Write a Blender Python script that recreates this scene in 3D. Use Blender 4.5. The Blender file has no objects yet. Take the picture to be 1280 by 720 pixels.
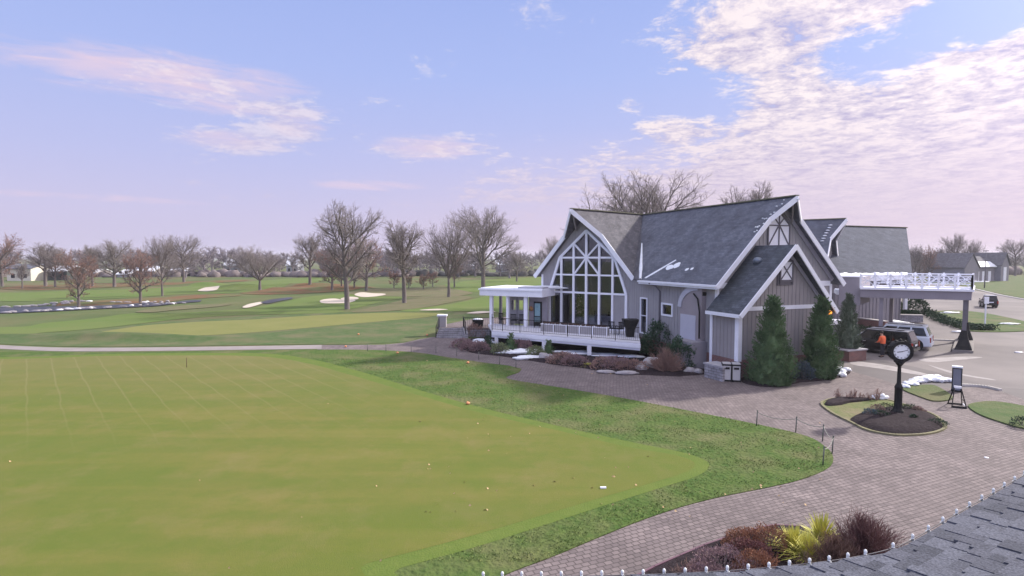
import bpy, bmesh, math, random
from mathutils import Vector, Matrix, noise
from mathutils.geometry import tessellate_polygon
R = math.radians
scene = bpy.context.scene
COL = scene.collection
V = Vector

# ------------------------------------------------------------------ camera
CAMH = 7.0
FPX = 700.0                      # focal length in photo pixels (1280 wide)
PITCH = math.atan(38 / 700)
cam_d = bpy.data.cameras.new('camera'); cam = bpy.data.objects.new('camera', cam_d); COL.objects.link(cam)
cam_d.sensor_width = 36; cam_d.lens = 36 * FPX / 1280
cam.location = (0, 0, CAMH); cam.rotation_euler = (R(90) - PITCH, 0, 0)
cam_d.clip_end = 6000; cam_d.clip_start = 0.1
scene.camera = cam
_f = V((0, math.cos(PITCH), -math.sin(PITCH))); _u = V((0, math.sin(PITCH), math.cos(PITCH)))
def ray(x, y): return _f * FPX + V((1, 0, 0)) * (x - 640) + _u * (360 - y)
def G(x, y, z=0.0):
    d = ray(x, y); t = (z - CAMH) / d.z
    return V((d.x * t, d.y * t, z))
def DY(x, y, Y):
    d = ray(x, y); t = Y / d.y
    return V((d.x * t, Y, CAMH + d.z * t))
def proj(p):
    q = V(p) - V((0, 0, CAMH)); z = q.dot(_f)
    return (640 + q.x / z * FPX, 360 - q.dot(_u) / z * FPX)

# ------------------------------------------------------------------ materials
def s2l(c):
    return tuple((v / 255 / 12.92 if v / 255 <= 0.04045 else ((v / 255 + 0.055) / 1.055) ** 2.4) for v in c)
_M = {}
def _nodes(name):
    m = bpy.data.materials.new(name); m.use_nodes = True
    nt = m.node_tree; b = nt.nodes['Principled BSDF']
    return m, nt, b
def mat(name, c1, c2=None, scale=4.0, rough=0.8, bump=0.0, bscale=None, metallic=0.0, detail=6, stretch=None, c3=None, scale3=0.3, spec=0.3, coord='Object', emit=None):
    if name in _M: return _M[name]
    m, nt, b = _nodes(name); N = nt.nodes; L = nt.links
    b.inputs['Roughness'].default_value = rough; b.inputs['Metallic'].default_value = metallic
    b.inputs['Specular IOR Level'].default_value = spec
    if c2 is None: c2 = tuple(v * 0.82 for v in c1)
    tc = N.new('ShaderNodeTexCoord'); src = tc.outputs[coord]
    if stretch:
        mp = N.new('ShaderNodeMapping'); mp.inputs['Scale'].default_value = stretch; L.new(src, mp.inputs[0]); src = mp.outputs[0]
    n = N.new('ShaderNodeTexNoise'); n.inputs['Scale'].default_value = scale; n.inputs['Detail'].default_value = detail; n.inputs['Roughness'].default_value = 0.62
    L.new(src, n.inputs['Vector'])
    r = N.new('ShaderNodeMapRange'); r.inputs[1].default_value = 0.3; r.inputs[2].default_value = 0.7; L.new(n.outputs[0], r.inputs[0])
    mx = N.new('ShaderNodeMix'); mx.data_type = 'RGBA'; L.new(r.outputs[0], mx.inputs[0])
    mx.inputs[6].default_value = (*c1, 1); mx.inputs[7].default_value = (*c2, 1); out = mx.outputs[2]
    if c3:
        n3 = N.new('ShaderNodeTexNoise'); n3.inputs['Scale'].default_value = scale3; n3.inputs['Detail'].default_value = 5; L.new(src, n3.inputs['Vector'])
        r3 = N.new('ShaderNodeMapRange'); r3.inputs[1].default_value = 0.45; r3.inputs[2].default_value = 0.68; L.new(n3.outputs[0], r3.inputs[0])
        m3 = N.new('ShaderNodeMix'); m3.data_type = 'RGBA'; L.new(r3.outputs[0], m3.inputs[0]); L.new(out, m3.inputs[6]); m3.inputs[7].default_value = (*c3, 1); out = m3.outputs[2]
    L.new(out, b.inputs['Base Color'])
    if bump:
        nb = N.new('ShaderNodeTexNoise'); nb.inputs['Scale'].default_value = bscale or scale * 4; nb.inputs['Detail'].default_value = 5; L.new(src, nb.inputs['Vector'])
        bp = N.new('ShaderNodeBump'); bp.inputs['Distance'].default_value = bump; bp.inputs['Strength'].default_value = 1.0; L.new(nb.outputs[0], bp.inputs['Height']); L.new(bp.outputs[0], b.inputs['Normal'])
    if emit:
        b.inputs['Emission Color'].default_value = (*emit[0], 1); b.inputs['Emission Strength'].default_value = emit[1]
    _M[name] = m; return m
def brick_mat(name, c1, c2, mortar, bw, rh, ms, rough=0.85, rot=0.0, coord='UV', bump=0.01, var=None, offset=0.5, vscale=1.2, smooth=0.1, squash=1.0, big=None, warp=0.0):
    """rows of units: paving, brick, shingles"""
    if name in _M: return _M[name]
    m, nt, b = _nodes(name); N = nt.nodes; L = nt.links
    b.inputs['Roughness'].default_value = rough; b.inputs['Specular IOR Level'].default_value = 0.25
    tc = N.new('ShaderNodeTexCoord'); mp = N.new('ShaderNodeMapping'); mp.inputs['Rotation'].default_value = (0, 0, rot); L.new(tc.outputs[coord], mp.inputs[0])
    vec = mp.outputs[0]
    if warp:
        wn = N.new('ShaderNodeTexNoise'); wn.inputs['Scale'].default_value = 0.12; wn.inputs['Detail'].default_value = 2; L.new(mp.outputs[0], wn.inputs['Vector'])
        wm = N.new('ShaderNodeVectorMath'); wm.operation = 'MULTIPLY_ADD'; L.new(wn.outputs['Color'], wm.inputs[0]); wm.inputs[1].default_value = (warp, warp, 0); L.new(mp.outputs[0], wm.inputs[2]); vec = wm.outputs[0]
    t = N.new('ShaderNodeTexBrick'); L.new(vec, t.inputs['Vector'])
    t.inputs['Scale'].default_value = 1; t.inputs['Brick Width'].default_value = bw; t.inputs['Row Height'].default_value = rh
    t.inputs['Mortar Size'].default_value = ms; t.inputs['Mortar Smooth'].default_value = smooth; t.offset = offset; t.squash = squash
    t.inputs['Color1'].default_value = (*c1, 1); t.inputs['Color2'].default_value = (*c2, 1); t.inputs['Mortar'].default_value = (*mortar, 1)
    n = N.new('ShaderNodeTexNoise'); n.inputs['Scale'].default_value = vscale; n.inputs['Detail'].default_value = 8; n.inputs['Roughness'].default_value = .65; L.new(tc.outputs['Object'], n.inputs['Vector'])
    r = N.new('ShaderNodeMapRange'); r.inputs[1].default_value = 0.3; r.inputs[2].default_value = 0.7; r.inputs[3].default_value = 1 - (var or .18); r.inputs[4].default_value = 1 + (var or .18); L.new(n.outputs[0], r.inputs[0])
    v = N.new('ShaderNodeVectorMath'); v.operation = 'SCALE'; L.new(t.outputs['Color'], v.inputs[0]); L.new(r.outputs[0], v.inputs['Scale'])
    out = v.outputs[0]
    if big:   # broad stains: (colour, scale)
        n2 = N.new('ShaderNodeTexNoise'); n2.inputs['Scale'].default_value = big[1]; n2.inputs['Detail'].default_value = 6; L.new(tc.outputs['Object'], n2.inputs['Vector'])
        r2 = N.new('ShaderNodeMapRange'); r2.inputs[1].default_value = 0.45; r2.inputs[2].default_value = 0.75; r2.inputs[4].default_value = .6; L.new(n2.outputs[0], r2.inputs[0])
        m2 = N.new('ShaderNodeMix'); m2.data_type = 'RGBA'; L.new(r2.outputs[0], m2.inputs[0]); L.new(out, m2.inputs[6]); m2.inputs[7].default_value = (*big[0], 1); out = m2.outputs[2]
    L.new(out, b.inputs['Base Color'])
    if bump:
        bp = N.new('ShaderNodeBump'); bp.inputs['Distance'].default_value = bump; L.new(t.outputs['Fac'], bp.inputs['Height']); bp.invert = True; L.new(bp.outputs[0], b.inputs['Normal'])
    _M[name] = m; return m
def glass_mat(name, tint=(.6, .62, .65), refl=0.12):
    if name in _M: return _M[name]
    m, nt, b = _nodes(name); N = nt.nodes; L = nt.links
    N.remove(b); o = N['Material Output']
    tr = N.new('ShaderNodeBsdfTransparent'); tr.inputs[0].default_value = (*tint, 1)
    gl = N.new('ShaderNodeBsdfGlossy'); gl.inputs['Roughness'].default_value = 0.02; gl.inputs[0].default_value = (.9, .93, 1, 1)
    fr = N.new('ShaderNodeFresnel'); fr.inputs[0].default_value = 1.45
    ad = N.new('ShaderNodeMath'); ad.operation = 'ADD'; ad.inputs[1].default_value = refl; L.new(fr.outputs[0], ad.inputs[0])
    ms = N.new('ShaderNodeMixShader'); L.new(ad.outputs[0], ms.inputs[0]); L.new(tr.outputs[0], ms.inputs[1]); L.new(gl.outputs[0], ms.inputs[2]); L.new(ms.outputs[0], o.inputs[0])
    _M[name] = m; return m

# ------------------------------------------------------------------ mesh builder
class MB:
    def __init__(s): s.v = []; s.f = []; s.sm = []
    def add(s, vs, fs, smooth=False):
        k = len(s.v); s.v += [V(p) for p in vs]; s.f += [tuple(i + k for i in f) for f in fs]; s.sm += [smooth] * len(fs); return s
    def box(s, T, a0, a1, b0, b1, z0, z1):
        T = T or (lambda a, b, z: V((a, b, z)))
        vs = [T(a, b, z) for z in (z0, z1) for a, b in ((a0, b0), (a1, b0), (a1, b1), (a0, b1))]
        return s.add(vs, [(0, 3, 2, 1), (4, 5, 6, 7), (0, 1, 5, 4), (1, 2, 6, 5), (2, 3, 7, 6), (3, 0, 4, 7)])
    def prism(s, poly, off, holes=()):
        """closed solid: planar polygon (with holes) pushed by off"""
        off = V(off); loops = [[V(p) for p in poly]] + [[V(p) for p in h] for h in holes]
        flat = [p for l in loops for p in l]; n = len(flat)
        tris = tessellate_polygon(loops) if (holes or len(poly) > 4) else ([(0, 1, 2), (0, 2, 3)] if len(poly) == 4 else [(0, 1, 2)])
        if len(poly) == 4 and not holes: tris = [(0, 1, 2, 3)]
        # orient: front faces away from off
        def nrm(t): a, b, c = (flat[i] for i in t[:3]); return (b - a).cross(c - a)
        fs = []
        for t in tris:
            t = tuple(t)
            if nrm(t).dot(off) > 0: t = t[::-1]
            fs.append(t); fs.append(tuple(i + n for i in t[::-1]))
        k = 0
        for l in loops:
            m = len(l)
            for i in range(m):
                j = (i + 1) % m; fs.append((k + i, k + j, k + j + n, k + i + n))
            k += m
        s.add(flat + [p + off for p in flat], fs); return s
    def beam(s, p0, p1, w, h, up=(0, 0, 1), ext=0.0):
        """rectangular bar from p0 to p1, w wide sideways, h in the up direction, centred"""
        p0 = V(p0); p1 = V(p1); d = (p1 - p0).normalized(); p0 = p0 - d * ext; p1 = p1 + d * ext
        u = V(up); sd = d.cross(u)
        if sd.length < 1e-4: sd = d.cross(V((1, 0, 0)))
        sd.normalize(); u = sd.cross(d).normalized()
        vs = [p + sd * (a * w / 2) + u * (b * h / 2) for p in (p0, p1) for a, b in ((-1, -1), (1, -1), (1, 1), (-1, 1))]
        return s.add(vs, [(0, 3, 2, 1), (4, 5, 6, 7), (0, 1, 5, 4), (1, 2, 6, 5), (2, 3, 7, 6), (3, 0, 4, 7)])
    def tube(s, pts, rad, n=8, caps=True, smooth=True):
        pts = [V(p) for p in pts]
        if not hasattr(rad, '__len__'): rad = [rad] * len(pts)
        vs = []; fs = []
        prev = None
        for i, p in enumerate(pts):
            d = (pts[min(i + 1, len(pts) - 1)] - pts[max(i - 1, 0)])
            if d.length < 1e-9: d = V((0, 0, 1))
            d.normalize()
            if prev is None:
                a = d.cross(V((0, 0, 1)));
                if a.length < 1e-3: a = V((1, 0, 0))
            else: a = prev - d * prev.dot(d)
            a.normalize(); prev = a; b = d.cross(a)
            for k in range(n):
                t = 2 * math.pi * k / n; vs.append(p + (a * math.cos(t) + b * math.sin(t)) * rad[i])
        for i in range(len(pts) - 1):
            for k in range(n):
                k2 = (k + 1) % n; fs.append((i * n + k, i * n + k2, (i + 1) * n + k2, (i + 1) * n + k))
        s.add(vs, fs, smooth)
        if caps and n > 2:
            k = len(s.v) - len(vs); s.f.append(tuple(k + i for i in range(n))[::-1]); s.f.append(tuple(k + (len(pts) - 1) * n + i for i in range(n))); s.sm += [False, False]
        return s
    def lathe(s, c, prof, n=24, smooth=True):
        c = V(c); vs = []; fs = []
        for r, z in prof:
            for k in range(n):
                t = 2 * math.pi * k / n; vs.append(c + V((r * math.cos(t), r * math.sin(t), z)))
        for i in range(len(prof) - 1):
            for k in range(n):
                k2 = (k + 1) % n; fs.append((i * n + k, i * n + k2, (i + 1) * n + k2, (i + 1) * n + k))
        return s.add(vs, fs, smooth)
    def blob(s, c, rx, ry, rz, seed=0, amp=0.15, freq=1.5, sub=3, flat=None):
        bm = bmesh.new(); bmesh.ops.create_icosphere(bm, subdivisions=sub, radius=1)
        c = V(c); vs = []
        for v in bm.verts:
            p = v.co.copy(); k = 1 + amp * noise.noise(p * freq + V((seed * 7.3, seed * 3.1, seed))) + amp * .5 * noise.noise(p * freq * 2.7 + V((seed, 0, 5)))
            q = V((p.x * rx, p.y * ry, p.z * rz)) * k
            if flat is not None and q.z < flat: q.z = flat
            vs.append(c + q)
        fs = [tuple(v.index for v in f.verts) for f in bm.faces]; bm.free()
        return s.add(vs, fs, True)
    def build(s, name, m, parent=None, origin=None, uv=True):
        org = V(origin) if origin is not None else (V(parent.matrix_world.translation) if parent is not None and parent.get('_w') is None and False else V((0, 0, 0)))
        if parent is not None and origin is None:
            org = worldloc(parent)
        me = bpy.data.meshes.new(name)
        me.from_pydata([tuple(p - org) for p in s.v], [], s.f); me.update()
        me.polygons.foreach_set('use_smooth', s.sm)
        if uv:
            l = me.uv_layers.new(name='UVMap'); data = [0.0] * (2 * len(me.loops))
            for p in me.polygons:
                n = p.normal
                if abs(n.z) > 0.9985: U = V((1, 0, 0)); W = V((0, 1, 0))
                else:
                    U = V((0, 0, 1)).cross(n).normalized(); W = n.cross(U)
                for li in p.loop_indices:
                    q = s.v[me.loops[li].vertex_index]; data[2 * li] = q.dot(U); data[2 * li + 1] = q.dot(W)
            l.data.foreach_set('uv', data)
        o = bpy.data.objects.new(name, me); COL.objects.link(o)
        if m is not None: me.materials.append(m)
        if parent is not None: o.parent = parent; o.location = (0, 0, 0)
        else: o.location = org
        return o
def build_parts(b, name, m, parent):
    """every loose piece of the builder becomes a part of its own"""
    par = list(range(len(b.v)))
    def find(i):
        while par[i] != i: par[i] = par[par[i]]; i = par[i]
        return i
    for f in b.f:
        r = find(f[0])
        for i in f[1:]: par[find(i)] = r
    groups = {}
    for f, s_ in zip(b.f, b.sm): groups.setdefault(find(f[0]), []).append((f, s_))
    for fl in groups.values():
        idx = {}; n = MB()
        for f, s_ in fl:
            for i in f:
                if i not in idx: idx[i] = len(n.v); n.v.append(b.v[i])
            n.f.append(tuple(idx[i] for i in f)); n.sm.append(s_)
        n.build(name, m, parent)
def worldloc(o):
    p = V((0, 0, 0))
    while o is not None: p += o.location; o = o.parent
    return p
def tag(o, label=None, cat=None, group=None, kind=None):
    if label: o['label'] = label
    if cat: o['category'] = cat
    if group: o['group'] = group
    if kind: o['kind'] = kind
    return o
def thing(name, loc, label, cat, group=None, rz=0):
    o = bpy.data.objects.new(name, None); COL.objects.link(o); o.location = loc; o.rotation_euler = (0, 0, rz)
    o.empty_display_size = .3
    return tag(o, label, cat, group)
def kids(o): return [c for c in bpy.data.objects if c.parent == o]
def copy_tree(o, loc, rz=0, sc=1.0, label=None, group=None, cat=None):
    def cp(a, par):
        c = a.copy(); COL.objects.link(c)
        if par is not None: c.parent = par
        for ch in kids(a): cp(ch, c)
        return c
    r = cp(o, None); r.location = loc; r.rotation_euler = (0, 0, rz)
    r.scale = sc if hasattr(sc, '__len__') else (sc, sc, sc)
    return tag(r, label, cat, group)
def catmull(pts, n=6, closed=True):
    out = []; m = len(pts)
    rng = range(m) if closed else range(m - 1)
    for i in rng:
        p0 = pts[(i - 1) % m] if closed or i > 0 else pts[0]; p1 = pts[i]; p2 = pts[(i + 1) % m]; p3 = pts[(i + 2) % m] if closed or i + 2 < m else pts[-1]
        # centripetal-ish: plain uniform is fine for these spacings
        for k in range(n):
            t = k / n
            out.append(0.5 * ((2 * p1) + (p2 - p0) * t + (2 * p0 - 5 * p1 + 4 * p2 - p3) * t * t + (3 * p1 - p0 - 3 * p2 + p3) * t ** 3))
    if not closed: out.append(pts[-1])
    return out
def ground_poly(px, smooth=True, n=6, zref=0.0):
    pts = [G(x, y, zref) for x, y in px]
    return catmull(pts, n) if smooth else pts
def patch(name, pts, z, m, skirt=True, kind='structure', **kw):
    """flat sheet with a skirt down to the ground"""
    pts = [V((p.x, p.y, z)) for p in pts]; n = len(pts)
    b = MB(); tr = tessellate_polygon([pts]); fs = []
    for t in tr:
        a, c, d = (pts[i] for i in t)
        fs.append(tuple(t) if (c - a).cross(d - a).z > 0 else tuple(t)[::-1])
    b.add(pts, fs)
    if skirt:
        lo = [V((p.x, p.y, -0.05)) for p in pts]; b.add(pts + lo, [(i, i + n, (i + 1) % n + n, (i + 1) % n) for i in range(n)])
    o = b.build(name, m); return tag(o, kind=kind, **kw)
# ------------------------------------------------------------------ light and sky
SUN_AZ = R(62)      # to the right of the view direction (+Y)
SUN_EL = R(31)
sd = V((math.sin(SUN_AZ) * math.cos(SUN_EL), math.cos(SUN_AZ) * math.cos(SUN_EL), math.sin(SUN_EL)))
w = bpy.data.worlds.new('World'); scene.world = w; w.use_nodes = True
nt = w.node_tree; N = nt.nodes; L = nt.links; bg = N['Background']
sky = N.new('ShaderNodeTexSky'); sky.sky_type = 'NISHITA'; sky.sun_disc = False; sky.sun_elevation = SUN_EL; sky.sun_rotation = SUN_AZ
sky.air_density = 1.2; sky.dust_density = 2.0
tc = N.new('ShaderNodeTexCoord'); sep = N.new('ShaderNodeSeparateXYZ'); L.new(tc.outputs['Generated'], sep.inputs[0])
def M(op, a, b=None, c=None, clamp=False):
    n = N.new('ShaderNodeMath'); n.operation = op; n.use_clamp = clamp
    for i, x in enumerate((a, b, c)):
        if x is None: continue
        if isinstance(x, (int, float)): n.inputs[i].default_value = x
        else: L.new(x, n.inputs[i])
    return n.outputs[0]
def MIX(f, a, b):
    n = N.new('ShaderNodeMix'); n.data_type = 'RGBA'
    if isinstance(f, (int, float)): n.inputs[0].default_value = f
    else: L.new(f, n.inputs[0])
    for i, x in ((6, a), (7, b)):
        if isinstance(x, tuple): n.inputs[i].default_value = (*x, 1)
        else: L.new(x, n.inputs[i])
    return n.outputs[2]
def RNG(x, a, b, c=0.0, d=1.0, smooth=False):
    n = N.new('ShaderNodeMapRange'); n.inputs[1].default_value = a; n.inputs[2].default_value = b; n.inputs[3].default_value = c; n.inputs[4].default_value = d
    if smooth: n.interpolation_type = 'SMOOTHSTEP'
    L.new(x, n.inputs[0]); return n.outputs[0]
def NOI(vec, scale, detail=6, rough=.6, dist=0.0):
    n = N.new('ShaderNodeTexNoise'); n.inputs['Scale'].default_value = scale; n.inputs['Detail'].default_value = detail; n.inputs['Roughness'].default_value = rough; n.inputs['Distortion'].default_value = dist
    L.new(vec, n.inputs['Vector']); return n.outputs[0]
sx, sy, sz = sep.outputs
# clear sky: pale blue high up, lavender and pink low down
ramp = N.new('ShaderNodeValToRGB'); L.new(sz, ramp.inputs[0]); cr = ramp.color_ramp
stops = [(0.0, (206, 198, 226)), (0.07, (204, 198, 232)), (0.16, (190, 194, 238)), (0.30, (172, 188, 242)), (0.45, (158, 178, 238)), (1.0, (120, 150, 225))]
while len(cr.elements) < len(stops): cr.elements.new(.5)
for e, (p, c) in zip(cr.elements, stops): e.position = p; e.color = (*s2l(c), 1)
az = M('ARCTAN2', sx, sy)
pink = RNG(az, -0.35, 0.35)
low = RNG(sz, 0.03, 0.22, 1, 0)
base = MIX(M('MULTIPLY', M('MULTIPLY', pink, low), 0.8), ramp.outputs[0], s2l((222, 200, 222)))
# soft pink wisps drawn out along the sky
el_ = M('ARCSINE', sz); sv = N.new('ShaderNodeCombineXYZ'); L.new(M('MULTIPLY', az, 2.2), sv.inputs[0]); L.new(M('MULTIPLY', el_, 17.0), sv.inputs[1])
wn = NOI(sv.outputs[0], 3.4, 8, .66, .9); wm = None
def azel(x, y):
    d = ray(x, y).normalized(); return math.atan2(d.x, d.y), math.asin(d.z)
for (x, y, wa, we, amt) in ((205, 95, .24, .042, .95), (270, 130, .22, .020, .55), (290, 176, .10, .018, .7), (368, 152, .06, .03, .7), (540, 184, .12, .024, .8), (465, 232, .13, .011, .7), (110, 246, .25, .008, .45), (60, 60, .2, .012, .4)):
    a0, e0 = azel(x, y); qa = M('DIVIDE', M('SUBTRACT', az, a0), wa); qe = M('DIVIDE', M('SUBTRACT', el_, e0), we)
    g_ = M('MULTIPLY', M('SUBTRACT', 1.0, M('ADD', M('MULTIPLY', qa, qa), M('MULTIPLY', qe, qe)), clamp=True), amt); wm = g_ if wm is None else M('MAXIMUM', wm, g_)
base = MIX(M('MULTIPLY', RNG(M('ADD', M('MULTIPLY', wm, .42), wn), .55, .98, 0, 1), M('MULTIPLY', RNG(wm, 0, .4), .8)), base, s2l((238, 212, 228)))
# cloud layer, in perspective on a high plane
den = M('ADD', M('MAXIMUM', sz, 0.0), 0.09)
cmb = N.new('ShaderNodeCombineXYZ'); L.new(M('DIVIDE', sx, den), cmb.inputs[0]); L.new(M('DIVIDE', sy, den), cmb.inputs[1])
cv = cmb.outputs[0]
big = NOI(cv, 0.75, 5, .55, .3); fine = NOI(cv, 4.2, 9, .66, .5); ripple = NOI(cv, 15, 5, .7, .3)
# coverage: strong on the right, thin wisps elsewhere
cov = RNG(az, 0.08, 0.42, -0.06, 0.105, True)
lowcov = M('MULTIPLY', RNG(sz, 0.05, 0.28, 0.10, 0.0), RNG(az, -0.25, 0.25))
dens = M('ADD', M('ADD', M('MULTIPLY', big, .55), M('MULTIPLY', fine, .40)), M('MULTIPLY', ripple, .24))
dens = M('ADD', M('ADD', dens, cov), lowcov)
# long wisps at set places of the sky
def wisp(a0, e0, wa, we, amt):
    global dens
    el = M('ARCSINE', sz)
    qa = M('DIVIDE', M('SUBTRACT', az, a0), wa); qe = M('DIVIDE', M('SUBTRACT', el, e0), we)
    g = M('SUBTRACT', 1.0, M('ADD', M('MULTIPLY', qa, qa), M('MULTIPLY', qe, qe)), clamp=True)
    dens = M('ADD', dens, M('MULTIPLY', g, amt))
def azel(x, y):
    d = ray(x, y).normalized(); return math.atan2(d.x, d.y), math.asin(d.z)
for (x, y, wa, we, amt) in ((205, 98, .34, .05, .125), (290, 175, .18, .03, .10), (545, 185, .16, .035, .13), (370, 150, .12, .04, .13),
                            (795, 130, .04, .02, .12), (845, 160, .08, .03, .14), (700, 235, .25, .05, .10),
                            (1000, 60, .22, .11, .10), (1230, 130, .22, .14, .14), (1130, 20, .1, .04, .08), (1050, 240, .35, .08, .12)):
    a0, e0 = azel(x, y); wisp(a0, e0, wa, we, amt)
for (x, y, wa, we, amt) in ((1100, 70, .09, .07, -.16), (875, 130, .12, .06, -.14), (1230, 12, .10, .05, -.20)):
    a0, e0 = azel(x, y); wisp(a0, e0, wa, we, amt)
cl = RNG(dens, 0.60, 0.72, 0, 1, True)
# shading inside the cloud from its own thickness: thin edges bright, thick parts greyer
thick = RNG(M('ADD', M('MULTIPLY', fine, .6), M('MULTIPLY', ripple, .5)), 0.44, 0.62)
ccol = MIX(thick, s2l((184, 174, 208)), (1.0, .87, .87))
lowg = RNG(sz, 0.05, 0.26, 1, 0, True)
ccol = MIX(M('MULTIPLY', lowg, .85), ccol, s2l((210, 194, 220)))
col = MIX(M('MULTIPLY', cl, RNG(az, -0.2, 0.25, .5, .94)), base, ccol)
# brighter veil round the sun
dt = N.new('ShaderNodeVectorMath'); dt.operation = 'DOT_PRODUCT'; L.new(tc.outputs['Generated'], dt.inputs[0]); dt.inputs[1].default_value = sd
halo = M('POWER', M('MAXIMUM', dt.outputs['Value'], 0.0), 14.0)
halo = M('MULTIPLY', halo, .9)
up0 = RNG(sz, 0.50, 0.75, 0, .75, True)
col = MIX(up0, col, (.80, .76, .74))  # unseen high sky shifted to neutral white for the added fill
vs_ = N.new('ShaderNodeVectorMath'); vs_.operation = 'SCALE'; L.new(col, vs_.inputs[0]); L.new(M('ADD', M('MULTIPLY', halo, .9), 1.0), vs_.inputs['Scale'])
# unseen sky overhead and behind the camera, brightened as added fill light
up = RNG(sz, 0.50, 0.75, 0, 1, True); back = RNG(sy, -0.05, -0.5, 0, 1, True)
fill_boost = M('MAXIMUM', up, M('MULTIPLY', back, RNG(sz, 0.0, 0.2)))
vs2 = N.new('ShaderNodeVectorMath'); vs2.operation = 'SCALE'; L.new(vs_.outputs[0], vs2.inputs[0]); L.new(M('ADD', M('MULTIPLY', fill_boost, .75), 1.0), vs2.inputs['Scale'])
# the physical sky adds its own share on top
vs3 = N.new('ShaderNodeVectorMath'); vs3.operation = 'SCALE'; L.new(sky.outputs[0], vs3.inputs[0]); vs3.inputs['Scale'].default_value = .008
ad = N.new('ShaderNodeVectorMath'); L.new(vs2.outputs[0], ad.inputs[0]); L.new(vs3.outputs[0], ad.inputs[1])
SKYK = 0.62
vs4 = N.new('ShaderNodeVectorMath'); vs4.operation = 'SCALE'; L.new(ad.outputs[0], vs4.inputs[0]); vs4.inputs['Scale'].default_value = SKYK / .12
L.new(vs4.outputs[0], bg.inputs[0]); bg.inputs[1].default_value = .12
sun_d = bpy.data.lights.new('sun', 'SUN'); sun = bpy.data.objects.new('sun', sun_d); COL.objects.link(sun)
sun_d.energy = 3.9; sun_d.angle = R(2.5); sun_d.color = (1, .93, .84)
sun.rotation_euler = sd.to_track_quat('Z', 'Y').to_euler(); sun.location = (60, 30, 60)
scene.view_settings.view_transform = 'Standard'; scene.view_settings.look = 'None'; scene.view_settings.gamma = 1
scene.view_settings.exposure = math.log2(1 / SKYK) - .04
try: scene.view_settings.use_curve_mapping = False
except Exception: pass
scene.render.engine = 'CYCLES'
# ------------------------------------------------------------------ ground
m_rough = mat('rough_grass', (0.063, 0.112, 0.037), (0.115, 0.141, 0.063), scale=1.3, rough=.95, bump=.06, bscale=9, detail=9, c3=(0.141, 0.141, 0.074), scale3=.35, spec=.1)
m_lawn = mat('lawn_grass', (0.050, 0.101, 0.022), (0.101, 0.142, 0.040), scale=3.0, rough=.95, bump=.09, bscale=7, detail=10, c3=(0.138, 0.142, 0.063), scale3=.5, spec=.1)
m_field = mat('field_grass', (0.082, 0.112, 0.043), (0.112, 0.141, 0.056), scale=.12, rough=.95, bump=.05, bscale=3, detail=9, c3=(0.153, 0.130, 0.071), scale3=.05, spec=.1)
m_fair = mat('fairway_grass', (0.102, 0.160, 0.041), (0.139, 0.168, 0.056), scale=.12, rough=.95, bump=.02, bscale=4, detail=9, spec=.1)
m_collar = mat('collar_grass', (0.098, 0.148, 0.031), (0.131, 0.170, 0.040), scale=2.0, rough=.95, bump=.02, bscale=20, detail=9, spec=.1)
m_fgreen = mat('far_green_grass', (0.197, 0.197, 0.071), (0.168, 0.181, 0.059), scale=.3, rough=.9, detail=8, spec=.1)
m_tan = mat('dormant_grass', (0.170, 0.145, 0.089), (0.115, 0.128, 0.060), scale=.35, rough=.95, bump=.04, bscale=3, detail=9, spec=.1)
m_leaf = mat('leaf_litter', (.20, .095, .055), (.13, .10, .05), scale=.5, rough=.95, bump=.03, bscale=5, detail=10, c3=(.12, .14, .06), scale3=.2, spec=.1)
m_snow = mat('snow', (.86, .88, .93), (.72, .75, .82), scale=2.5, rough=.6, bump=.03, bscale=6, spec=.4)
m_sand = mat('bunker_sand', (0.576, 0.496, 0.416), (0.480, 0.416, 0.352), scale=.8, rough=.9, bump=.02)
m_asph = mat('asphalt', (0.148, 0.130, 0.131), (0.116, 0.102, 0.105), scale=.35, rough=.85, bump=.004, bscale=60, detail=10, c3=(0.188, 0.165, 0.162), scale3=.12, spec=.35)
m_path = mat('path_concrete', (.30, .265, .26), (.23, .205, .20), scale=.9, rough=.9, detail=8)
m_curb = mat('kerb_concrete', (.55, .52, .50), (.42, .40, .39), scale=2, rough=.9, bump=.01)
m_mulch = mat('mulch', (0.017, 0.012, 0.014), (0.047, 0.036, 0.042), scale=9, rough=.95, bump=.05, bscale=22, detail=8, spec=.1)
m_paver = brick_mat('pavers', (0.227, 0.187, 0.186), (0.152, 0.125, 0.127), (0.090, 0.074, 0.075), .20, .155, .013, rot=R(-24), coord='Object', bump=.012, var=.22, vscale=.6, big=((0.117, 0.097, 0.097), .35), warp=.5)

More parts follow.
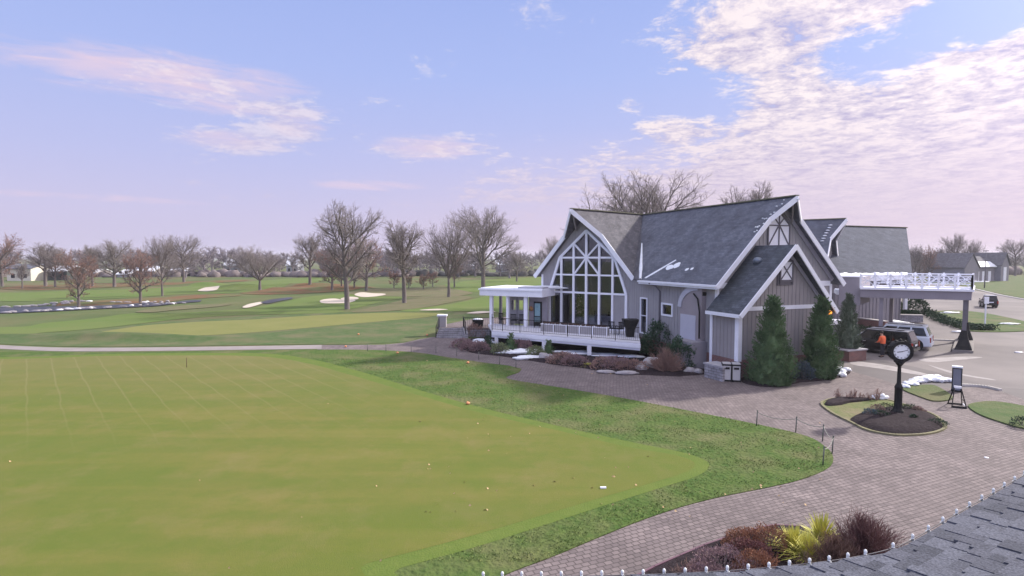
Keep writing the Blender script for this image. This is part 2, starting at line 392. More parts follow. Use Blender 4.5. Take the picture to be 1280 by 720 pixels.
# putting green: fine turf with faint pale mowing joints
def green_mat():
    m, nt, b = _nodes('putting_green_turf'); N = nt.nodes; L = nt.links
    b.inputs['Roughness'].default_value = .9; b.inputs['Specular IOR Level'].default_value = .15
    tc = N.new('ShaderNodeTexCoord')
    def noi(s, d=8, r=.62):
        n = N.new('ShaderNodeTexNoise'); n.inputs['Scale'].default_value = s; n.inputs['Detail'].default_value = d; n.inputs['Roughness'].default_value = r; L.new(tc.outputs['Object'], n.inputs['Vector']); return n.outputs[0]
    def rng(x, a, b_, c=0., d=1.):
        n = N.new('ShaderNodeMapRange'); n.inputs[1].default_value = a; n.inputs[2].default_value = b_; n.inputs[3].default_value = c; n.inputs[4].default_value = d; L.new(x, n.inputs[0]); return n.outputs[0]
    def mix(f, a, b_):
        n = N.new('ShaderNodeMix'); n.data_type = 'RGBA'; L.new(f, n.inputs[0])
        for i, x in ((6, a), (7, b_)):
            if isinstance(x, tuple): n.inputs[i].default_value = (*x, 1)
            else: L.new(x, n.inputs[i])
        return n.outputs[2]
    c = mix(rng(noi(.16, 6), .35, .65), (0.125, 0.158, 0.025), (0.178, 0.166, 0.044))
    c = mix(rng(noi(1.1, 8), .42, .72, 0, .6), c, (0.100, 0.150, 0.022))
    c = mix(rng(noi(.45, 9, .7), .50, .70, 0, .8), c, (0.208, 0.178, 0.065))
    c = mix(rng(noi(28, 4), .3, .7, 0, .40), c, (0.084, 0.100, 0.024))
    ms = N.new('ShaderNodeMapping'); ms.inputs['Scale'].default_value = (.05, .42, 1); ms.inputs['Rotation'].default_value = (0, 0, R(9)); L.new(tc.outputs['Object'], ms.inputs[0])
    nl = N.new('ShaderNodeTexNoise'); nl.inputs['Scale'].default_value = 1.6; nl.inputs['Detail'].default_value = 6; L.new(ms.outputs[0], nl.inputs['Vector'])
    c = mix(rng(nl.outputs[0], .42, .66, 0, .45), c, (0.109, 0.146, 0.028))
    c = mix(rng(nl.outputs[0], .50, .30, 0, .3), c, (0.219, 0.187, 0.058))
    # mowing lines
    mp = N.new('ShaderNodeMapping'); mp.inputs['Rotation'].default_value = (0, 0, R(-41)); L.new(tc.outputs['Object'], mp.inputs[0])
    nn = N.new('ShaderNodeTexNoise'); nn.inputs['Scale'].default_value = .25; L.new(tc.outputs['Object'], nn.inputs['Vector'])
    sp = N.new('ShaderNodeSeparateXYZ'); L.new(mp.outputs[0], sp.inputs[0])
    a1 = N.new('ShaderNodeMath'); a1.operation = 'MULTIPLY_ADD'; L.new(nn.outputs[0], a1.inputs[0]); a1.inputs[1].default_value = .3; L.new(sp.outputs[0], a1.inputs[2])
    a2 = N.new('ShaderNodeMath'); a2.operation = 'PINGPONG'; L.new(a1.outputs[0], a2.inputs[0]); a2.inputs[1].default_value = .62
    line = rng(a2.outputs[0], .0, .06, .5, 0)
    sp = N.new('ShaderNodeSeparateXYZ'); L.new(tc.outputs['Object'], sp.inputs[0])
    far = rng(sp.outputs[1], 19, 34)
    lf = rng(sp.outputs[0], -3, -12)
    m1 = N.new('ShaderNodeMath'); m1.operation = 'MULTIPLY'; L.new(line, m1.inputs[0]); L.new(far, m1.inputs[1])
    m2 = N.new('ShaderNodeMath'); m2.operation = 'MULTIPLY'; L.new(m1.outputs[0], m2.inputs[0]); L.new(lf, m2.inputs[1])
    c = mix(m2.outputs[0], c, (0.264, 0.232, 0.112))
    c = mix(rng(sp.outputs[1], 24, 42, 0, .55), c, (0.172, 0.156, 0.068))
    L.new(c, b.inputs['Base Color'])
    nb = noi(60, 3); bp = N.new('ShaderNodeBump'); bp.inputs['Distance'].default_value = .012; L.new(nb, bp.inputs['Height']); L.new(bp.outputs[0], b.inputs['Normal'])
    return m
m_green = green_mat()

# ground sheet with a few low mounds beyond the green
def axis(vals):
    out = []
    for a, b, st in vals:
        k = a
        while k < b - 1e-6: out.append(k); k += st
    out.append(vals[-1][1]); return out
gx = axis([(-2600, -400, 200), (-400, -120, 14), (-120, -20, 1.6), (-20, 60, 5), (60, 400, 20), (400, 2600, 200)])
gy = axis([(-300, 0, 50), (0, 40, 4), (40, 70, .7), (70, 140, 1.5), (140, 400, 10), (400, 4200, 200)])
MOUNDS = []
for (px, py, h, sx_, sy_) in ((150, 423, .42, 5.5, 1.1), (95, 424.5, .22, 3.0, .9), (230, 424, .2, 7, .9), (30, 421, .25, 5, 1.2), (305, 361, 1.1, 7, 3.0), (255, 357, .9, 6, 2.5), (425, 362, .7, 9, 3), (60, 381, .5, 14, 2.0), (150, 395, .3, 14, 2.0), (380, 358, .8, 12, 3), (500, 352, 1.0, 14, 5)):
    q = G(px, py); MOUNDS.append((q.x, q.y, h, sx_, sy_))
def hgt(x, y):
    z = 0
    for mx, my, h, a, b_ in MOUNDS:
        e = ((x - mx) / a) ** 2 + ((y - my) / b_) ** 2
        if e < 9: z += h * math.exp(-e)
    return z
vs = []; fs = []
for j, y in enumerate(gy):
    for i, x in enumerate(gx): vs.append((x, y, hgt(x, y)))
nx = len(gx)
for j in range(len(gy) - 1):
    for i in range(nx - 1): fs.append((j * nx + i, j * nx + i + 1, (j + 1) * nx + i + 1, (j + 1) * nx + i))
g = MB(); g.add(vs, fs, True); ground = g.build('ground', m_field, uv=False); tag(ground, kind='structure')

# near rough lawn round the putting green
lawn_edge = [(652, 461.5), (648, 466), (638, 469.5), (633, 473), (650, 477), (700, 485), (760, 495), (850, 512), (945, 531), (1005, 545), (1030, 558), (1041, 571), (1036, 585), (1005, 599), (960, 610), (900, 622), (850, 635), (800, 652), (750, 672), (690, 697), (640, 716), (600, 735)]
lp = [G(x, y) for x, y in lawn_edge]
lp = catmull(lp, 6, closed=False)
top_edge = [(-200, 437), (-60, 438.5), (100, 441), (250, 439.5), (400, 437.5), (470, 438), (520, 441), (560, 447), (600, 453), (635, 457.5)]
lt = catmull([G(x, y) for x, y in top_edge], 5, closed=False)
lawn = patch('lawn', [V((-3, 3, 0)), V((-60, 3, 0))] + lt + lp, .035, m_lawn)
# collar and putting green
def grass_patch(name, px, z, m, smooth=True, n=6, skirt=False): return patch(name, ground_poly(px, smooth, n), z, m, skirt=skirt)
collar = [(-260, 444), (0, 447), (120, 443.5), (220, 442), (330, 442.5), (390, 450), (450, 465), (520, 487), (600, 510), (700, 534), (790, 554), (850, 566), (880, 576), (886, 585), (872, 596), (830, 610), (760, 632), (690, 655), (600, 684), (500, 712), (380, 745), (-800, 745)]
grass_patch('collar', collar, .039, m_collar)
green = [(-250, 448), (0, 449.5), (120, 446), (220, 445), (320, 446), (380, 454), (440, 470), (520, 494), (600, 517), (700, 540), (780, 559), (838, 569), (864, 577), (868, 585), (850, 594), (815, 605), (740, 627), (670, 648), (570, 677), (460, 706), (330, 740), (-800, 740)]
grass_patch('putting_green', green, .043, m_green)

# paving round the clubhouse: from the path by the stairs to the drive
pav = [(541, 421.5), (570, 421.8), (583, 423), (572, 428), (567, 432.5), (590, 441), (630, 446), (680, 454), (740, 462), (800, 469), (850, 471), (880, 466), (905, 466), (935, 466), (1000, 466), (1050, 463), (1066, 465), (1100, 474), (1130, 484), (1165, 484), (1195, 487), (1234, 483), (1262, 493), (1300, 507), (1400, 545), (1500, 640), (1300, 735), (900, 745), (600, 745)]
pv = [G(x, y) for x, y in pav] + [V((p.x - .6, p.y, 0)) for p in reversed(lp)] + [V((p.x, p.y - 1.0, 0)) for p in reversed(lt[20:])] 
pv += [G(400, 431.5), G(440, 431.3), G(480, 431), G(505, 428.5), G(525, 424)]
patch('paving', pv, .012, m_paver, skirt=False)
# cart path
cp_top = [G(x, y) for x, y in ((402, 431.3), (320, 432.7), (200, 434.3), (100, 434.8), (50, 433.8), (0, 431.5), (-80, 427), (-200, 421))]
cp_bot = [G(x, y) for x, y in ((-200, 426), (-80, 432), (0, 436.2), (50, 438.5), (100, 439.4), (200, 438.8), (320, 437.2), (402, 436.3))]
patch('path', catmull(cp_top, 5, False) + catmull(cp_bot, 5, False), .016, m_path, skirt=False)
cp2t = [G(x, y) for x, y in ((75, 419.6), (45, 421.6), (0, 425.2), (-60, 428.5))]; cp2b = [G(x, y) for x, y in ((-60, 430.2), (0, 427.2), (45, 423.4), (75, 420.6))]
patch('path', catmull(cp2t, 5, False) + catmull(cp2b, 5, False), .02, m_path, skirt=False)

# drive and car park
drv = [(1040, 468), (1066, 465), (1100, 474), (1130, 484), (1165, 484), (1195, 487), (1234, 483), (1262, 493), (1300, 507), (1420, 545), (1500, 430), (1400, 372), (1280, 374), (1250, 369), (1190, 357), (1150, 352), (1060, 358), (1000, 380), (960, 420), (1020, 455)]
patch('road', ground_poly(drv, False), .006, m_asph, skirt=False)
m_asph2 = mat('asphalt_dark', (0.128, 0.113, 0.116), (0.098, 0.087, 0.090), scale=.5, rough=.8, bump=.003, bscale=60)
for px in ([(1066, 464.5), (1100, 473.5), (1130, 483), (1165, 481), (1190, 485), (1232, 482), (1190, 470), (1140, 458), (1085, 448), (1066, 455)],
           [(1234, 483.5), (1262, 493.5), (1300, 507), (1340, 515), (1330, 497), (1290, 487)]):
    patch('road', ground_poly(px, False), .0085, m_asph2, skirt=False)
# pale wet streaks and joints on the drive
m_streak = mat('salt_streak', (.36, .33, .33), (.22, .20, .20), scale=1.2, rough=.7)
for px in ([(1150, 449), (1200, 446), (1228, 447), (1200, 450), (1165, 453)], [(1068, 452), (1110, 457), (1160, 468), (1150, 469), (1100, 461), (1066, 456)],
           [(1160, 456), (1200, 467), (1240, 474), (1238, 475), (1190, 467)]):
    patch('road_marking', ground_poly(px), .0125, m_streak, skirt=False)
kerb = MB()
def kerb_run(px, w_=.22, h_=.12, closed=False, n=5, name='kerb'):
    pts = catmull([G(x, y) for x, y in px], n, closed); b = MB()
    m = len(pts)
    for i in range(m if closed else m - 1):
        p, q = pts[i], pts[(i + 1) % m]; b.beam(V((p.x, p.y, h_ / 2 - .02)), V((q.x, q.y, h_ / 2 - .02)), w_, h_ + .04, ext=.02)
    o = b.build(name, m_curb); return tag(o, kind='structure')
kerb_run([(1199, 482.5), (1215, 483), (1234, 485), (1250, 488.5)])
kerb_run([(1184, 357.5), (1215, 361), (1250, 369), (1300, 378)], .4, .14)
kerb_run([(1150, 424.8), (1175, 425.5), (1202, 426.8)], .35, .10)

# grass islands
def island(px, m, z, edge=True, **k):
    pts = ground_poly(px); return patch('grass_island', pts, z, m, **k)
isl = [(1027, 506), (1034, 501), (1050, 498.5), (1075, 499), (1105, 500.5), (1125, 505), (1150, 513), (1170, 521), (1181, 531), (1180, 537), (1165, 542.5), (1140, 545), (1115, 544.5), (1085, 539), (1062, 528), (1040, 517)]
pi = ground_poly(isl)
eb = MB()
for i in range(len(pi)):
    p, q = pi[i], pi[(i + 1) % len(pi)]; eb.beam(p + V((0, 0, .03)), q + V((0, 0, .03)), .10, .1, ext=.01)
tag(eb.build('kerb', mat('edging', (.24, .22, .12), (.16, .15, .09), scale=3)), kind='structure')
patch('grass_island', pi, .05, mat('island_grass', (.10, .15, .05), (.19, .18, .09), scale=2.5, rough=.95, bump=.06, bscale=9, spec=.1, c3=(.21, .18, .11), scale3=.7))
def raised(name, pts, z0, h, m, seed=0, n=10, inset=.25, rough=.03):
    """low heaped bed: rings shrinking to the middle"""
    c = sum(pts, V((0, 0, 0))) / len(pts); b = MB(); vs = []; fs = []; k = len(pts)
    for r in range(n + 1):
        t = r / n; s_ = 1 - t
        for p in pts:
            q = c.lerp(p, s_ if r < n else 0.001); z = z0 + h * min(1, t / inset) ** .6 + rough * noise.noise(V((q.x * 3, q.y * 3, seed)))
            vs.append((q.x, q.y, z if r else z0 - .06))
    for r in range(n):
        for i in range(k):
            j = (i + 1) % k; fs.append((r * k + i, r * k + j, (r + 1) * k + j, (r + 1) * k + i))
    b.add(vs, fs, True); return tag(b.build(name, m), kind='structure')
raised('mulch_bed', ground_poly([(1029, 506), (1036, 501), (1050, 499), (1075, 499.3), (1096, 500.5), (1080, 503), (1062, 505), (1050, 508), (1034, 509)]), .05, .12, m_mulch, 3)
raised('mulch_bed', ground_poly([(1060, 526), (1078, 517), (1100, 512), (1125, 509), (1146, 513), (1168, 521), (1180, 531), (1178, 538), (1160, 542.5), (1138, 544.5), (1112, 543.5), (1085, 538)]), .05, .16, m_mulch, 4)
for px in ([(1128, 487.5), (1140, 483.5), (1165, 482.5), (1180, 489), (1191, 497.5), (1186, 501), (1172, 502.5), (1158, 500)],
           [(1210, 508.5), (1220, 504.5), (1240, 503), (1265, 506), (1300, 514), (1340, 530), (1330, 545), (1280, 537), (1245, 527), (1222, 518)],
           [(1158, 392), (1170, 389.5), (1195, 388.6), (1225, 391), (1260, 397.5), (1290, 405), (1298, 411), (1280, 414.5), (1240, 415.5), (1210, 414), (1195, 409), (1175, 400)],
           [(1186, 352.5), (1215, 350), (1250, 347), (1290, 346.5), (1380, 350), (1400, 385), (1330, 380), (1300, 376.5), (1250, 367.5), (1215, 359.8)]):
    patch('grass_island', ground_poly(px), .07, m_rough)

# course: fairways, far green, dormant and leaf-strewn grass
cz = [0.3]
def course(name, px, m, dz=0.0):
    """drawn on top of the ground, following its mounds"""
    pts = ground_poly(px, True, 5)
    cz[0] += .004
    pts2 = [V((p.x, p.y)) for p in pts]
    # triangulate, then subdivide so the sheet follows the mounds
    bm = bmesh.new(); bv = [bm.verts.new((p.x, p.y, 0)) for p in pts]
    for t in tessellate_polygon([[V((p.x, p.y, 0)) for p in pts]]):
        try: bm.faces.new([bv[i] for i in t])
        except Exception: pass
    for k in range(9):
        es = [e for e in bm.edges if e.calc_length() > 3.2 + 0 * k]
        if not es or len(bm.faces) > 60000: break
        bmesh.ops.subdivide_edges(bm, edges=es, cuts=1, use_grid_fill=False); bmesh.ops.triangulate(bm, faces=bm.faces)
    off = cz[0] - .3
    for v in bm.verts: v.co.z = hgt(v.co.x, v.co.y) * 1.02 + .02 + off
    bmesh.ops.recalc_face_normals(bm, faces=bm.faces)
    me = bpy.data.meshes.new(name); bm.to_mesh(me); bm.free(); me.polygons.foreach_set('use_smooth', [True] * len(me.polygons))
    if me.polygons[0].normal.z < 0: me.flip_normals()
    me.materials.append(m); o = bpy.data.objects.new(name, me); COL.objects.link(o); return tag(o, kind='structure')
course('rough_grass', [(-200, 405), (0, 421), (60, 417), (120, 413), (190, 404), (300, 397), (420, 391), (530, 388), (560, 389), (600, 396), (600, 405), (545, 408), (520, 424), (500, 428), (440, 430.5), (400, 430.5), (320, 431.6), (200, 433.2), (100, 433.5), (0, 430), (-200, 420)], m_rough)
course('fairway', [(-250, 402), (0, 409), (60, 403.5), (150, 396), (230, 391), (330, 386), (420, 388), (420, 391), (330, 394), (240, 398), (190, 403), (120, 411), (60, 415.5), (0, 418.5), (-250, 412)], m_fair)
course('fairway', [(300, 388), (350, 379), (385, 371), (430, 368), (480, 368.5), (505, 372), (470, 379), (440, 386), (380, 391), (330, 392)], m_fair)
course('far_green', [(122, 416.5), (160, 410), (190, 406.3), (260, 402), (320, 399.5), (400, 394.5), (470, 391.6), (530, 391), (556, 392), (535, 396.5), (480, 401.5), (420, 407), (340, 414), (260, 419.5), (200, 421.3), (145, 419.5)], m_fgreen)
course('fairway', [(500, 389), (560, 381), (600, 372), (640, 361), (690, 362), (690, 392), (620, 390), (580, 389.5)], m_fair)
course('fairway', [(-250, 364), (0, 366), (80, 364), (180, 361), (220, 359), (300, 353), (380, 347), (430, 344.8), (430, 347.5), (400, 352), (350, 360), (300, 366), (230, 368), (150, 373), (60, 376), (0, 377), (-250, 376)], m_fair)
course('fairway', [(560, 355), (620, 349), (690, 347), (690, 360), (640, 359), (600, 365), (570, 362)], m_fair)
course('dormant_grass', [(440, 390), (480, 381), (520, 372), (560, 369), (590, 372), (560, 379), (520, 386), (470, 390)], m_tan)
course('dormant_grass', [(430, 366), (490, 361), (550, 360), (590, 366), (570, 370), (520, 371), (470, 370)], m_tan)
course('leaf_litter', [(300, 367), (340, 361.5), (380, 358), (430, 357.5), (470, 360), (440, 363.5), (400, 366), (350, 368.5)], m_leaf)
course('leaf_litter', [(70, 383), (110, 377), (170, 374), (230, 370), (280, 368), (300, 370), (240, 374), (200, 379), (150, 383), (90, 385)], m_leaf)
course('leaf_litter', [(0, 361), (30, 357), (80, 356), (130, 354), (210, 353), (300, 350), (300, 352), (200, 357), (100, 361), (40, 363)], m_leaf)
course('dormant_grass', [(170, 390), (210, 384), (260, 381), (290, 380.5), (270, 384), (220, 388), (190, 391)], m_path and m_tan)
# bunkers
for px in ([(400, 376.5), (406, 374.5), (418, 373.6), (428, 375), (440, 374.8), (444, 376.5), (432, 379.2), (412, 379.8), (402, 379)],
           [(426, 373.6), (436, 371.5), (446, 372), (448, 374), (440, 375.5), (430, 375.4)],
           [(443, 368.5), (452, 365.8), (466, 367), (480, 367.5), (481, 369), (468, 371.2), (452, 371.6)],
           [(247, 363.5), (256, 361.2), (270, 359.6), (275, 360.8), (270, 363), (258, 364.6)],
           [(303, 384.6), (312, 380.5), (326, 377.9), (330, 379), (322, 382), (310, 385.2)],
           [(524, 388.5), (545, 386.8), (560, 387.6), (545, 388.8)], [(583, 392.4), (600, 389.8), (620, 390.5), (600, 392.6)]):
    course('bunker_sand', px, m_sand)
# the creek, dark water between snowy stones
m_water = mat('creek_water', (.022, .022, .026), (.035, .033, .035), scale=1, rough=.35, spec=.15, bump=.01, bscale=2)
wt = [(-300, 384), (-120, 386.5), (0, 385.5), (60, 384), (110, 383.5), (170, 381.5), (215, 378.5), (235, 376.2), (250, 375.6), (250, 377.6), (235, 379), (200, 383), (150, 385.5), (90, 388.5), (40, 391), (0, 392.5), (-120, 394), (-300, 392)]
course('water', wt, m_water)
course('water', [(326, 379), (334, 376), (345, 374.2), (362, 372.4), (366, 373.8), (350, 377), (336, 380)], m_water)
# ------------------------------------------------------------------ materials for the buildings
m_side = mat('siding_paint', (.355, .340, .355), (.30, .288, .305), scale=.8, rough=.7, detail=8, spec=.25)
m_white = mat('white_paint', (.84, .85, .93), (.76, .77, .85), scale=2.0, rough=.5, spec=.4)
m_soff = mat('soffit_paint', (.30, .275, .29), rough=.8)
m_dark = mat('dark_metal', (.010, .010, .012), (.018, .018, .018), scale=5, rough=.6, spec=.2)
m_graytrim = mat('grey_trim', (.155, .145, .17), (.12, .115, .135), scale=3, rough=.7)
m_shing = brick_mat('shingles', (.155, .166, .206), (.112, .12, .153), (.065, .07, .088), .30, .145, .006, rough=.9, bump=.012, var=.30, vscale=1.1, big=((.085, .090, .115), .35))
m_shingb = brick_mat('shingles_warm', (.155, .150, .168), (.115, .112, .128), (.06, .058, .066), .30, .145, .006, rough=.9, bump=.012, var=.30, vscale=1.3)
m_brick = brick_mat('red_brick', (.22, .085, .07), (.15, .06, .055), (.30, .26, .25), .21, .075, .010, bump=.01, var=.25)
m_stone = brick_mat('cut_stone', (.34, .33, .36), (.24, .235, .26), (.12, .115, .12), .42, .16, .012, bump=.02, var=.3, vscale=2)
m_ridge = mat('ridge_cap', (.20, .20, .13), (.15, .15, .11), scale=3, rough=.9)
m_glass = glass_mat('window_glass', (.72, .73, .75), .03)
m_inner = mat('interior_wall', (.17, .155, .13), (.13, .12, .10), scale=.6, rough=.9)
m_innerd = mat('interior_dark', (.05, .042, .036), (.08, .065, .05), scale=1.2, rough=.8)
m_deck = mat('deck_membrane', (.62, .62, .70), (.50, .50, .57), scale=1.4, rough=.8, detail=8)

# ------------------------------------------------------------------ frames of the clubhouse
U = ray(368, 322); U.z = 0; U.normalize()          # long wall direction, going back
Vv = V((-U.y, U.x, 0)) * -1                          # across the main gable, to the right
if Vv.x < 0: Vv = -Vv
ZE = 5.33
E0 = G(896, 356.8, ZE)                             # near eave corner of the main roof
def TM(a, b, z): return V((E0.x, E0.y, 0)) + Vv * a + U * b + V((0, 0, z))
def solve_a(T, b, z, px):
    lo, hi = -5, 60
    f = lambda a: proj(T(a, b, z))[0] - px
    for _ in range(60):
        mid = (lo + hi) / 2
        if f(mid) < 0: lo = mid
        else: hi = mid
    return lo
W2 = solve_a(TM, 0, ZE, 1055)
HW = W2 / 2; ZR = 10.8
def roofz(a): return ZE + (ZR - ZE) * (1 - abs(a - HW) / HW)
# junction of the ridges
def solve_b(T, a, z, px, lo=-3, hi=60):
    s_ = 1 if proj(T(a, hi, z))[0] > proj(T(a, lo, z))[0] else -1
    for _ in range(60):
        mid = (lo + hi) / 2
        if (proj(T(a, mid, z))[0] - px) * s_ < 0: lo = mid
        else: hi = mid
    return lo
BJ = solve_b(TM, HW, ZR, 803)
BV = solve_b(TM, 0, ZE, 799)
J = TM(HW, BJ, ZR); VAL = TM(0, BV, ZE)
print('W2', W2, 'BJ', BJ, 'BV', BV, 'ridge tip', proj(TM(HW, -1.2, ZR)), 'want 997,246; J', proj(J), 'want 803,267', 'E0', E0)

club = thing('clubhouse', TM(HW, 6, 0), 'large grey board and batten clubhouse with steep shingle roofs and white framed glass gable', 'clubhouse')
def roof_slab(b, poly, t=.16): b.prism(poly, V((0, 0, -t)))
def siding(b, T, a0, a1, bpl, z0, ztop, step=.305, out=-1, dep=.025, wdt=.05, skip=()):
    """battens standing on a wall in the plane b = bpl"""
    n = int((a1 - a0) / step)
    for i in range(n + 1):
        a = a0 + (a1 - a0 - n * step) / 2 + i * step; zt = ztop(a)
        segs = [(z0, zt)]
        for (s0, s1, sz0, sz1) in skip:
            if s0 < a < s1:
                ns = []
                for (q0, q1) in segs:
                    if sz0 > q0: ns.append((q0, min(q1, sz0)))
                    if sz1 < q1: ns.append((max(q0, sz1), q1))
                segs = ns
        for q0, q1 in segs:
            if q1 - q0 > .1: b.box(T, a - wdt / 2, a + wdt / 2, min(bpl, bpl + out * dep), max(bpl, bpl + out * dep), q0, q1)
SW = lambda T: (lambda a, b, z: T(b, a, z))   # swap the axes: walls in planes of constant a

# main roof
rf = MB()
TIP = -.85
b_end = BJ + 1.0
roof_slab(rf, [TM(0, 0, ZE), TM(HW * .76, 0, ZE + (ZR - ZE) * .76), TM(HW, TIP, ZR), J, VAL])
roof_slab(rf, [TM(W2, 0, ZE), TM(W2, b_end, ZE), TM(HW, b_end, ZR), TM(HW, TIP, ZR), TM(HW + HW * .24, 0, ZE + (ZR - ZE) * .76)])
roof_main = rf.build('roof', m_shing, club)
rc = MB(); rc.beam(TM(HW, TIP, ZR + .03), J + V((0, 0, .03)), .30, .07); rc.build('ridge_cap', m_ridge, roof_main)
# fascia boards along the rakes and the eave
def rake(b, pts, T=None, w_=.07, h_=.30, drop=.13):
    for p, q in zip(pts[:-1], pts[1:]): b.beam(V(p) - V((0, 0, drop)), V(q) - V((0, 0, drop)), w_, h_, ext=.03)
fb = MB()
rake(fb, [TM(0, -.04, ZE), TM(HW * .76, -.04, ZE + (ZR - ZE) * .76), TM(HW, TIP - .04, ZR)])
rake(fb, [TM(W2, -.04, ZE), TM(HW * 1.24, -.04, ZE + (ZR - ZE) * .76), TM(HW, TIP - .04, ZR)])
fb.beam(TM(-.04, -.05, ZE - .12), TM(-.04, BV, ZE - .12), .07, .26)
fb.beam(TM(-.12, -.05, ZE - .06), TM(-.12, BV, ZE - .06), .12, .12)
fb.build('fascia', m_white, roof_main)
# snow left in the valley and on the eave
sn = MB()
def snow_on(T_pts, seed, rx, ry, rz): sn.blob(T_pts, rx, ry, rz, seed, .35, 2.0, 3)
def on_left(a, b, h=.05): return TM(a, b, roofz(a) + h)
def slope_strip(b, pts, wd, h, seed):
    """a ribbon of snow lying on the left main slope"""
    m = len(pts); vs = []; fs = []
    for i, (a, bb) in enumerate(pts):
        d = wd * (1 - abs(i / (m - 1) - .35) * .9) * (1 + .3 * noise.noise(V((i * .9, seed, 0))))
        vs += [on_left(a, bb - d, .0), on_left(a, bb - d * .6, h), on_left(a, bb + d * .6, h), on_left(a, bb + d, 0)]
    for i in range(m - 1):
        for k in range(3): fs.append((4 * i + k, 4 * i + k + 1, 4 * i + 4 + k + 1, 4 * i + 4 + k))
    b.add(vs, fs, True)
vline = lambda t: (t * HW, BV + (BJ - BV) * t)
slope_strip(sn, [(vline(t)[0], vline(t)[1] - .12) for t in [.01 + i * .045 for i in range(12)]], .22, .10, 1)
slope_strip(sn, [(.15 + i * .16, BV - .5 - i * .23) for i in range(9)], .13, .06, 2)
slope_strip(sn, [(.85, BV - 1.6 - i * .2) for i in range(9)], .28, .07, 3) if False else None
for (a, bb, r1, r2) in ((.95, BV - 2.3, .38, .16), (1.1, BV - 2.9, .33, .18), (.85, BV - 4.3, .16, .09), (.9, BV - 4.75, .14, .08)):
    k = MB(); c = on_left(a, bb, .02); vs = [c + V((0, 0, .06))]; n = 16
    for i in range(n):
        t = 2 * math.pi * i / n; rr = 1 + .3 * noise.noise(V((math.cos(t) * 1.5, math.sin(t) * 1.5, a * 9 + bb)))
        vs.append(on_left(a + r2 * rr * math.sin(t), bb + r1 * rr * math.cos(t), .015))
    sn.add(vs, [(0, 1 + i, 1 + (i + 1) % n) for i in range(n)], True)
build_parts(sn, 'snow', m_snow, roof_main)
# frost on the rake edge near the peak
fr = MB()
for i in range(15):
    t = .55 + .43 * random.Random(i).random(); a = HW * t; b_ = .1 + .5 * random.Random(i + 50).random() - (max(0, t - .76) / .24) * .75
    c = on_left(a, b_, .02); fr.blob(c, .07, .09, .05, i, .4, 2, 1)
build_parts(fr, 'frost', m_snow, roof_main)

# main walls
BW = .55; AI = .5
MW0 = lambda a: roofz(a) - .17
def gable_poly(T, a0, a1, b, zb, ac, zf): return [T(a0, b, zb), T(a1, b, zb), T(a1, b, zf(a1)), T(ac, b, zf(ac)), T(a0, b, zf(a0))]
mw = MB()
mw.prism(gable_poly(TM, AI, W2 - AI, BW, 0, HW, MW0), U * .2)
# tall slit window and small square window in the long wall
def bpx(x, z, a=AI): return solve_b(TM, a, z, x)
s_win = (bpx(808.5, 3), bpx(801.5, 3), 1.45, 3.95); q_win = (bpx(840, 3.6), bpx(828.5, 3.6), 3.05, 3.72)
b_far = BV + 3
def lw(b, z): return TM(AI, b, z)
hole = lambda w_: [lw(w_[0], w_[2]), lw(w_[1], w_[2]), lw(w_[1], w_[3]), lw(w_[0], w_[3])]
mw.prism([lw(BW + .2, 0), lw(b_far, 0), lw(b_far, ZE - .02), lw(BW + .2, ZE - .02)], Vv * .2, [hole(s_win), hole(q_win)])
mw.box(TM, W2 - AI - .2, W2 - AI, BW + .2, b_end, 0, ZE - .02)
mw.box(TM, AI + .2, W2 - AI - .2, b_end - .2, b_end, 0, ZE)
siding(mw, SW(TM), BW + .3, b_far, AI, 1.1, lambda a: ZE - .15, skip=[(s_win[0] - .12, s_win[1] + .12, s_win[2] - .12, s_win[3] + .12), (q_win[0] - .12, q_win[1] + .12, q_win[2] - .12, q_win[3] + .12)])
siding(mw, TM, AI + .15, W2 - AI - .15, BW, 1.0, lambda a: MW0(a) - .05)
mw.build('wall', m_side, club)
ft = MB(); ft.box(TM, AI - .05, AI, BW - .05, b_far, 0, 1.05); ft.box(TM, AI, W2 - AI, BW - .05, BW, 0, 1.05); ft.build('foundation', m_brick, club)
def window(Tw, w_, nm='window', mull_v=0, mull_h=0, fw=.09, out=.06, parent=None, frame_m=None, glass=None, skew=None):
    """Tw(s, d, z): s along the wall, d outward (+ = out)."""
    f = MB(); s0, s1, z0, z1 = w_
    f.box(Tw, s0 - fw, s1 + fw, 0, out, z1, z1 + fw); f.box(Tw, s0 - fw, s1 + fw, 0, out, z0 - fw, z0)
    f.box(Tw, s0 - fw, s0, 0, out, z0, z1); f.box(Tw, s1, s1 + fw, 0, out, z0, z1)
    for i in range(mull_v):
        s_ = s0 + (s1 - s0) * (i + 1) / (mull_v + 1); f.box(Tw, s_ - .025, s_ + .025, -.02, .03, z0, z1)
    for i in range(mull_h):
        z_ = z0 + (z1 - z0) * (i + 1) / (mull_h + 1); f.box(Tw, s0, s1, -.021, .028, z_ - .025, z_ + .025)
    o = f.build(nm, frame_m or m_white, parent or club)
    g_ = MB(); g_.box(Tw, s0, s1, -.10, -.08, z0, z1); g_.build('pane', glass or m_glass, o)
    d = MB(); d.box(Tw, s0 - .1, s1 + .1, -1.2, -1.15, z0 - .2, z1 + .2); 
    return o
TL = lambda s_, d, z: TM(AI - d, s_, z)
window(TL, s_win, mull_h=1, mull_v=0, fw=.10); window(TL, q_win, fw=.12)
ib = MB(); ib.box(TM, AI + .6, AI + .65, BW + .3, b_far, .3, ZE - .1); ib.build('interior_wall', m_innerd, club)
cb = MB(); cb.box(TM, AI - .03, AI + .14, BW - .05, BW + .14, 1.05, ZE - .2); cb.box(TM, W2 - AI - .15, W2 - AI + .03, BW - .05, BW + .14, 0, ZE - .1)
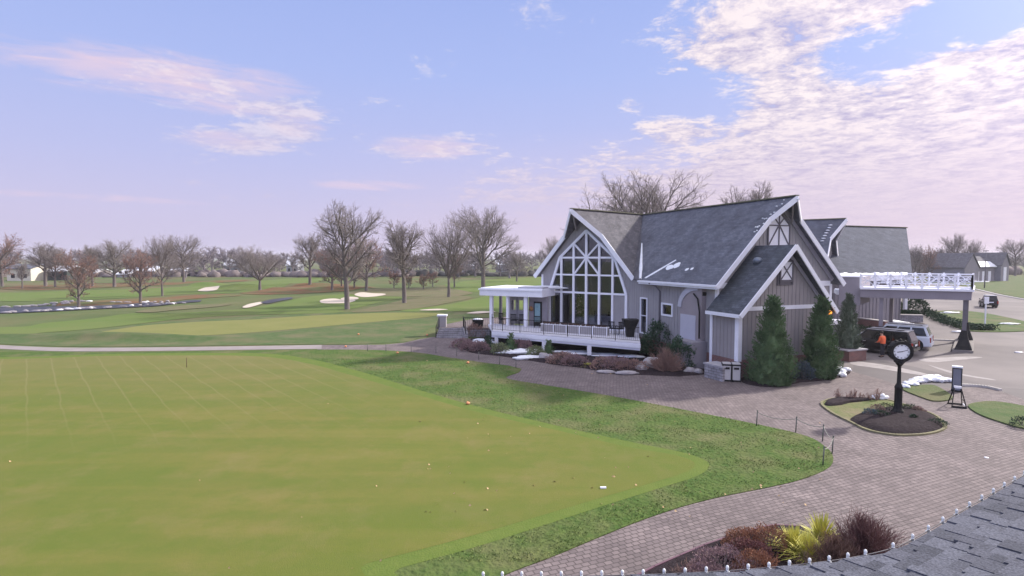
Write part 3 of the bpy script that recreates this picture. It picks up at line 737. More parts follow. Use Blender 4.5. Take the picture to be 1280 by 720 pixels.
cb.box(TM, W2 - AI - 2.3, W2 - AI - .15, BW - .055, BW, ZE - .22, ZE + .12); cb.box(TM, AI + .14, AI + 1.5, BW - .055, BW, ZE - .22, ZE + .12)
build_parts(cb, 'corner_board', m_white, club)
# barge trim under the overhang
bt = MB()
for sgn in (-1, 1):
    a0 = HW + sgn * (HW - AI); bt.beam(TM(a0, BW - .09, MW0(a0) - .17), TM(HW, BW - .09, MW0(HW) - .17), .06, .26)
bt.build('gable_trim', mat('gable_trim_paint', (.42, .40, .46), rough=.6), club)
bk = MB(); bk.beam(TM(HW, BW - .1, ZR - .75), TM(HW, TIP + .1, ZR - .3), .16, .2); bk.beam(TM(HW * .80, BW - .1, roofz(HW * .8) - .4), TM(HW, TIP + .3, ZR - .5), .10, .14); bk.beam(TM(HW * 1.2, BW - .1, roofz(HW * .8) - .4), TM(HW, TIP + .3, ZR - .5), .10, .14)
bk.build('ridge_beam', m_soff, club)

def louvre(T, ac, bpl, w_, z0, z1, ztop, name='louvre_window', star=True):
    """white gable panel with dark bars in a star"""
    p = MB(); h = w_ / 2
    p.prism([T(ac - h, bpl - .05, z0), T(ac + h, bpl - .05, z0), T(ac + h, bpl - .05, z1), T(ac, bpl - .05, ztop), T(ac - h, bpl - .05, z1)], (T(0, 0.05, 0) - T(0, 0, 0)))
    o = p.build(name, m_white, club)
    k = MB(); zb = z0 + .22 if star else z0; zm = z1
    def bar(a0_, z0_, a1_, z1_, t=.07): k.beam(T(a0_, bpl - .075, z0_), T(a1_, bpl - .075, z1_), t, .05, up=(Vv * 0 + U))
    for a_ in (-h, h): bar(ac + a_, zb - .2, ac + a_, z1, .08)
    bar(ac - h, z0 - .02, ac + h, z0 - .02, .12)
    bar(ac - h, z1, ac, ztop, .12); bar(ac + h, z1, ac, ztop, .12)
    if star:
        bar(ac, zb, ac, ztop); bar(ac - h, zb, ac + h, zb); bar(ac - h, z1 - .05, ac + h, z1 - .05)
        bar(ac - h, zb, ac, z1); bar(ac + h, zb, ac, z1); bar(ac, z1, ac - h * .5, (z1 + ztop) / 2 + .05, .06); bar(ac, z1, ac + h * .5, (z1 + ztop) / 2 + .05, .06)
    else:
        bar(ac - h, z0, ac + h, z1, .05); bar(ac + h, z0, ac - h, z1, .05)
    k.build('muntin', m_graytrim, o)
    return o
louvre(TM, HW, BW, 1.8, 7.5, 9.1, 9.95)

# ---- low front wing
A0 = G(921.5, 474)
# keep its rear on the main gable
b_low = (A0 - V((E0.x, E0.y, 0))).dot(U); a_low = (A0 - V((E0.x, E0.y, 0))).dot(Vv)
def TA(a, b, z): return TM(a + a_low, b + b_low, z)
BB = BW - b_low                       # b of the main wall in this frame
WLtip = solve_a(TA, -.4, 3.8, 1044.5); OV = .35
WL = WLtip - .0
ACL = (WL - .35) / 2; ZL = 3.78; ZLR = 7.75
lz = lambda a: ZL + (ZLR - ZL) * (1 - abs(a - ACL) / (ACL + OV))
print('low wing: a_low', a_low, 'b_low', b_low, 'width', WLtip, 'peak', proj(TA(ACL, -.7, ZLR)), 'want 990,307', 'eave', proj(TA(-OV, -.5, ZL)), 'want 924,392', 'back', proj(TA(-OV, BB, ZL)), 'want 887,388; tip r', proj(TA(ACL * 2 + OV, -.5, ZL)), 'want 1044,390')
lr = MB()
roof_slab(lr, [TA(-OV, -.5, ZL), TA(ACL, -.75, ZLR), TA(ACL, BB, ZLR), TA(-OV, BB, ZL)], .14)
roof_slab(lr, [TA(2 * ACL + OV, -.5, ZL), TA(2 * ACL + OV, BB + 1.0, ZL), TA(ACL, BB, ZLR), TA(ACL, -.75, ZLR)], .14)
m_shingd = brick_mat('shingles_dark', (.098, .108, .135), (.065, .074, .092), (.04, .042, .055), .30, .16, .006, rough=.9, bump=.012, var=.35, vscale=1.6, big=((.055, .065, .07), .6))
low_roof = lr.build('roof', m_shingd, club)
lf = MB()
rake(lf, [TA(-OV, -.54, ZL), TA(ACL, -.79, ZLR)], drop=.10, h_=.26); rake(lf, [TA(2 * ACL + OV, -.54, ZL), TA(ACL, -.79, ZLR)], drop=.10, h_=.26)
lf.beam(TA(-OV - .04, -.5, ZL - .1), TA(-OV - .04, BB - .02, ZL - .1), .07, .2)
lf.build('fascia', m_white, low_roof)
lv = MB(); q = TA(ACL - 1.0, 1.1, lz(ACL - 1.0)); lv.blob(q + V((0, 0, .12)), .28, .28, .22, 3, .02, 1, 3); lv.build('roof_vent', mat('vent_metal', (.18, .21, .27), rough=.4, metallic=.4), low_roof)
lw_ = MB(); WZ = lambda a: lz(a) - .16
lw_.prism(gable_poly(TA, 0, 2 * ACL, 0, 1.1, ACL, WZ), U * .2)
lw_.box(TA, 0, .2, .2, BB, 1.1, ZL + .15); lw_.box(TA, 2 * ACL - .2, 2 * ACL, .2, BB, 1.1, ZL + .1)
siding(lw_, TA, .25, 2 * ACL - .2, 0, 1.12, lambda a: WZ(a) - .08)
siding(lw_, SW(TA), .25, BB - .25, 0, 1.12, lambda a: ZL - .05)
lw_.build('wall', mat('siding_paint_front', (.33, .305, .312), (.28, .26, .268), scale=.8, rough=.7, detail=8, spec=.25), club)
lb = MB(); lb.box(TA, -.04, 2 * ACL + .04, -.04, BB - .06, 0, 1.1); lb.build('foundation', m_brick, club)
lc = MB(); lc.box(TA, -.05, .22, -.07, .0, 1.02, ZL + .05); lc.box(TA, -.07, .0, 0, .20, 1.02, ZL - .05); lc.box(TA, -.07, 0, BB - .25, BB - .05, .55, ZL - .05)
lc.box(TA, 2 * ACL - .2, 2 * ACL + .05, -.07, 0, 1.02, ZL); lc.box(TA, .22, 2 * ACL - .2, -.06, -.0, ZL + .15, ZL + .38)
build_parts(lc, 'corner_board', m_white, club)
lt_ = MB()
for sgn in (-1, 1): a0 = ACL + sgn * (ACL - .05); lt_.beam(TA(a0, -.10, WZ(a0) - .1), TA(ACL, -.10, WZ(ACL) - .1), .06, .24)
lt_.build('gable_trim', _M['gable_trim_paint'], club)
wy = 5.55
sq = MB(); sq.box(TA, ACL - .62, ACL + .62, -.08, 0, wy - .18, wy + 1.42); sq.build('louvre_surround', m_graytrim, club)
def TAo(a, b, z): return TA(a, b - .07, z)
louvre(TAo, ACL, 0, .96, wy + .1, wy + 1.25, wy + 1.25 + .001, star=False)

# arched panel, duct and vent on the long wall behind the low wing
pb0, pb1 = bpx(882, 3), bpx(855, 3)
pa = MB(); n = 12; arc = []
for i in range(n + 1):
    t = math.pi / 2 * i / n; arc.append(TM(AI - .35, pb1 - (pb1 - pb0) * .85 * (1 - math.cos(t)), 3.75 + 1.35 * math.sin(t)))
arc_poly = [TM(AI - .35, pb0, 1.6), TM(AI - .35, pb1, 1.6)] + arc + [TM(AI - .35, pb0, 5.1)]
pa.prism(arc_poly, Vv * .35)
pa_o = pa.build('flue_cover', mat('flue_panel', (.33, .29, .31), (.28, .25, .27), scale=1, rough=.7), club)
pt = MB()
for i in range(n): 
    p, q = arc[i], arc[i + 1]; pt.beam(p - Vv * .03, q - Vv * .03, .35, .06, up=Vv)
pt.box(TM, AI - .38, AI - .352, pb0 + .5, pb1 - .1, 1.65, 3.3)
pt.build('flue_trim', mat('pale_panel', (.50, .50, .58), (.44, .44, .52), scale=1, rough=.6), pa_o)
pw = MB(); pw.box(TM, AI - 1.25, AI, pb0 - .2, pb0 + 1.5, 0, 1.72); pw.build('flue_base', mat('render_block', (.33, .31, .34), (.27, .255, .285), scale=1.2, rough=.9), pa_o)
vt = MB(); c = TM(AI, bpx(880, 5), 4.72); vt.tube([c - Vv * .28, c], .24, 14); vt.build('wall_vent', m_dark, club)
dd = MB(); dd.tube([TM(AI - .4, pb0 + .7, 4.7), TM(AI - .45, pb0 + .25, 4.4), TM(AI - .45, pb0 + .05, 3.6), TM(AI - .45, pb0 + .05, 1.9)], .05, 8); dd.build('cable_conduit', m_dark, club)
ds = MB(); bd = bpx(826, 4.5); ds.tube([TM(-.1, bd + .6, ZE - .15), TM(.2, bd + .2, ZE - .35), TM(AI - .08, bd, ZE - .7), TM(AI - .08, bd, 1.0)], .055, 8); ds.build('downspout', m_graytrim, club)

# ---- glass wing
ZD = 1.3
gl = G(702, 406.3, ZD); gr = G(765.7, 411.9, ZD)
FH = (gr - gl).normalized(); PAN = (gr - gl).length / 4
CB = gl + (gr - gl) * .5            # below the window's centre
CB = gl + FH * PAN * 2
NO = V((FH.y, -FH.x, 0));
if NO.y > 0: NO = -NO               # outward normal, towards the camera
def TG(a, d, z): return V((CB.x, CB.y, 0)) + FH * a + NO * d + V((0, 0, z))   # d outward
ZGR = 10.85
# the ridge leans: swept along the line from the facade's centre to the junction
rj = J - TG(0, 0, ZR); rj.z = 0; SWP = rj.normalized()
def TS(a, s_, z): return TG(a, 0, z) + SWP * s_      # s_ < 0 is outward
# tips
def sol(px, s_, z, lo, hi):
    for _ in range(60):
        mid = (lo + hi) / 2
        if proj(TS(mid, s_, z))[0] < px: lo = mid
        else: hi = mid
    return lo
SO = -.45; aR = sol(791.5, SO, 5.5, 0, 9); aL = sol(668.5, SO, 5.5, -9, 0)
s_pk = None
lo, hi = -4, 0
for _ in range(60):
    mid = (lo + hi) / 2
    if proj(TS(0, mid, ZGR))[0] < 713.5: lo = mid
    else: hi = mid
s_pk = lo
print('glass wing: panel', PAN, 'aL aR', aL, aR, 'peak sweep', s_pk, proj(TS(0, s_pk, ZGR)), 'want 713,262; tips', proj(TS(aR, SO, 5.55)), proj(TS(aL, SO, 5.55)), 'want 791,346 / 668,343', 'facade top', proj(TG(0, 0, 9.16)))
ZT = 5.5
gz = lambda a: ZT + (ZGR - ZT) * (1 - (a / aR if a > 0 else a / aL))
gr_ = MB()
PK = TS(0, s_pk, ZGR); KR = TS(aR * .38, SO, gz(aR * .38)); KL = TS(aL * .38, SO, gz(aL * .38))
TRt = TS(aR, SO, ZT); TLt = TS(aL, SO, ZT)
L0 = (J - TG(0, 0, ZR)).length
JJ = V((J.x, J.y, J.z + .02))
VL2 = TM(0, BV, ZE + .02)
gr_.prism([TRt, KR, PK, JJ], V((0, 0, -.16))) if False else None
# right slope: fan from the peak, ends in the valley
def tri(b, p, q, r_, t=.16): b.prism([p, q, r_], V((0, 0, -t)))
tri(gr_, PK, KR, JJ); tri(gr_, KR, TRt, JJ); tri(gr_, TRt, VL2, JJ)
BK = TS(aL, L0, ZT); tri(gr_, PK, KL, JJ); tri(gr_, KL, TLt, JJ); tri(gr_, TLt, BK, JJ)
groof = gr_.build('roof', m_shingb, club)
gc = MB(); gc.beam(PK + V((0, 0, .03)), JJ + V((0, 0, .03)), .3, .07); gc.build('ridge_cap', m_ridge, groof)
gf = MB(); o_ = NO * .04
rake(gf, [TRt + o_, KR + o_, PK + o_], h_=.34); rake(gf, [TLt + o_, KL + o_, PK + o_], h_=.34)
gf.build('fascia', m_white, groof)
sp_ = MB(); sp_.beam(TG(aL * .2, .1, gz(aL * .2) - .5), PK + V((0, 0, -.5)) - SWP * s_pk * .15, .12, .2); sp_.beam(TG(aR * .2, .1, gz(aR * .2) - .5), PK + V((0, 0, -.5)) - SWP * s_pk * .15, .12, .2)
sp_.build('ridge_beam', m_soff, groof)
# facade wall with the great window cut out
wl, wr = -PAN * 3, PAN * 3
zr1, zr2, zr3 = 4.12, 5.58, 7.0      # transoms
ws = PAN * 2.13                       # half width at the springing
apex = 9.2
outer = [(aL * .93, 0), (aR * .93, 0), (aR * .93, gz(aR * .93) - .2), (0, ZGR - .25), (aL * .93, gz(aL * .93) - .2)]
hole_ = [(wl, ZD), (wr, ZD), (wr, zr1), (ws, zr3), (0, apex), (-ws, zr3), (wl, zr1)]
gw = MB(); gw.prism([TG(a, 0, z) for a, z in outer], -NO * .2, [[TG(a, 0, z) for a, z in hole_]])
def gtop(a): return gz(a) - .25
def winhalf(z): return PAN * 3 if z < zr1 else (PAN * 3 + (ws - PAN * 3) * (z - zr1) / (zr3 - zr1) if z < zr3 else ws * (1 - (z - zr3) / (apex - zr3)))
k = aL * .93
while k < aR * .93:
    # batten from the window outline up to the roof
    aa = abs(k)
    if aa >= PAN * 3: z0 = 0
    elif aa > ws: z0 = zr1 + (PAN * 3 - aa) / (PAN * 3 - ws) * (zr3 - zr1)
    else: z0 = zr3 + (ws - aa) / ws * (apex - zr3)
    z0 += .12 if z0 else 0
    if gtop(k) - z0 > .1: gw.box(TG, k - .025, k + .025, 0, .025, z0, gtop(k))
    k += .305
# side walls of the wing
gw.prism([TG(aL * .93, -.2, 0), TG(aL * .93, -.2, gz(aL * .93) - .2), TS(aL * .93, L0, gz(aL * .93) - .2), TS(aL * .93, L0, 0)], FH * .2)
gw.build('wall', m_side, club)
gs = MB(); gs.prism([TG(wr - .98 * PAN, .02, ZD), TG(wr - .05, .02, ZD), TG(wr - .05, .02, zr1 - .06), TG(wr - .98 * PAN, .02, zr1 - .06)], -NO * .05)
k = wr - .95 * PAN
while k < wr - .1: gs.box(TG, k - .02, k + .02, .02, .04, ZD, zr1 - .06); k += .2
gs.build('wall_panel', m_side, club)
gm = MB()
def bar(a0, z0, a1, z1, t=.16, d=.06, dp=.14): gm.beam(TG(a0, d, z0), TG(a1, d, z1), t, dp, up=NO)
for a0, z0, a1, z1 in zip([h[0] for h in hole_], [h[1] for h in hole_], [h[0] for h in hole_[1:] + hole_[:1]], [h[1] for h in hole_[1:] + hole_[:1]]): bar(a0, z0, a1, z1, .2, .07, .16)
for i in (-2, -1, 0, 1, 2):
    a = i * PAN; zt = apex if i == 0 else (zr3 + (ws - abs(a)) / ws * (apex - zr3)); bar(a, ZD, a, zt, .17 if abs(i) else .18)
bar(wl, zr1, wr, zr1, .15, .055); h2 = winhalf(zr2); bar(-h2, zr2, h2, zr2, .13, .05); bar(-ws, zr3, ws, zr3, .15, .055)
for sgn in (-1, 1):
    bar(0, zr3, sgn * PAN, zr3 + (ws - PAN) / ws * (apex - zr3), .13, .045); bar(0, zr3, sgn * PAN, zr2, .13, .045)
win = gm.build('window', m_white, club)
gp = MB(); gp.prism([TG(a, -.05, z) for a, z in hole_], -NO * .02); gp.build('pane', m_glass, win)
cbg = MB()
cbg.box(TG, aL * .93 - .03, aL * .93 + .16, -.1, .03, ZD, gz(aL * .93) - .3)
cbg.build('corner_board', m_white, club)
# interior: floor, ceiling beams, back wall with windows that look out to the course
BKD = 8.5
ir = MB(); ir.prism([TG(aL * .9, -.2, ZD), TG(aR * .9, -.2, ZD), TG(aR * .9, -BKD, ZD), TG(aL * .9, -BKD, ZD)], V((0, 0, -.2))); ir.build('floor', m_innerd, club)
def bk_hit(x, y):
    d = ray(x, y); c = TG(0, -BKD, 0); t = (c - V((0, 0, CAMH))).dot(NO) / d.dot(NO); p = V((0, 0, CAMH)) + d * t; return (p - V((CB.x, CB.y, 0))).dot(FH), p.z
holes = []
for (x0, y0, x1, y1) in ((722.5, 375, 729, 386), (735.5, 375, 739, 382), (741, 375, 744, 382)):
    a0, z1 = bk_hit(x0, y0); a1, z0 = bk_hit(x1, y1); holes.append([TG(a0, -BKD, z0), TG(a1, -BKD, z0), TG(a1, -BKD, z1), TG(a0, -BKD, z1)])
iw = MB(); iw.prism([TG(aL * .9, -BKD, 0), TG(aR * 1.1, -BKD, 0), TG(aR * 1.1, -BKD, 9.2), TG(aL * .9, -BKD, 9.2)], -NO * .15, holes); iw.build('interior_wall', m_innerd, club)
it = MB()
for z in (zr2, 7.3): it.beam(TG(aL * .7, -3, z), TG(aR * .7, -3, z), .2, .3)
for a in (-2.2, 0, 2.2): it.beam(TG(a, -.3, 7.6), TG(a, -8, 7.6), .2, .25)
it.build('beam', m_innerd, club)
lp_ = MB(); lp_.prism([TG(wl + .1, -1.0, ZD), TG(wl + .95 * PAN, -1.0, ZD), TG(wl + .95 * PAN, -1.0, 4.6), TG(wl + .1, -1.0, 5.2)], -NO * .1); lp_.build('interior_wall', m_inner, club)

# ---- white flat-roofed porch at the far left end
p1 = G(614.6, 405.3, ZD); p2 = G(659, 408, ZD); PH = (p2 - p1).normalized(); PN = V((PH.y, -PH.x, 0)); PN = PN if PN.y < 0 else -PN
def TP(a, d, z): return V((p1.x, p1.y, 0)) + PH * a + PN * d + V((0, 0, z))
def apx(x, z=3, d=0):
    lo, hi = -5, 15
    for _ in range(50):
        mid = (lo + hi) / 2
        if proj(TP(mid, d, z))[0] < x: lo = mid
        else: hi = mid
    return lo
po = MB(); aw = apx(681, 4)
po.box(TP, apx(599.5, 4, .4), aw - .05, -4.6, .4, 3.78, 4.25); po.box(TP, apx(598.3, 4, .4), aw - .05, -4.65, .48, 4.25, 4.37)
pr = po.build('porch_roof', m_white, club)
ps = MB(); ps.box(TP, apx(601, 4, .3), aw - .1, -4.4, .3, 4.37, 4.45)
ps.blob(TP(4.2, -1.5, 4.48), 1.9, .7, .14, 2, .3, 1.5, 3); ps.build('snow', m_snow, pr)
sk = MB(); sk.box(TP, 2.6, 4.8, -1.2, .2, 4.45, 4.58); sk.build('skylight', mat('pale_panel', (.5, .5, .58)), pr)
for x, wd in ((614.4, .26), (635, .22), (657.5, .30)):
    c = MB(); a = apx(x); c.box(TP, a - wd / 2, a + wd / 2, -.13, .13, ZD, 3.78); c.build('column', m_white, club)
for x in (625, 622):
    pass
c = MB(); a = apx(626, 3, -4.2); c.box(TP, a - .12, a + .12, -4.3, -4.1, ZD - .6, 3.78); c.build('column', m_graytrim, club)
c = MB(); a = apx(641, 3, -4.2); c.box(TP, a - .12, a + .12, -4.3, -4.1, ZD - .6, 3.78); c.build('column', m_graytrim, club)
# porch screen wall with two glazed doors, and the entry door
sw = MB(); a0, a1 = apx(637, 3, -1.2), apx(656, 3, -1.2)
am = (a0 + a1) / 2; wins = []
for c0 in (a0 + (a1 - a0) * .25, a0 + (a1 - a0) * .75): wins.append([TP(c0 - .20, -1.2, 2.5), TP(c0 + .20, -1.2, 2.5), TP(c0 + .20, -1.2, 3.35), TP(c0 - .20, -1.2, 3.35)])
sw.prism([TP(a0, -1.2, ZD), TP(a1, -1.2, ZD), TP(a1, -1.2, 3.78), TP(a0, -1.2, 3.78)], -PN * .08, wins); d_ = sw.build('door', m_side, club)
k = MB(); k.box(TP, am - .02, am + .02, -1.2, -1.17, ZD, 3.75); k.build('door_gap', m_graytrim, d_)
e0, e1 = apx(661, 3, -.6), apx(680.5, 3, -.6)
ew = MB(); ew.box(TP, e0, e1 + .3, -.75, -.6, ZD, 3.78); ew.build('wall', mat('porch_wall', (.26, .24, .27)), club)
dw = MB(); dw.box(TP, apx(667.5, 3, -.6), apx(677.5, 3, -.6), -.6, -.55, ZD, 3.35); do = dw.build('door', m_dark, club)
dg = MB(); dg.box(TP, apx(668.8, 3, -.6), apx(675.5, 3, -.6), -.55, -.53, ZD + .35, 3.2); dg.build('pane', mat('door_blind', (.25, .40, .45), (.18, .30, .34), scale=6), do)
wt_ = MB(); c = TP(apx(664.5, 3, -.6), -.55, 2.75); wt_.blob(c, .2, .1, .2, 1, .3, 3, 2); tag(wt_.build('wreath', mat('wreath_red', (.45, .12, .08), (.12, .2, .06), scale=14)), 'small reddish wreath beside the glazed porch door', 'wreath')

# ---- deck with white fascia, posts, railing
dfp = [(615, 413.5), (628, 414.6), (650, 416.4), (680, 419), (710, 421.4), (740, 424), (770, 426.4), (800.5, 429)]
df = [G(x, y, ZD) for x, y in dfp]
back = [TM(AI, bpx(800, ZD) + .2, ZD), TG(wr, .0, ZD), TG(wl - .3, .0, ZD), TP(apx(680), -.6, ZD), TP(apx(612), -.6, ZD), TP(apx(612), .25, ZD)]
deckpts = df + [V((p.x, p.y, ZD)) for p in back]
deck = thing('deck', G(700, 440), 'curved raised white deck on square posts running below the glass gable', 'deck')
dk = MB(); dk.prism(deckpts, V((0, 0, -.15))); dk.build('deck_floor', m_deck, deck)
fc = MB()
for p, q in zip(df[:-1], df[1:]):
    fc.beam(p + V((0, 0, -.21)), q + V((0, 0, -.21)), .10, .26, ext=.01); fc.beam(p + V((0, .12, -.42)), q + V((0, .12, -.42)), .10, .18, ext=.01)
fc.build('fascia', m_white, deck)
for x in (620.5, 680.0, 737):
    # on the ground under the fascia
    a = min(range(len(dfp)), key=lambda i: abs(dfp[i][0] - x)); 
    for p, q, pp, qq in zip(dfp[:-1], dfp[1:], df[:-1], df[1:]):
        if p[0] <= x <= q[0]: c_ = pp.lerp(qq, (x - p[0]) / (q[0] - p[0]))
    b = MB(); b.box(None, c_.x - .14, c_.x + .14, c_.y + .02, c_.y + .30, -.02, ZD - .45); b.build('post', m_white, deck)
rl = MB(); L_ = 0
ins = [p + V((0, .28, 0)) for p in df]; ins = [ins[0] + V((-.1, 2.6, 0))] + ins
for p, q in zip(ins[:-1], ins[1:]):
    rl.tube([p + V((0, 0, 1.0)), q + V((0, 0, 1.0))], .022, 5); rl.tube([p + V((0, 0, .12)), q + V((0, 0, .12))], .015, 5)
    n = max(1, int((q - p).length / .14))
    for i in range(n): c_ = p.lerp(q, i / n); rl.tube([c_ + V((0, 0, .12)), c_ + V((0, 0, 1.0))], .0075, 4, caps=False)
    n = max(1, round((q - p).length / 1.6))
    for i in range(n): c_ = p.lerp(q, i / n); rl.tube([c_, c_ + V((0, 0, 1.03))], .028, 6)
rl.build('railing', m_dark, deck)
# dark skirting wall behind the posts
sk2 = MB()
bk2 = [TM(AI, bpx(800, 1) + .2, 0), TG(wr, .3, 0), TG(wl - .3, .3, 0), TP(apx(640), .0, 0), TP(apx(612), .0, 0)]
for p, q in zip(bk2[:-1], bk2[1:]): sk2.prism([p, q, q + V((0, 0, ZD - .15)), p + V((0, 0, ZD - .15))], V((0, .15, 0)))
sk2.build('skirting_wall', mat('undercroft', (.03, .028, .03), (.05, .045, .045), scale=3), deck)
# ------------------------------------------------------------------ rear wings, porte-cochere
m_stucco = mat('rear_wall_paint', (.24, .225, .26), (.20, .19, .215), scale=.8, rough=.8)
rear = thing('rear_wing', G(1100, 396), 'rear clubhouse wing whose broad shingle roof carries snow along its eave', 'building')
PD = V((FH.y * -1, FH.x, 0)); 
if PD.y < 0: PD = -PD                       # the second axis of the rear buildings
# third roof: broad slope facing the camera
r3 = G(1133, 284.9, 10.8); e3 = G(1141, 346, 5.0); k3 = V(G(1127.5, 293, 10.0))
r3l = r3 - Vv * 13; e3l = e3 - Vv * 13
b = MB(); b.prism([e3, e3l, r3l, r3, k3], V((0, 0, -.2))); b.prism([r3, r3l, r3l + U * 7 + V((0, 0, -5.8)), r3 + U * 7 + V((0, 0, -5.8))], V((0, 0, -.2))); ro = b.build('roof', brick_mat('shingles_rear', (.095, .105, .14), (.07, .078, .106), (.04, .044, .06), .30, .145, .006, rough=.95, bump=.012, var=.25, vscale=1.1), rear)
b = MB(); b.beam(r3l + V((0, 0, .05)), r3 + V((0, 0, .05)), .35, .1); b.build('ridge_cap', m_ridge, ro)
b = MB(); rake(b, [e3, k3, r3], h_=.35); b.beam(e3 - V((0, 0, .15)), e3l - V((0, 0, .15)), .1, .3); b.build('fascia', m_white, ro)
b = MB(); vs = []; fs = []; n = 40; dn = (r3 - e3).normalized()
for i in range(n + 1):
    p = e3.lerp(e3l, .06 + i / n * .94); hh = .9 + .45 * noise.noise(V((i * .35, 3, 1))) + .25 * noise.noise(V((i * 1.1, 7, 1)))
    vs += [p + V((0, 0, .0)), p + V((0, 0, .18)), p + dn * hh + V((0, 0, .16)), p + dn * (hh + .12) + V((0, 0, .0))]
for i in range(n):
    for k in range(3): fs.append((4 * i + k, 4 * i + 4 + k, 4 * i + 5 + k, 4 * i + 1 + k))
b.add(vs, fs, True); b.build('snow', m_snow, ro)
b = MB(); w0 = e3 + U * .8 - V((0, 0, 5)) - Vv * .5; w1 = w0 - Vv * 14
b.prism([w0, w1, w1 + V((0, 0, 5)), w0 + V((0, 0, 5))], U * .3); b.prism([w0, w0 + U * 9, w0 + U * 9 + V((0, 0, 5)), w0 + V((0, 0, 5))], -Vv * .3)
k = 0
while k < 13.5:
    p = w0 - Vv * (.2 + k) - U * .03; b.beam(p + V((0, 0, 2.4)), p + V((0, 0, 4.9)), .05, .05) if False else b.beam(p, p + V((0, 0, 5)), .06, .06); k += .5
b.build('wall', m_stucco, rear)
for x in (1087.5, 1131):
    q = G(x, 394.5); b = MB(); b.box(None, q.x - .16, q.x + .16, q.y - .16, q.y + .16, 0, 4.6); b.build('post', mat('tan_post', (.36, .31, .27)) if x < 1100 else m_white, rear)
# second gable between the main gable and the broad roof
sg = thing('side_gable', G(1050, 400), 'narrow steep gable rising between the main gable and the broad snowy roof', 'building')
pk2 = G(1058, 273.3, 10.9); c2 = pk2 - FH * 1.6
def T2(a, d, z): return V((c2.x, c2.y, 0)) + PD * a + FH * d + V((0, 0, z))
hw2 = 4.6; z2 = 5.5
def g2z(a): return z2 + (10.9 - z2) * (1 - abs(a) / hw2) + .0
b = MB()
for s_ in (-1, 1): b.prism([T2(s_ * hw2, .5, z2), T2(s_ * hw2 * .35, .5, g2z(hw2 * .35)), T2(0, 1.6, 10.9), T2(0, -9, 10.9), T2(s_ * hw2, -9, z2)], V((0, 0, -.16)))
ro = b.build('roof', m_shing, sg)
b = MB(); b.beam(T2(0, 1.6, 10.94), T2(0, -9, 10.94), .3, .08); b.build('ridge_cap', m_ridge, ro)
b = MB()
for s_ in (-1, 1): rake(b, [T2(s_ * hw2, .54, z2), T2(s_ * hw2 * .35, .54, g2z(hw2 * .35)), T2(0, 1.64, 10.9)], h_=.34)
b.build('fascia', m_white, ro)
b = MB(); b.prism([T2(-hw2 + .5, 0, 0), T2(hw2 - .5, 0, 0), T2(hw2 - .5, 0, g2z(hw2 - .5) - .2), T2(0, 0, 10.6), T2(-hw2 + .5, 0, g2z(hw2 - .5) - .2)], -FH * .2)
b.prism([T2(-hw2 + .5, 0, 0), T2(-hw2 + .5, -9, 0), T2(-hw2 + .5, -9, z2), T2(-hw2 + .5, 0, z2)], PD * .2)
a = -hw2 + .7
while a < hw2 - .6: b.beam(T2(a, .02, 0), T2(a, .02, g2z(a) - .3), .05, .05); a += .4
b.build('wall', m_side, sg)
b = MB(); 
for i in range(7): q = T2(-hw2 * (.12 + .05 * i), .3 - .08 * i, g2z(hw2 * (.12 + .05 * i)) + .03); b.blob(q, .22, .22, .07, i, .4, 2, 1)
b.build('snow', m_snow, ro)
lo_ = MB(); lo_.prism([T2(-.55, .04, 7.4), T2(.55, .04, 7.4), T2(.55, .04, 8.9), T2(-.55, .04, 8.9)], FH * .05); lo_.build('louvre_window', m_graytrim, sg)

# porte-cochere
c_fr = G(1204, 439.5); c_fl0 = G(1100, 433)
FDx = c_fl0 - c_fr; PL = V((c_fr.x, c_fr.y, 0)) - V((0, 0, 0)); AX = FDx.normalized()         # from right to left
BX = V((-AX.y, AX.x, 0));
if BX.y < 0: BX = -BX
BX = (BX * .97 + V((1, 0, 0)) * .26).normalized()
def TC(a, d, z): return V((c_fr.x, c_fr.y, 0)) + AX * a + BX * d + V((0, 0, z))
pc = thing('porte_cochere', TC(3, 3, 0), 'flat grey porte cochere on tall posts with white crossed balustrade round its top', 'canopy')
zb_, zt_ = 3.86, 4.50
la = None
lo, hi = 0, 15
for _ in range(50):
    mid = (lo + hi) / 2
    if proj(TC(mid, -.3, 4.5))[0] > 1075.5: lo = mid
    else: hi = mid
la = lo; DW = 7.2
b = MB(); b.box(TC, -.35, la, -.35, -.15, zb_, zt_); b.box(TC, -.35, -.15, -.15, DW, zb_, zt_); b.box(TC, -.15, la, DW - .2, DW, zb_, zt_); b.box(TC, -.15, la, -.15, DW - .2, zt_ - .25, zt_ - .05)
for d_ in (1.5, 3.0, 4.5, 6.0): b.box(TC, -.15, la, d_, d_ + .12, zb_ + .15, zt_ - .25)
b.build('canopy_frame', mat('canopy_paint', (.27, .25, .29), (.23, .21, .245), scale=1, rough=.7), pc)
b = MB(); b.box(TC, -.5, la, -.5, -.30, zt_, zt_ + .16); b.box(TC, -.5, -.30, -.30, DW + .1, zt_, zt_ + .16); b.box(TC, -.30, la, -.30, DW, zt_ - .03, zt_ + .05); b.build('cornice', m_white, pc)
b = MB()
for i in range(6):
    a0 = la * i / 6 + .12; b.prism([TC(a0, -.28, zt_ + .05), TC(a0 + la / 6 - .24, -.28, zt_ + .05), TC(a0 + la / 6 - .3, .5, zt_ + .07), TC(a0 + .06, .5, zt_ + .07)], V((0, 0, .12)))
b.build('snow', m_snow, pc)
bl = MB()
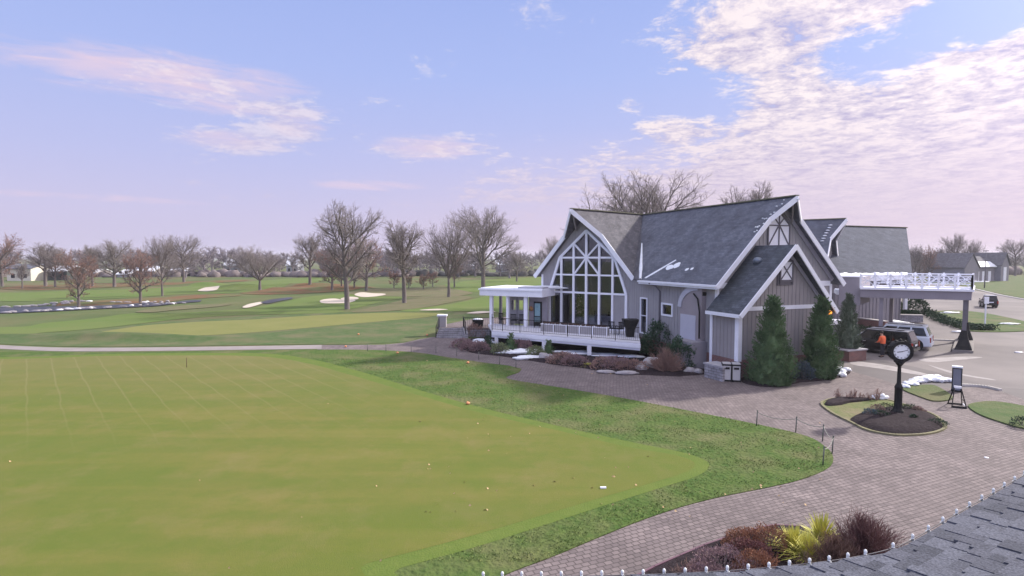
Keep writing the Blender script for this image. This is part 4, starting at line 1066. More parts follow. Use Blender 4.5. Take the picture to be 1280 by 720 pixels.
def balus(P0, P1, n):
    d = (P1 - P0) / n; h0, h1 = .16, 1.0
    for i in range(n + 1): p = P0 + d * i; bl.beam(p, p + V((0, 0, h1 + .12)), .10, .10)
    for i in range(n):
        p, q = P0 + d * i, P0 + d * (i + 1); up = V((0, 0, 1))
        bl.beam(p + up * h1, q + up * h1, .09, .08); bl.beam(p + up * h0, q + up * h0, .07, .07)
        bl.beam(p + up * h0, q + up * h1, .05, .06); bl.beam(p + up * h1, q + up * h0, .045, .055); m_ = (p + q) / 2; bl.beam(p + up * ((h0 + h1) / 2), q + up * ((h0 + h1) / 2), .04, .05)
balus(TC(-.35, -.35, zt_ + .1), TC(la, -.35, zt_ + .1), 7); balus(TC(-.35, DW, zt_ + .1), TC(la, DW, zt_ + .1), 7); balus(TC(-.35, -.35, zt_ + .1), TC(-.35, DW, zt_ + .1), 7)
bl.build('balustrade', m_white, pc)
for (a, d_, cm) in ((0, 0, 'r'), (0, DW - .6, 'r'), (FDx.length, 0, 'l'), (FDx.length, DW - .6, 'l')):
    b = MB(); b.box(TC, a - .13, a + .13, d_ - .13, d_ + .13, 0, zb_)
    c_o = b.build('post', m_graytrim if cm == 'r' else _M['canopy_paint'], pc)
    if cm == 'r':
        k = MB(); vs = [TC(a + s1 * w_, d_ + s2 * w_, z) for z, w_ in ((.18, .52), (1.0, .26), (1.6, .17)) for s1, s2 in ((-1, -1), (1, -1), (1, 1), (-1, 1))]
        k.add(vs, [(4 * i + j, 4 * i + (j + 1) % 4, 4 * i + 4 + (j + 1) % 4, 4 * i + 4 + j) for i in range(2) for j in range(4)]); k.build('post_base', m_dark, c_o)
b = MB(); pts = [TC(-.6, -.7, 0), TC(.65, -.7, 0), TC(.65, DW - .1, 0), TC(-.6, DW - .1, 0)]
b.prism([p + V((0, 0, .18)) for p in pts], V((0, 0, -.25))); b.build('island_base', mat('post_plinth', (.24, .22, .21), (.18, .165, .16), scale=2), pc)
# grey parapet block and the small flat canopy left of it
b = MB(); q0 = TC(la + .02, -.2, 0); 
b.box(TC, la + .02, la + 1.5, -.1, 5, 3.2, 5.45); b.build('parapet_block', _M['canopy_paint'], pc)
b = MB(); b.box(TC, la + .02, la + 1.55, -.16, 5, 5.45, 5.52); b.build('coping', m_white, pc)
b = MB(); cA = G(1046, 364, 4.25); cB = G(1074, 364.5, 4.25)
b.prism([cA, cB, cB + V((1.2, 2.5, 0)), cA + V((1.2, 2.5, 0))], V((0, 0, -.28))); cc = b.build('entry_canopy', m_white, pc)
b = MB(); b.prism([cA + V((0, .1, .1)), cB + V((0, .1, .1)), cB + V((1.2, 2.4, .1)), cA + V((1.2, 2.4, .1))], V((0, 0, -.1))); b.build('snow', m_snow, cc)
# posts carrying the entry canopy down to the ground
for q in (cA + V((.5, 1.6, 0)), cB + V((.3, 1.6, 0))):
    b = MB(); b.box(None, q.x - .1, q.x + .1, q.y - .1, q.y + .1, 0, 3.98); b.build('post', m_graytrim, pc)
# low brick walls behind the drive
def low_wall(px, h, m, name, label, cat, cap=None, w_=.4):
    pts = [G(x, y) for x, y in px]; t = thing(name, pts[0], label, cat); b = MB(); c = MB()
    for p, q in zip(pts[:-1], pts[1:]):
        b.beam(p + V((0, 0, h / 2 - .02)), q + V((0, 0, h / 2 - .02)), w_, h + .04); c.beam(p + V((0, 0, h + .04)), q + V((0, 0, h + .04)), w_ + .1, .08)
    b.build('wall', m, t); c.build('coping', cap or m_curb, t); return t
low_wall([(1074, 409), (1108, 414)], .9, m_brick, 'brick_wall', 'low red brick wall behind the black car', 'garden wall')
low_wall([(1080, 401), (1112, 404)], .8, m_brick, 'brick_wall', 'farther low brick wall with steps under the canopy', 'garden wall')
low_wall([(1120, 402), (1153, 403)], .75, m_stone, 'stone_wall', 'low stone wall with clipped hedge beyond the canopy posts', 'garden wall')

# small vestibule with white frame at the right of the front wing
vb = thing('vestibule', G(1045, 441), 'small grey entry box with white frame beside the tall conifer', 'porch')
v1 = G(1051.5, 441.5); 
def TV(a, d, z): return V((v1.x, v1.y, 0)) - Vv * a + U * d + V((0, 0, z))
b = MB(); b.box(TV, .12, 3.0, .1, 2.5, 0, 2.15); b.build('wall', m_graytrim, vb)
b = MB(); b.box(TV, -.05, 3.05, -.02, 2.6, 2.15, 2.45); b.box(TV, -.03, .14, -.02, .12, 0, 2.15); b.build('frame', m_white, vb)
# lit lantern on the gable corner
ln = thing('wall_lantern', G(1037, 391, 3.6), 'glowing amber lantern under the right end of the front gable', 'lantern')
q = TA(2 * ACL - .0, -.30, 0); q.z = 0
lo, hi = 2, 5
for _ in range(40):
    mid = (lo + hi) / 2
    if proj(V((q.x, q.y, mid)))[1] > 391: lo = mid
    else: hi = mid
ln.location = (q.x, q.y, lo); c = V(ln.location)
b = MB(); b.blob(c, .12, .12, .15, 1, .02, 1, 2); b.build('lamp_glass', mat('lamp_glow', (.9, .5, .1), emit=((1, .30, .03), 1.6)), ln)
b = MB(); b.box(None, c.x - .12, c.x + .12, c.y - .12, c.y + .12, c.z + .18, c.z + .24); b.tube([c + V((0, 0, .2)), c + V((0, .05, .34)), c - (-U) * -.34 + V((0, 0, .34))], .02, 6); b.build('bracket', m_dark, ln)

# ---- terrace, steps, pillar, railings
ZT_ = .75
tp = [G(x, y, ZT_) for x, y in ((545, 409.6), (578, 410.4), (616, 410.6), (640, 409), (640, 396), (611, 397), (590, 399), (566, 403.5), (549, 407))]
b = MB(); b.prism(tp, V((0, 0, -.1))); tag(b.build('terrace', m_paver), kind='structure')
b = MB()
for p, q in zip(tp[1:3], tp[2:4]): b.prism([p - V((0, 0, .1)), q - V((0, 0, .1)), V((q.x, q.y, -.1)), V((p.x, p.y, -.1))], V((0, .3, 0)))
tag(b.build('retaining_wall', m_stone), 'dark stone retaining wall under the terrace beside the steps', 'wall')
st = thing('steps', G(563, 422), 'broad stone steps climbing from the path to the terrace', 'steps')
s0 = G(545, 422.5); s1 = G(580, 423.0); t0 = G(549, 409.6, ZT_); t1 = G(577, 410.2, ZT_)
ns = 5
for i in range(ns):
    f0 = s0.lerp(V((t0.x, t0.y, 0)), i / ns); f1 = s1.lerp(V((t1.x, t1.y, 0)), i / ns)
    dv = (V((t0.x, t0.y, 0)) - s0); dv.z = 0
    f0.z = f1.z = 0; h = ZT_ * (i + 1) / ns
    b = MB(); bk0 = V((t0.x, t0.y, 0)); bk1 = V((t1.x, t1.y, 0))
    b.prism([f0 + V((0, 0, h)), f1 + V((0, 0, h)), bk1 + V((0, 0, h)), bk0 + V((0, 0, h))], V((0, 0, -ZT_ / ns - (.02 if i == 0 else 0)))); b.build('step', m_stone, st)
b = MB(); b.prism([s1 + V((.02, 0, -.02)), V((t1.x, t1.y, 0)) + V((.02, 0, 0)), V((t1.x, t1.y, 0)) + V((.02, 0, ZT_ + .15)), s1 + V((.02, 0, .45))], V((.35, 0, 0))); b.build('cheek_wall', m_stone, st)
q = G(553, 408.6, ZT_)
pl = thing('pillar', q, 'square grey pillar with white cap at the top of the terrace steps', 'pillar')
b = MB(); b.box(None, q.x - .36, q.x + .36, q.y - .3, q.y + .3, .0, ZT_ + 1.0); b.build('shaft', m_side, pl)
b = MB(); b.box(None, q.x - .44, q.x + .44, q.y - .38, q.y + .38, ZT_ + 1.0, ZT_ + 1.12); b.build('cap', m_white, pl)
def handrail(p0, p1, label, h=.95, n=None, name='handrail'):
    t = thing(name, p0, label, 'railing'); p0 = V(p0); p1 = V(p1); b = MB(); b.tube([p0 + V((0, 0, h)), p1 + V((0, 0, h))], .025, 6)
    b.build('rail', m_dark, t); n = n or max(2, int((p1 - p0).length / .16)); k = MB()
    for i in range(n + 1):
        p = p0.lerp(p1, i / n); k.tube([p, p + V((0, 0, h))], .03 if i in (0, n) else .009, 5)
    k.build('balusters', m_dark, t)
handrail(s0, V((t0.x, t0.y, ZT_)), 'black handrail on the left side of the terrace steps')
handrail(s1 + V((.15, 0, .4)), V((t1.x + .15, t1.y, ZT_ + .1)), 'black handrail on the right side of the terrace steps')
handrail(G(580, 410.6, ZT_), G(614, 410.8, ZT_), 'thin black railing along the terrace edge')
# black grill with a white lid of snow
q = G(597.5, 408.4, ZT_); gr2 = thing('grill_cart', q, 'black covered grill with snow on top standing on the terrace', 'grill')
b = MB(); b.add([(q.x + a * w_, q.y + c * .35, ZT_ + z) for z, w_ in ((.0, .42), (.62, .50), (.66, .46)) for a, c in ((-1, -1), (1, -1), (1, 1), (-1, 1))], [(4 * i + j, 4 * i + (j + 1) % 4, 4 * i + 4 + (j + 1) % 4, 4 * i + 4 + j) for i in range(2) for j in range(4)] + [(8, 9, 10, 11), (3, 2, 1, 0)]); b.build('cover', m_dark, gr2)
b = MB(); b.blob(V((q.x, q.y, ZT_ + .68)), .46, .36, .09, 4, .2, 2, 3); b.build('snow', m_snow, gr2)

# planters in front of the glass
for i, (x0, x1) in enumerate(((676, 692), (693, 708), (709, 724.5), (725.5, 741), (742, 759))):
    y = lambda x: 414.3 + (x - 680) * .068
    p, q = G(x0, y(x0), ZD), G(x1, y(x1), ZD); d = (q - p).normalized(); nn = V((-d.y, d.x, 0))
    t = thing('planter_box', p, ['leftmost grey planter box on the deck, nearest the porch', 'second grey planter box from the porch, on the deck', 'middle one of the five grey planter boxes on the deck', 'fourth grey planter box from the porch, on the deck', 'rightmost grey planter box on the deck, nearest the black furniture cover'][i], 'planter', 'planter boxes under the glass gable')
    F = lambda a, c, z: V((p.x, p.y, 0)) + d * a + nn * c + V((0, 0, z))
    l = (q - p).length; b = MB(); b.box(F, 0, l, 0, .4, ZD, ZD + .55); b.build('box', m_side, t)
    b = MB(); b.box(F, -.03, l + .03, -.03, .43, ZD + .55, ZD + .60); b.box(F, l - .06, l + .02, -.035, -.0, ZD, ZD + .55); b.build('trim', m_white, t)
    b = MB()
    for k in range(30):
        rr = random.Random(i * 100 + k); c = F(rr.uniform(.05, l - .05), rr.uniform(.05, .35), ZD + .6 + rr.uniform(0, .12)); b.blob(c, .07, .07, .06, k, .5, 3, 1)
    b.build('foliage', mat('winter_planting', (.06, .045, .035), (.10, .05, .045), scale=8), t)
# furniture under a black cover, and a low table
q = G(787.5, 421, ZD); cv = thing('furniture_cover', q, 'black covered furniture, wider at its top, on the right end of the deck', 'furniture cover')
b = MB(); prof = ((0, .26, .2), (.55, .30, .24), (1.1, .52, .34), (1.22, .56, .36), (1.24, .5, .3))
vs = [(q.x + a * w_, q.y + c * d_, ZD + z + (.06 if a and z > 1.1 else 0)) for z, w_, d_ in prof for a, c in ((-1, -1), (0, -1.1), (1, -1), (1, 1), (0, 1.1), (-1, 1))]
b.add(vs, [(6 * i + j, 6 * i + (j + 1) % 6, 6 * i + 6 + (j + 1) % 6, 6 * i + 6 + j) for i in range(4) for j in range(6)] + [(24, 25, 26, 27, 28, 29)]); b.build('cover', m_dark, cv)
def chair(q, rz, label, sc=1.0, m=None, name='patio_chair'):
    t = thing(name, q, label, 'chair', 'patio chairs', rz); m = m or m_dark
    def bx(nm, *a): b = MB(); b.box(None, *a); o = b.build(nm, m, None); o.parent = t; o.location = (0, 0, 0); return o
    bx('seat', -.25, .25, -.25, .25, .40, .45); b = MB()
    for i in range(6): b.box(None, -.23 + i * .084, -.19 + i * .084, .22, .25, .45, .92)
    b.box(None, -.25, .25, .22, .25, .9, .97); o = b.build('backrest', m); o.parent = t
    for a in (-.23, .20):
        for c in (-.23, .20): bx('leg', a, a + .03, c, c + .03, 0, .40)
    for a in (-.27, .24): bx('armrest', a, a + .04, -.22, .24, .62, .65)
    return t
for (x, y, rz, l) in ((628, 405.0, 2.6, 'black patio chair in the open bay of the porch'), (642.5, 406.4, 2.9, 'left of two black chairs before the grey porch doors'), (652, 406.8, 3.3, 'right of two black chairs before the grey porch doors'),
                      (671.5, 409.4, 3.0, 'black chair outside the glazed porch door'), (766, 417.5, 2.5, 'low black chair beside the rightmost planter box'), (774, 418.0, 3.6, 'black chair next to the tall black furniture cover')):
    chair(G(x, y, ZD), rz, l)
# inside the glass gable: decorated tree and table groups
def TGi(a, d, z): return TG(a, -d, z)
xt = thing('christmas_tree', TGi(-1.6 * PAN, 2.0, ZD), 'dark decorated christmas tree with white baubles behind the glass gable', 'christmas tree')
b = MB(); c = TGi(-1.6 * PAN, 2.0, ZD); rr = random.Random(4)
vs = []; fs = []
for i in range(1500):
    h = rr.random() ** 1.3 * 2.6; r_ = (2.7 - h) / 2.7 * .8 * math.sqrt(rr.uniform(.3, 1)); t = rr.uniform(0, 6.283); p = c + V((r_ * math.cos(t), r_ * math.sin(t), h + .2)); k = len(vs)
    e = V((rr.uniform(-1, 1), rr.uniform(-1, 1), rr.uniform(-1, 1))) * .09; g_ = V((rr.uniform(-1, 1), rr.uniform(-1, 1), rr.uniform(-1, 1))) * .06
    vs += [p - e, p + g_, p + e]; fs.append((k, k + 1, k + 2))
b.add(vs, fs); b.build('branches', mat('xmas_green', (.03, .07, .03), (.05, .10, .05)), xt)
b = MB()
for i in range(26): h = rr.random() * 2.3; r_ = (2.7 - h) / 2.7 * .8; t = rr.uniform(3.3, 6.2); b.blob(c + V((r_ * math.cos(t), r_ * math.sin(t), h + .25)), .07, .07, .07, i, 0, 1, 1)
b.build('baubles', mat('bauble', (.7, .7, .72), (.5, .2, .2), scale=3, rough=.3), xt)
for i, a in enumerate((-.4, .6, 1.5)):
    c = TGi(a * PAN, 2.2 + i * .3, ZD); t = thing('dining_table', c, ['round white clothed table behind the centre panes of the glass gable', 'white clothed table just right of centre behind the glass', 'white clothed table behind the right hand panes'][i], 'table', 'tables inside the glass gable')
    b = MB(); b.lathe(c, [(.55, 0), (.62, .4), (.70, .74), (.70, .76), (0.01, .76)], 20); b.build('tablecloth', mat('cloth', (.6, .6, .66), rough=.9), t)
    b = MB(); b.lathe(c + V((0, 0, .76)), [(.05, 0), (.07, .1), (.03, .22), (.10, .30), (.01, .42)], 10); b.build('centrepiece', m_dark, t)

# ---- stone seat wall and bins at the front corner
sw_ = thing('stone_seat_wall', G(892, 476), 'low cut stone wall block left of the waste bins', 'garden wall')
p, q = G(880.5, 471.5), G(903, 477.5); d = (q - p).normalized(); nn = V((-d.y, d.x, 0)); F = lambda a, c, z: V((p.x, p.y, 0)) + d * a + nn * c + V((0, 0, z))
l = (q - p).length; b = MB(); b.box(F, 0, l, 0, .9, -.02, .78); b.build('wall', m_stone, sw_); b = MB(); b.box(F, -.05, l + .05, -.05, .95, .78, .88); b.build('coping', mat('stone_cap', (.42, .41, .45), (.33, .32, .35), scale=3), sw_)
def FB(x, y): return G(x, y)
bp, bq = G(902.5, 477), G(912.5, 479.3); d = V((1, -.28, 0)).normalized(); nn = V((.28, 1, 0)).normalized()
for i in range(2):
    o = V((bp.x, bp.y, 0)) + d * (.50 * i) + V((.02, 0, 0)); F = lambda a, c, z: o + d * a + nn * c + V((0, 0, z))
    t = thing('waste_bin', o, ['left one of the paired pale waste bins by the front corner', 'right one of the paired pale waste bins by the front corner'][i], 'waste bin', 'paired waste bins')
    b = MB(); b.box(F, 0, .47, 0, .62, .04, .92); b.build('body', mat('bin_panel', (.50, .49, .50), (.42, .41, .42), scale=2, rough=.6), t)
    b = MB(); b.box(F, -.02, .49, -.02, .64, .92, 1.0); b.box(F, -.01, .03, -.03, 0, .04, .92); b.box(F, .44, .475, -.03, 0, .04, .92); b.box(F, 0, .47, -.01, .0, .04, .12); b.build('frame', m_dark, t)
    b = MB(); b.box(F, .10, .37, -.035, -.012, .72, .84); b.build('opening', m_dark, t)
    b = MB(); b.box(F, .02, .45, .02, .6, 1.0, 1.04); b.build('lid', mat('bin_panel', None), t)

# ---- street clock
ck = G(1122, 520.5); clk = thing('street_clock', ck, 'tall black street clock with round white face standing in the mulch island', 'clock')
b = MB(); b.lathe(ck, [(.42, 0), (.42, .14), (.36, .20), (.0, .20)], 20); b.build('plinth', mat('plinth_stone', (.62, .62, .68), (.5, .5, .54), scale=4), clk)
b = MB(); b.lathe(ck, [(.24, .18), (.24, .26), (.18, .32), (.155, .40), (.15, 1.25), (.17, 1.30), (.14, 1.36), (.12, 1.42), (.085, 1.48), (.075, 1.9), (.066, 2.45), (.075, 2.46)], 16)
b.build('post', m_dark, clk)
fdir = V((-.22, -1, 0)).normalized(); fr_ = V((-fdir.y, fdir.x, 0)); hc = ck + V((0, 0, 2.90)); UPV = V((0, 0, 1))
if fr_.x < 0: fr_ = -fr_
def disc(b, c, r0, r1, th, n=40, axis=fdir):
    vs = []; fs = []
    rings = [(r0, th / 2), (r1, th / 2), (r1, -th / 2), (r0, -th / 2)]
    for r_, d_ in rings:
        for k in range(n): t = 2 * math.pi * k / n; vs.append(c + (fr_ * math.cos(t) + UPV * math.sin(t)) * r_ + axis * d_)
    for i in range(4):
        for k in range(n): k2 = (k + 1) % n; j = (i + 1) % 4; fs.append((i * n + k, i * n + k2, j * n + k2, j * n + k))
    b.add(vs, fs, False)
b = MB(); disc(b, hc, .325, .46, .36); disc(b, hc, .0, .36, .24)
for k in range(8):
    t = 2 * math.pi * k / 8 + .39; b.blob(hc + (fr_ * math.cos(t) + UPV * math.sin(t)) * .47, .07, .07, .07, 1, 0, 1, 1)
b.tube([hc + UPV * .45, hc + UPV * .52, hc + UPV * .56], [.09, .05, .01], 8); b.tube([hc - UPV * .70, hc - UPV * .56, hc - UPV * .44], [.05, .14, .22], 10)
b.build('clock_case', m_dark, clk)
b = MB(); disc(b, hc + fdir * .135, 0.001, .325, .02); disc(b, hc - fdir * .135, 0.001, .325, .02); face = b.build('clock_face', mat('clock_dial', (.78, .80, .86), (.74, .76, .82), rough=.4), clk)
b = MB()
cf = hc + fdir * .15
def hand(ang, l, w_): dv = fr_ * math.sin(ang) + UPV * math.cos(ang); b.beam(cf - dv * .05, cf + dv * l, w_, .008, up=fdir)
hand(R(360 * 8.73 / 12), .17, .03); hand(R(72), .26, .022); b.build('hands', m_dark, face)
# roman numerals on the dial
NUM = ['XII', 'I', 'II', 'III', 'IIII', 'V', 'VI', 'VII', 'VIII', 'IX', 'X', 'XI']; b = MB()
for i, s_ in enumerate(NUM):
    ang = R(30 * i); rd = fr_ * math.sin(ang) + UPV * math.cos(ang); tn = fr_ * math.cos(ang) - UPV * math.sin(ang); wdt = {'I': .018, 'V': .035, 'X': .035}
    tot = sum(wdt[c] for c in s_); x = -tot / 2
    for c in s_:
        w_ = wdt[c]; r0_, r1_ = .245, .305; P = lambda xx, r_: cf + rd * r_ + tn * xx
        if c == 'I': b.beam(P(x + w_ / 2, r0_), P(x + w_ / 2, r1_), .007, .006, up=fdir)
        elif c == 'V': b.beam(P(x + w_ / 2, r0_), P(x + .004, r1_), .007, .006, up=fdir); b.beam(P(x + w_ / 2, r0_), P(x + w_ - .004, r1_), .005, .006, up=fdir)
        else: b.beam(P(x + .004, r0_), P(x + w_ - .004, r1_), .007, .006, up=fdir); b.beam(P(x + w_ - .004, r0_), P(x + .004, r1_), .005, .006, up=fdir)
        x += w_
b.build('numerals', m_dark, face)

# ---- kiosk panel and A-frame stand
q = G(1195.5, 489.5); d = V((.80, -.60, 0)); nn = V((.60, .80, 0)); F = lambda a, c, z: V((q.x, q.y, 0)) + d * a + nn * c + V((0, 0, z))
ks = thing('information_panel', q, 'upright grey framed panel with snow capped top beside the drive kerb', 'sign')
b = MB(); b.box(F, -.17, .17, -.12, .12, .10, 1.22); b.build('panel', mat('panel_grey', (.20, .21, .27), (.17, .18, .23), scale=2, rough=.35), ks)
b = MB(); b.box(F, -.21, -.17, -.14, .14, 0.10, 1.27); b.box(F, .17, .21, -.14, .14, 0.10, 1.27); b.box(F, -.17, .17, -.14, .14, 1.22, 1.27); b.box(F, -.23, .23, -.17, .17, 0, .10); b.build('frame', m_dark, ks)
b = MB(); b.box(F, -.22, .22, -.15, .15, 1.27, 1.35); b.build('snow', m_snow, ks)
q = G(1199, 510.5); af = thing('a_frame_stand', q, 'small folding a-frame stand on the paving below the grey panel', 'sign stand'); 
d = V((.9, -.43, 0)); nn = V((.43, .9, 0)); b = MB(); F2 = lambda a, c, z: V((q.x, q.y, 0)) + d * a + nn * c + V((0, 0, z))
for s_ in (-1, 1):
    for e in (0, .75): b.beam(F2(s_ * .28, e, 0), F2(s_ * .12, .375, .92), .035, .035)
    b.beam(F2(s_ * .2, .2, .35), F2(s_ * .2, .6, .35), .025, .025)
b.beam(F2(-.28, 0, .05), F2(.28, 0, .05), .05, .09); b.beam(F2(-.28, .75, .05), F2(.28, .75, .05), .04, .06); b.build('frame', m_dark, af)
b = MB(); b.beam(F2(-.14, .375, .92), F2(.14, .375, .92), .08, .10); b.beam(F2(.26, .05, .09), F2(.30, .7, .09), .03, .04); b.build('top_bar', m_white, af)

# ---- sign post in the far island, lamp post, distant shed
q = G(1231, 409.5); t = thing('sign_post', q, 'slim white post with small sign board in the far grass island', 'sign')
b = MB(); b.box(None, q.x - .05, q.x + .05, q.y - .05, q.y + .05, 0, 3.0); b.build('post', m_white, t); b = MB(); b.box(None, q.x - .22, q.x + .22, q.y - .10, q.y - .05, 2.4, 3.1); b.build('board', m_white, t)
q = G(1230.5, 360.5); t = thing('lamp_post', q, 'tall thin dark lamp post in front of the distant grey shed', 'lamp post')
b = MB(); b.tube([q, q + V((0, 0, 8.6))], [.12, .07], 8); b.build('post', m_graytrim, t); b = MB(); b.box(None, q.x - .5, q.x + .5, q.y - .15, q.y + .15, 8.5, 8.62); b.build('lamp_head', m_dark, t)
sh = thing('shed', G(1225, 352), 'distant grey shed with twin gables and snow on its low roof', 'shed')
s0_, s1_ = G(1200, 353), G(1243, 351.5); s2_ = G(1257, 351.3); m_shed = mat('shed_wall', (.26, .25, .29), (.22, .21, .24), scale=.5)
dx = (s1_ - s0_); L1 = dx.length; dx.normalize(); dn_ = V((-dx.y, dx.x, 0)); F = lambda a, c, z: s0_ + dx * a + dn_ * c + V((0, 0, z))
b = MB(); b.box(F, L1 * .32, L1, 0, 8, 0, 4.1); b.prism([F(0, -1, 0), F(L1 * .4, -1, 0), F(L1 * .4, -1, 4.1), F(L1 * .2, -1, 8.0), F(0, -1, 4.1)], dn_ * 9)
L2 = (s2_ - s1_).length; b.prism([F(L1, -1.5, 0), F(L1 + L2, -1.5, 0), F(L1 + L2, -1.5, 5), F(L1 + L2 / 2, -1.5, 8.2), F(L1, -1.5, 5)], dn_ * 8); b.build('wall', m_shed, sh)
b = MB(); b.prism([F(L1 * .2, -1.3, 8.3), F(L1 * .2, 8, 8.3), F(-.5, 8, 4.2), F(-.5, -1.3, 4.2)], V((0, 0, -.25))); b.prism([F(L1 * .2, -1.3, 8.3), F(L1 * .2, 8, 8.3), F(L1 * .42, 8, 4.2), F(L1 * .42, -1.3, 4.2)], V((0, 0, -.25)))
b.prism([F(L1 * .25, -.6, 4.2), F(L1, -.6, 4.2), F(L1, 4, 7.4), F(L1 * .25, 4, 7.4)], V((0, 0, -.2)))
for s_ in (0, 1): b.prism([F(L1 + s_ * L2 + (.4 if s_ else -.4), -1.9, 4.8), F(L1 + L2 / 2, -1.9, 8.5), F(L1 + L2 / 2, 7, 8.5), F(L1 + s_ * L2 + (.4 if s_ else -.4), 7, 4.8)], V((0, 0, -.2)))
b.build('roof', m_shingb, sh); b = MB(); b.prism([F(L1 * .42, -.65, 4.25), F(L1 * .98, -.65, 4.25), F(L1 * .98, 1.2, 5.75), F(L1 * .42, 1.2, 5.75)], V((0, 0, .15))); b.build('snow', m_snow, sh)
for a in (.45, .62, .80): b = MB(); b.box(F, L1 * a, L1 * a + 1.4, -.08, 0, .1, 3.0); b.build('door', m_white, sh)
b = MB(); b.box(F, L1 + L2 * .3, L1 + L2 * .65, -1.6, -1.5, .1, 4.2); b.build('door', m_white, sh)

# ---- fence posts with rope round the lawn
m_post = mat('bollard_green', (.13, .14, .13), (.09, .10, .09), rough=.6)
m_rope = mat('rope', (.30, .30, .27), (.24, .24, .21), scale=20)
near = [((945.5, 533), (947.5, 521)), ((994.5, 541.5), (996.5, 528)), ((1028, 552.5), (1030.5, 538.5)), ((1040, 568), (1041.5, 554)), ((1028.5, 582.5), (1030, 567))]
labs = ['first thin roped post along the lawn edge, left of the rest by the paving', 'second thin roped post along the lawn edge', 'third thin roped post where the lawn edge starts to curve', 'fourth thin roped post at the rightmost tip of the lawn', 'fifth thin roped post, the nearest, below the lawn tip']
tops = []
for i, ((x, y), tp_) in enumerate(near):
    q = G(x, y); q.z = .03; b = MB(); b.tube([q, q + V((0.03, 0, .62))], .022, 7); b.blob(q + V((.03, 0, .63)), .035, .035, .03, 1, 0, 1, 1)
    tag(b.build('rope_post', m_post, origin=q), labs[i], 'post', 'posts holding the rope at the lawn edge'); tops.append(q + V((.03, 0, .56)))
for i, (p, q) in enumerate(zip(tops[:-1], tops[1:])):
    b = MB(); pts = [p.lerp(q, t / 10) - V((0, 0, .22 * (1 - (2 * t / 10 - 1) ** 2) * min(1, (q - p).length / 2.5))) for t in range(11)]; b.tube(pts, .013, 5)
    tag(b.build('rope', m_rope, origin=p), ['slack rope between the first and second lawn posts', 'slack rope between the second and third lawn posts', 'slack rope between the third and fourth lawn posts', 'short rope between the fourth and fifth lawn posts'][i], 'rope', 'ropes of the lawn fence')
farp = [(459.5, 439.5), (482.5, 439.8), (514, 440.5), (545, 442), (571, 446), (598.5, 450), (624.5, 456), (645, 460.5)]
fl = ['leftmost thin post beside the far path', 'second thin post from the left beside the far path', 'third thin post from the left beside the far path', 'fourth thin post, below the terrace steps', 'fifth thin post, left of the planting bed tip', 'sixth thin post, before the planting bed', 'seventh thin post, next to the last by the lawn nose', 'last thin post at the rounded nose of the lawn']
for i, (x, y) in enumerate(farp):
    q = G(x, y); q.z = .03; b = MB(); b.tube([q, q + V((0, 0, .55))], .02, 6); tag(b.build('rope_post', m_post, origin=q), fl[i], 'post', 'posts along the far path')
# marker stick and cup on the green, small white marker
q = G(233.5, 460); b = MB(); b.tube([q + V((0, 0, .04)), q + V((0, 0, .66))], .02, 6); tag(b.build('marker_stick', mat('brown_wood', (.12, .07, .05)), origin=q), 'short brown stick standing near the far edge of the putting green', 'marker')
q = G(754, 612); b = MB(); b.box(None, q.x - .09, q.x + .09, q.y - .035, q.y + .035, .043, .085); tag(b.build('tee_marker', m_white, origin=q), 'small white marker lying near the tip of the putting green', 'marker')
# white drain cover on the paving, paper on the drive
q = G(1233, 572.5); b = MB(); b.lathe(V((q.x, q.y, .013)), [(.07, 0), (.07, .01), (0, .01)], 14); tag(b.build('litter', m_white, origin=q), 'tiny white scrap lying on the brick paving', 'litter')
q = G(1272.5, 441); b = MB(); b.blob(V((q.x, q.y, .04)), .28, .16, .05, 5, .4, 3, 2); tag(b.build('litter', m_white, origin=q), 'white scrap lying on the drive at the right edge', 'litter')

# ---- roof in the foreground with light clips on its eave
ZN = 4.9
e1a, e1b = G(1112, 692.5, ZN), G(1280, 598, ZN); ed = (e1b - e1a).normalized(); ins1 = V((ed.y, -ed.x, 0))
if ins1.y > 0: ins1 = -ins1
sl = .16
def roofhit(x, y):
    """where the line of sight meets the roof plane"""
    d = ray(x, y); k0 = ZN - CAMH + sl * (V((0, 0, 0)) - e1a).to_2d().dot(ins1.to_2d()); t = k0 / (d.z - sl * (d.x * ins1.x + d.y * ins1.y)); return V((d.x * t, d.y * t, CAMH + d.z * t))
ea = [roofhit(x, y) for x, y in ((1500, 468), (1400, 528), (1280, 598), (1190, 650.5), (1145, 677), (1112, 690.5), (1050, 703), (960, 713), (860, 719.5), (740, 723), (600, 724))]
ea = [ea[0]] + catmull(ea[1:], 4, False)
nr = thing('near_roof', G(1150, 700, ZN), 'grey shingled roof edge close to the camera in the bottom right corner', 'roof')
m_shn, nt_, bs_ = _nodes('near_shingles'); NN = nt_.nodes; LL = nt_.links; bs_.inputs['Roughness'].default_value = .95; bs_.inputs['Specular IOR Level'].default_value = .15
gi = NN.new('ShaderNodeNewGeometry'); rp = NN.new('ShaderNodeValToRGB'); LL.new(gi.outputs['Random Per Island'], rp.inputs[0])
rp.color_ramp.elements[0].color = (.066, .070, .088, 1); rp.color_ramp.elements[1].color = (.118, .124, .155, 1); e_ = rp.color_ramp.elements.new(.5); e_.color = (.098, .102, .128, 1)
tc_ = NN.new('ShaderNodeTexCoord'); gn = NN.new('ShaderNodeTexNoise'); gn.inputs['Scale'].default_value = 70; gn.inputs['Detail'].default_value = 6; LL.new(tc_.outputs['Object'], gn.inputs['Vector'])
gr_n = NN.new('ShaderNodeMapRange'); gr_n.inputs[1].default_value = .3; gr_n.inputs[2].default_value = .7; gr_n.inputs[3].default_value = .6; gr_n.inputs[4].default_value = 1.4; LL.new(gn.outputs[0], gr_n.inputs[0])
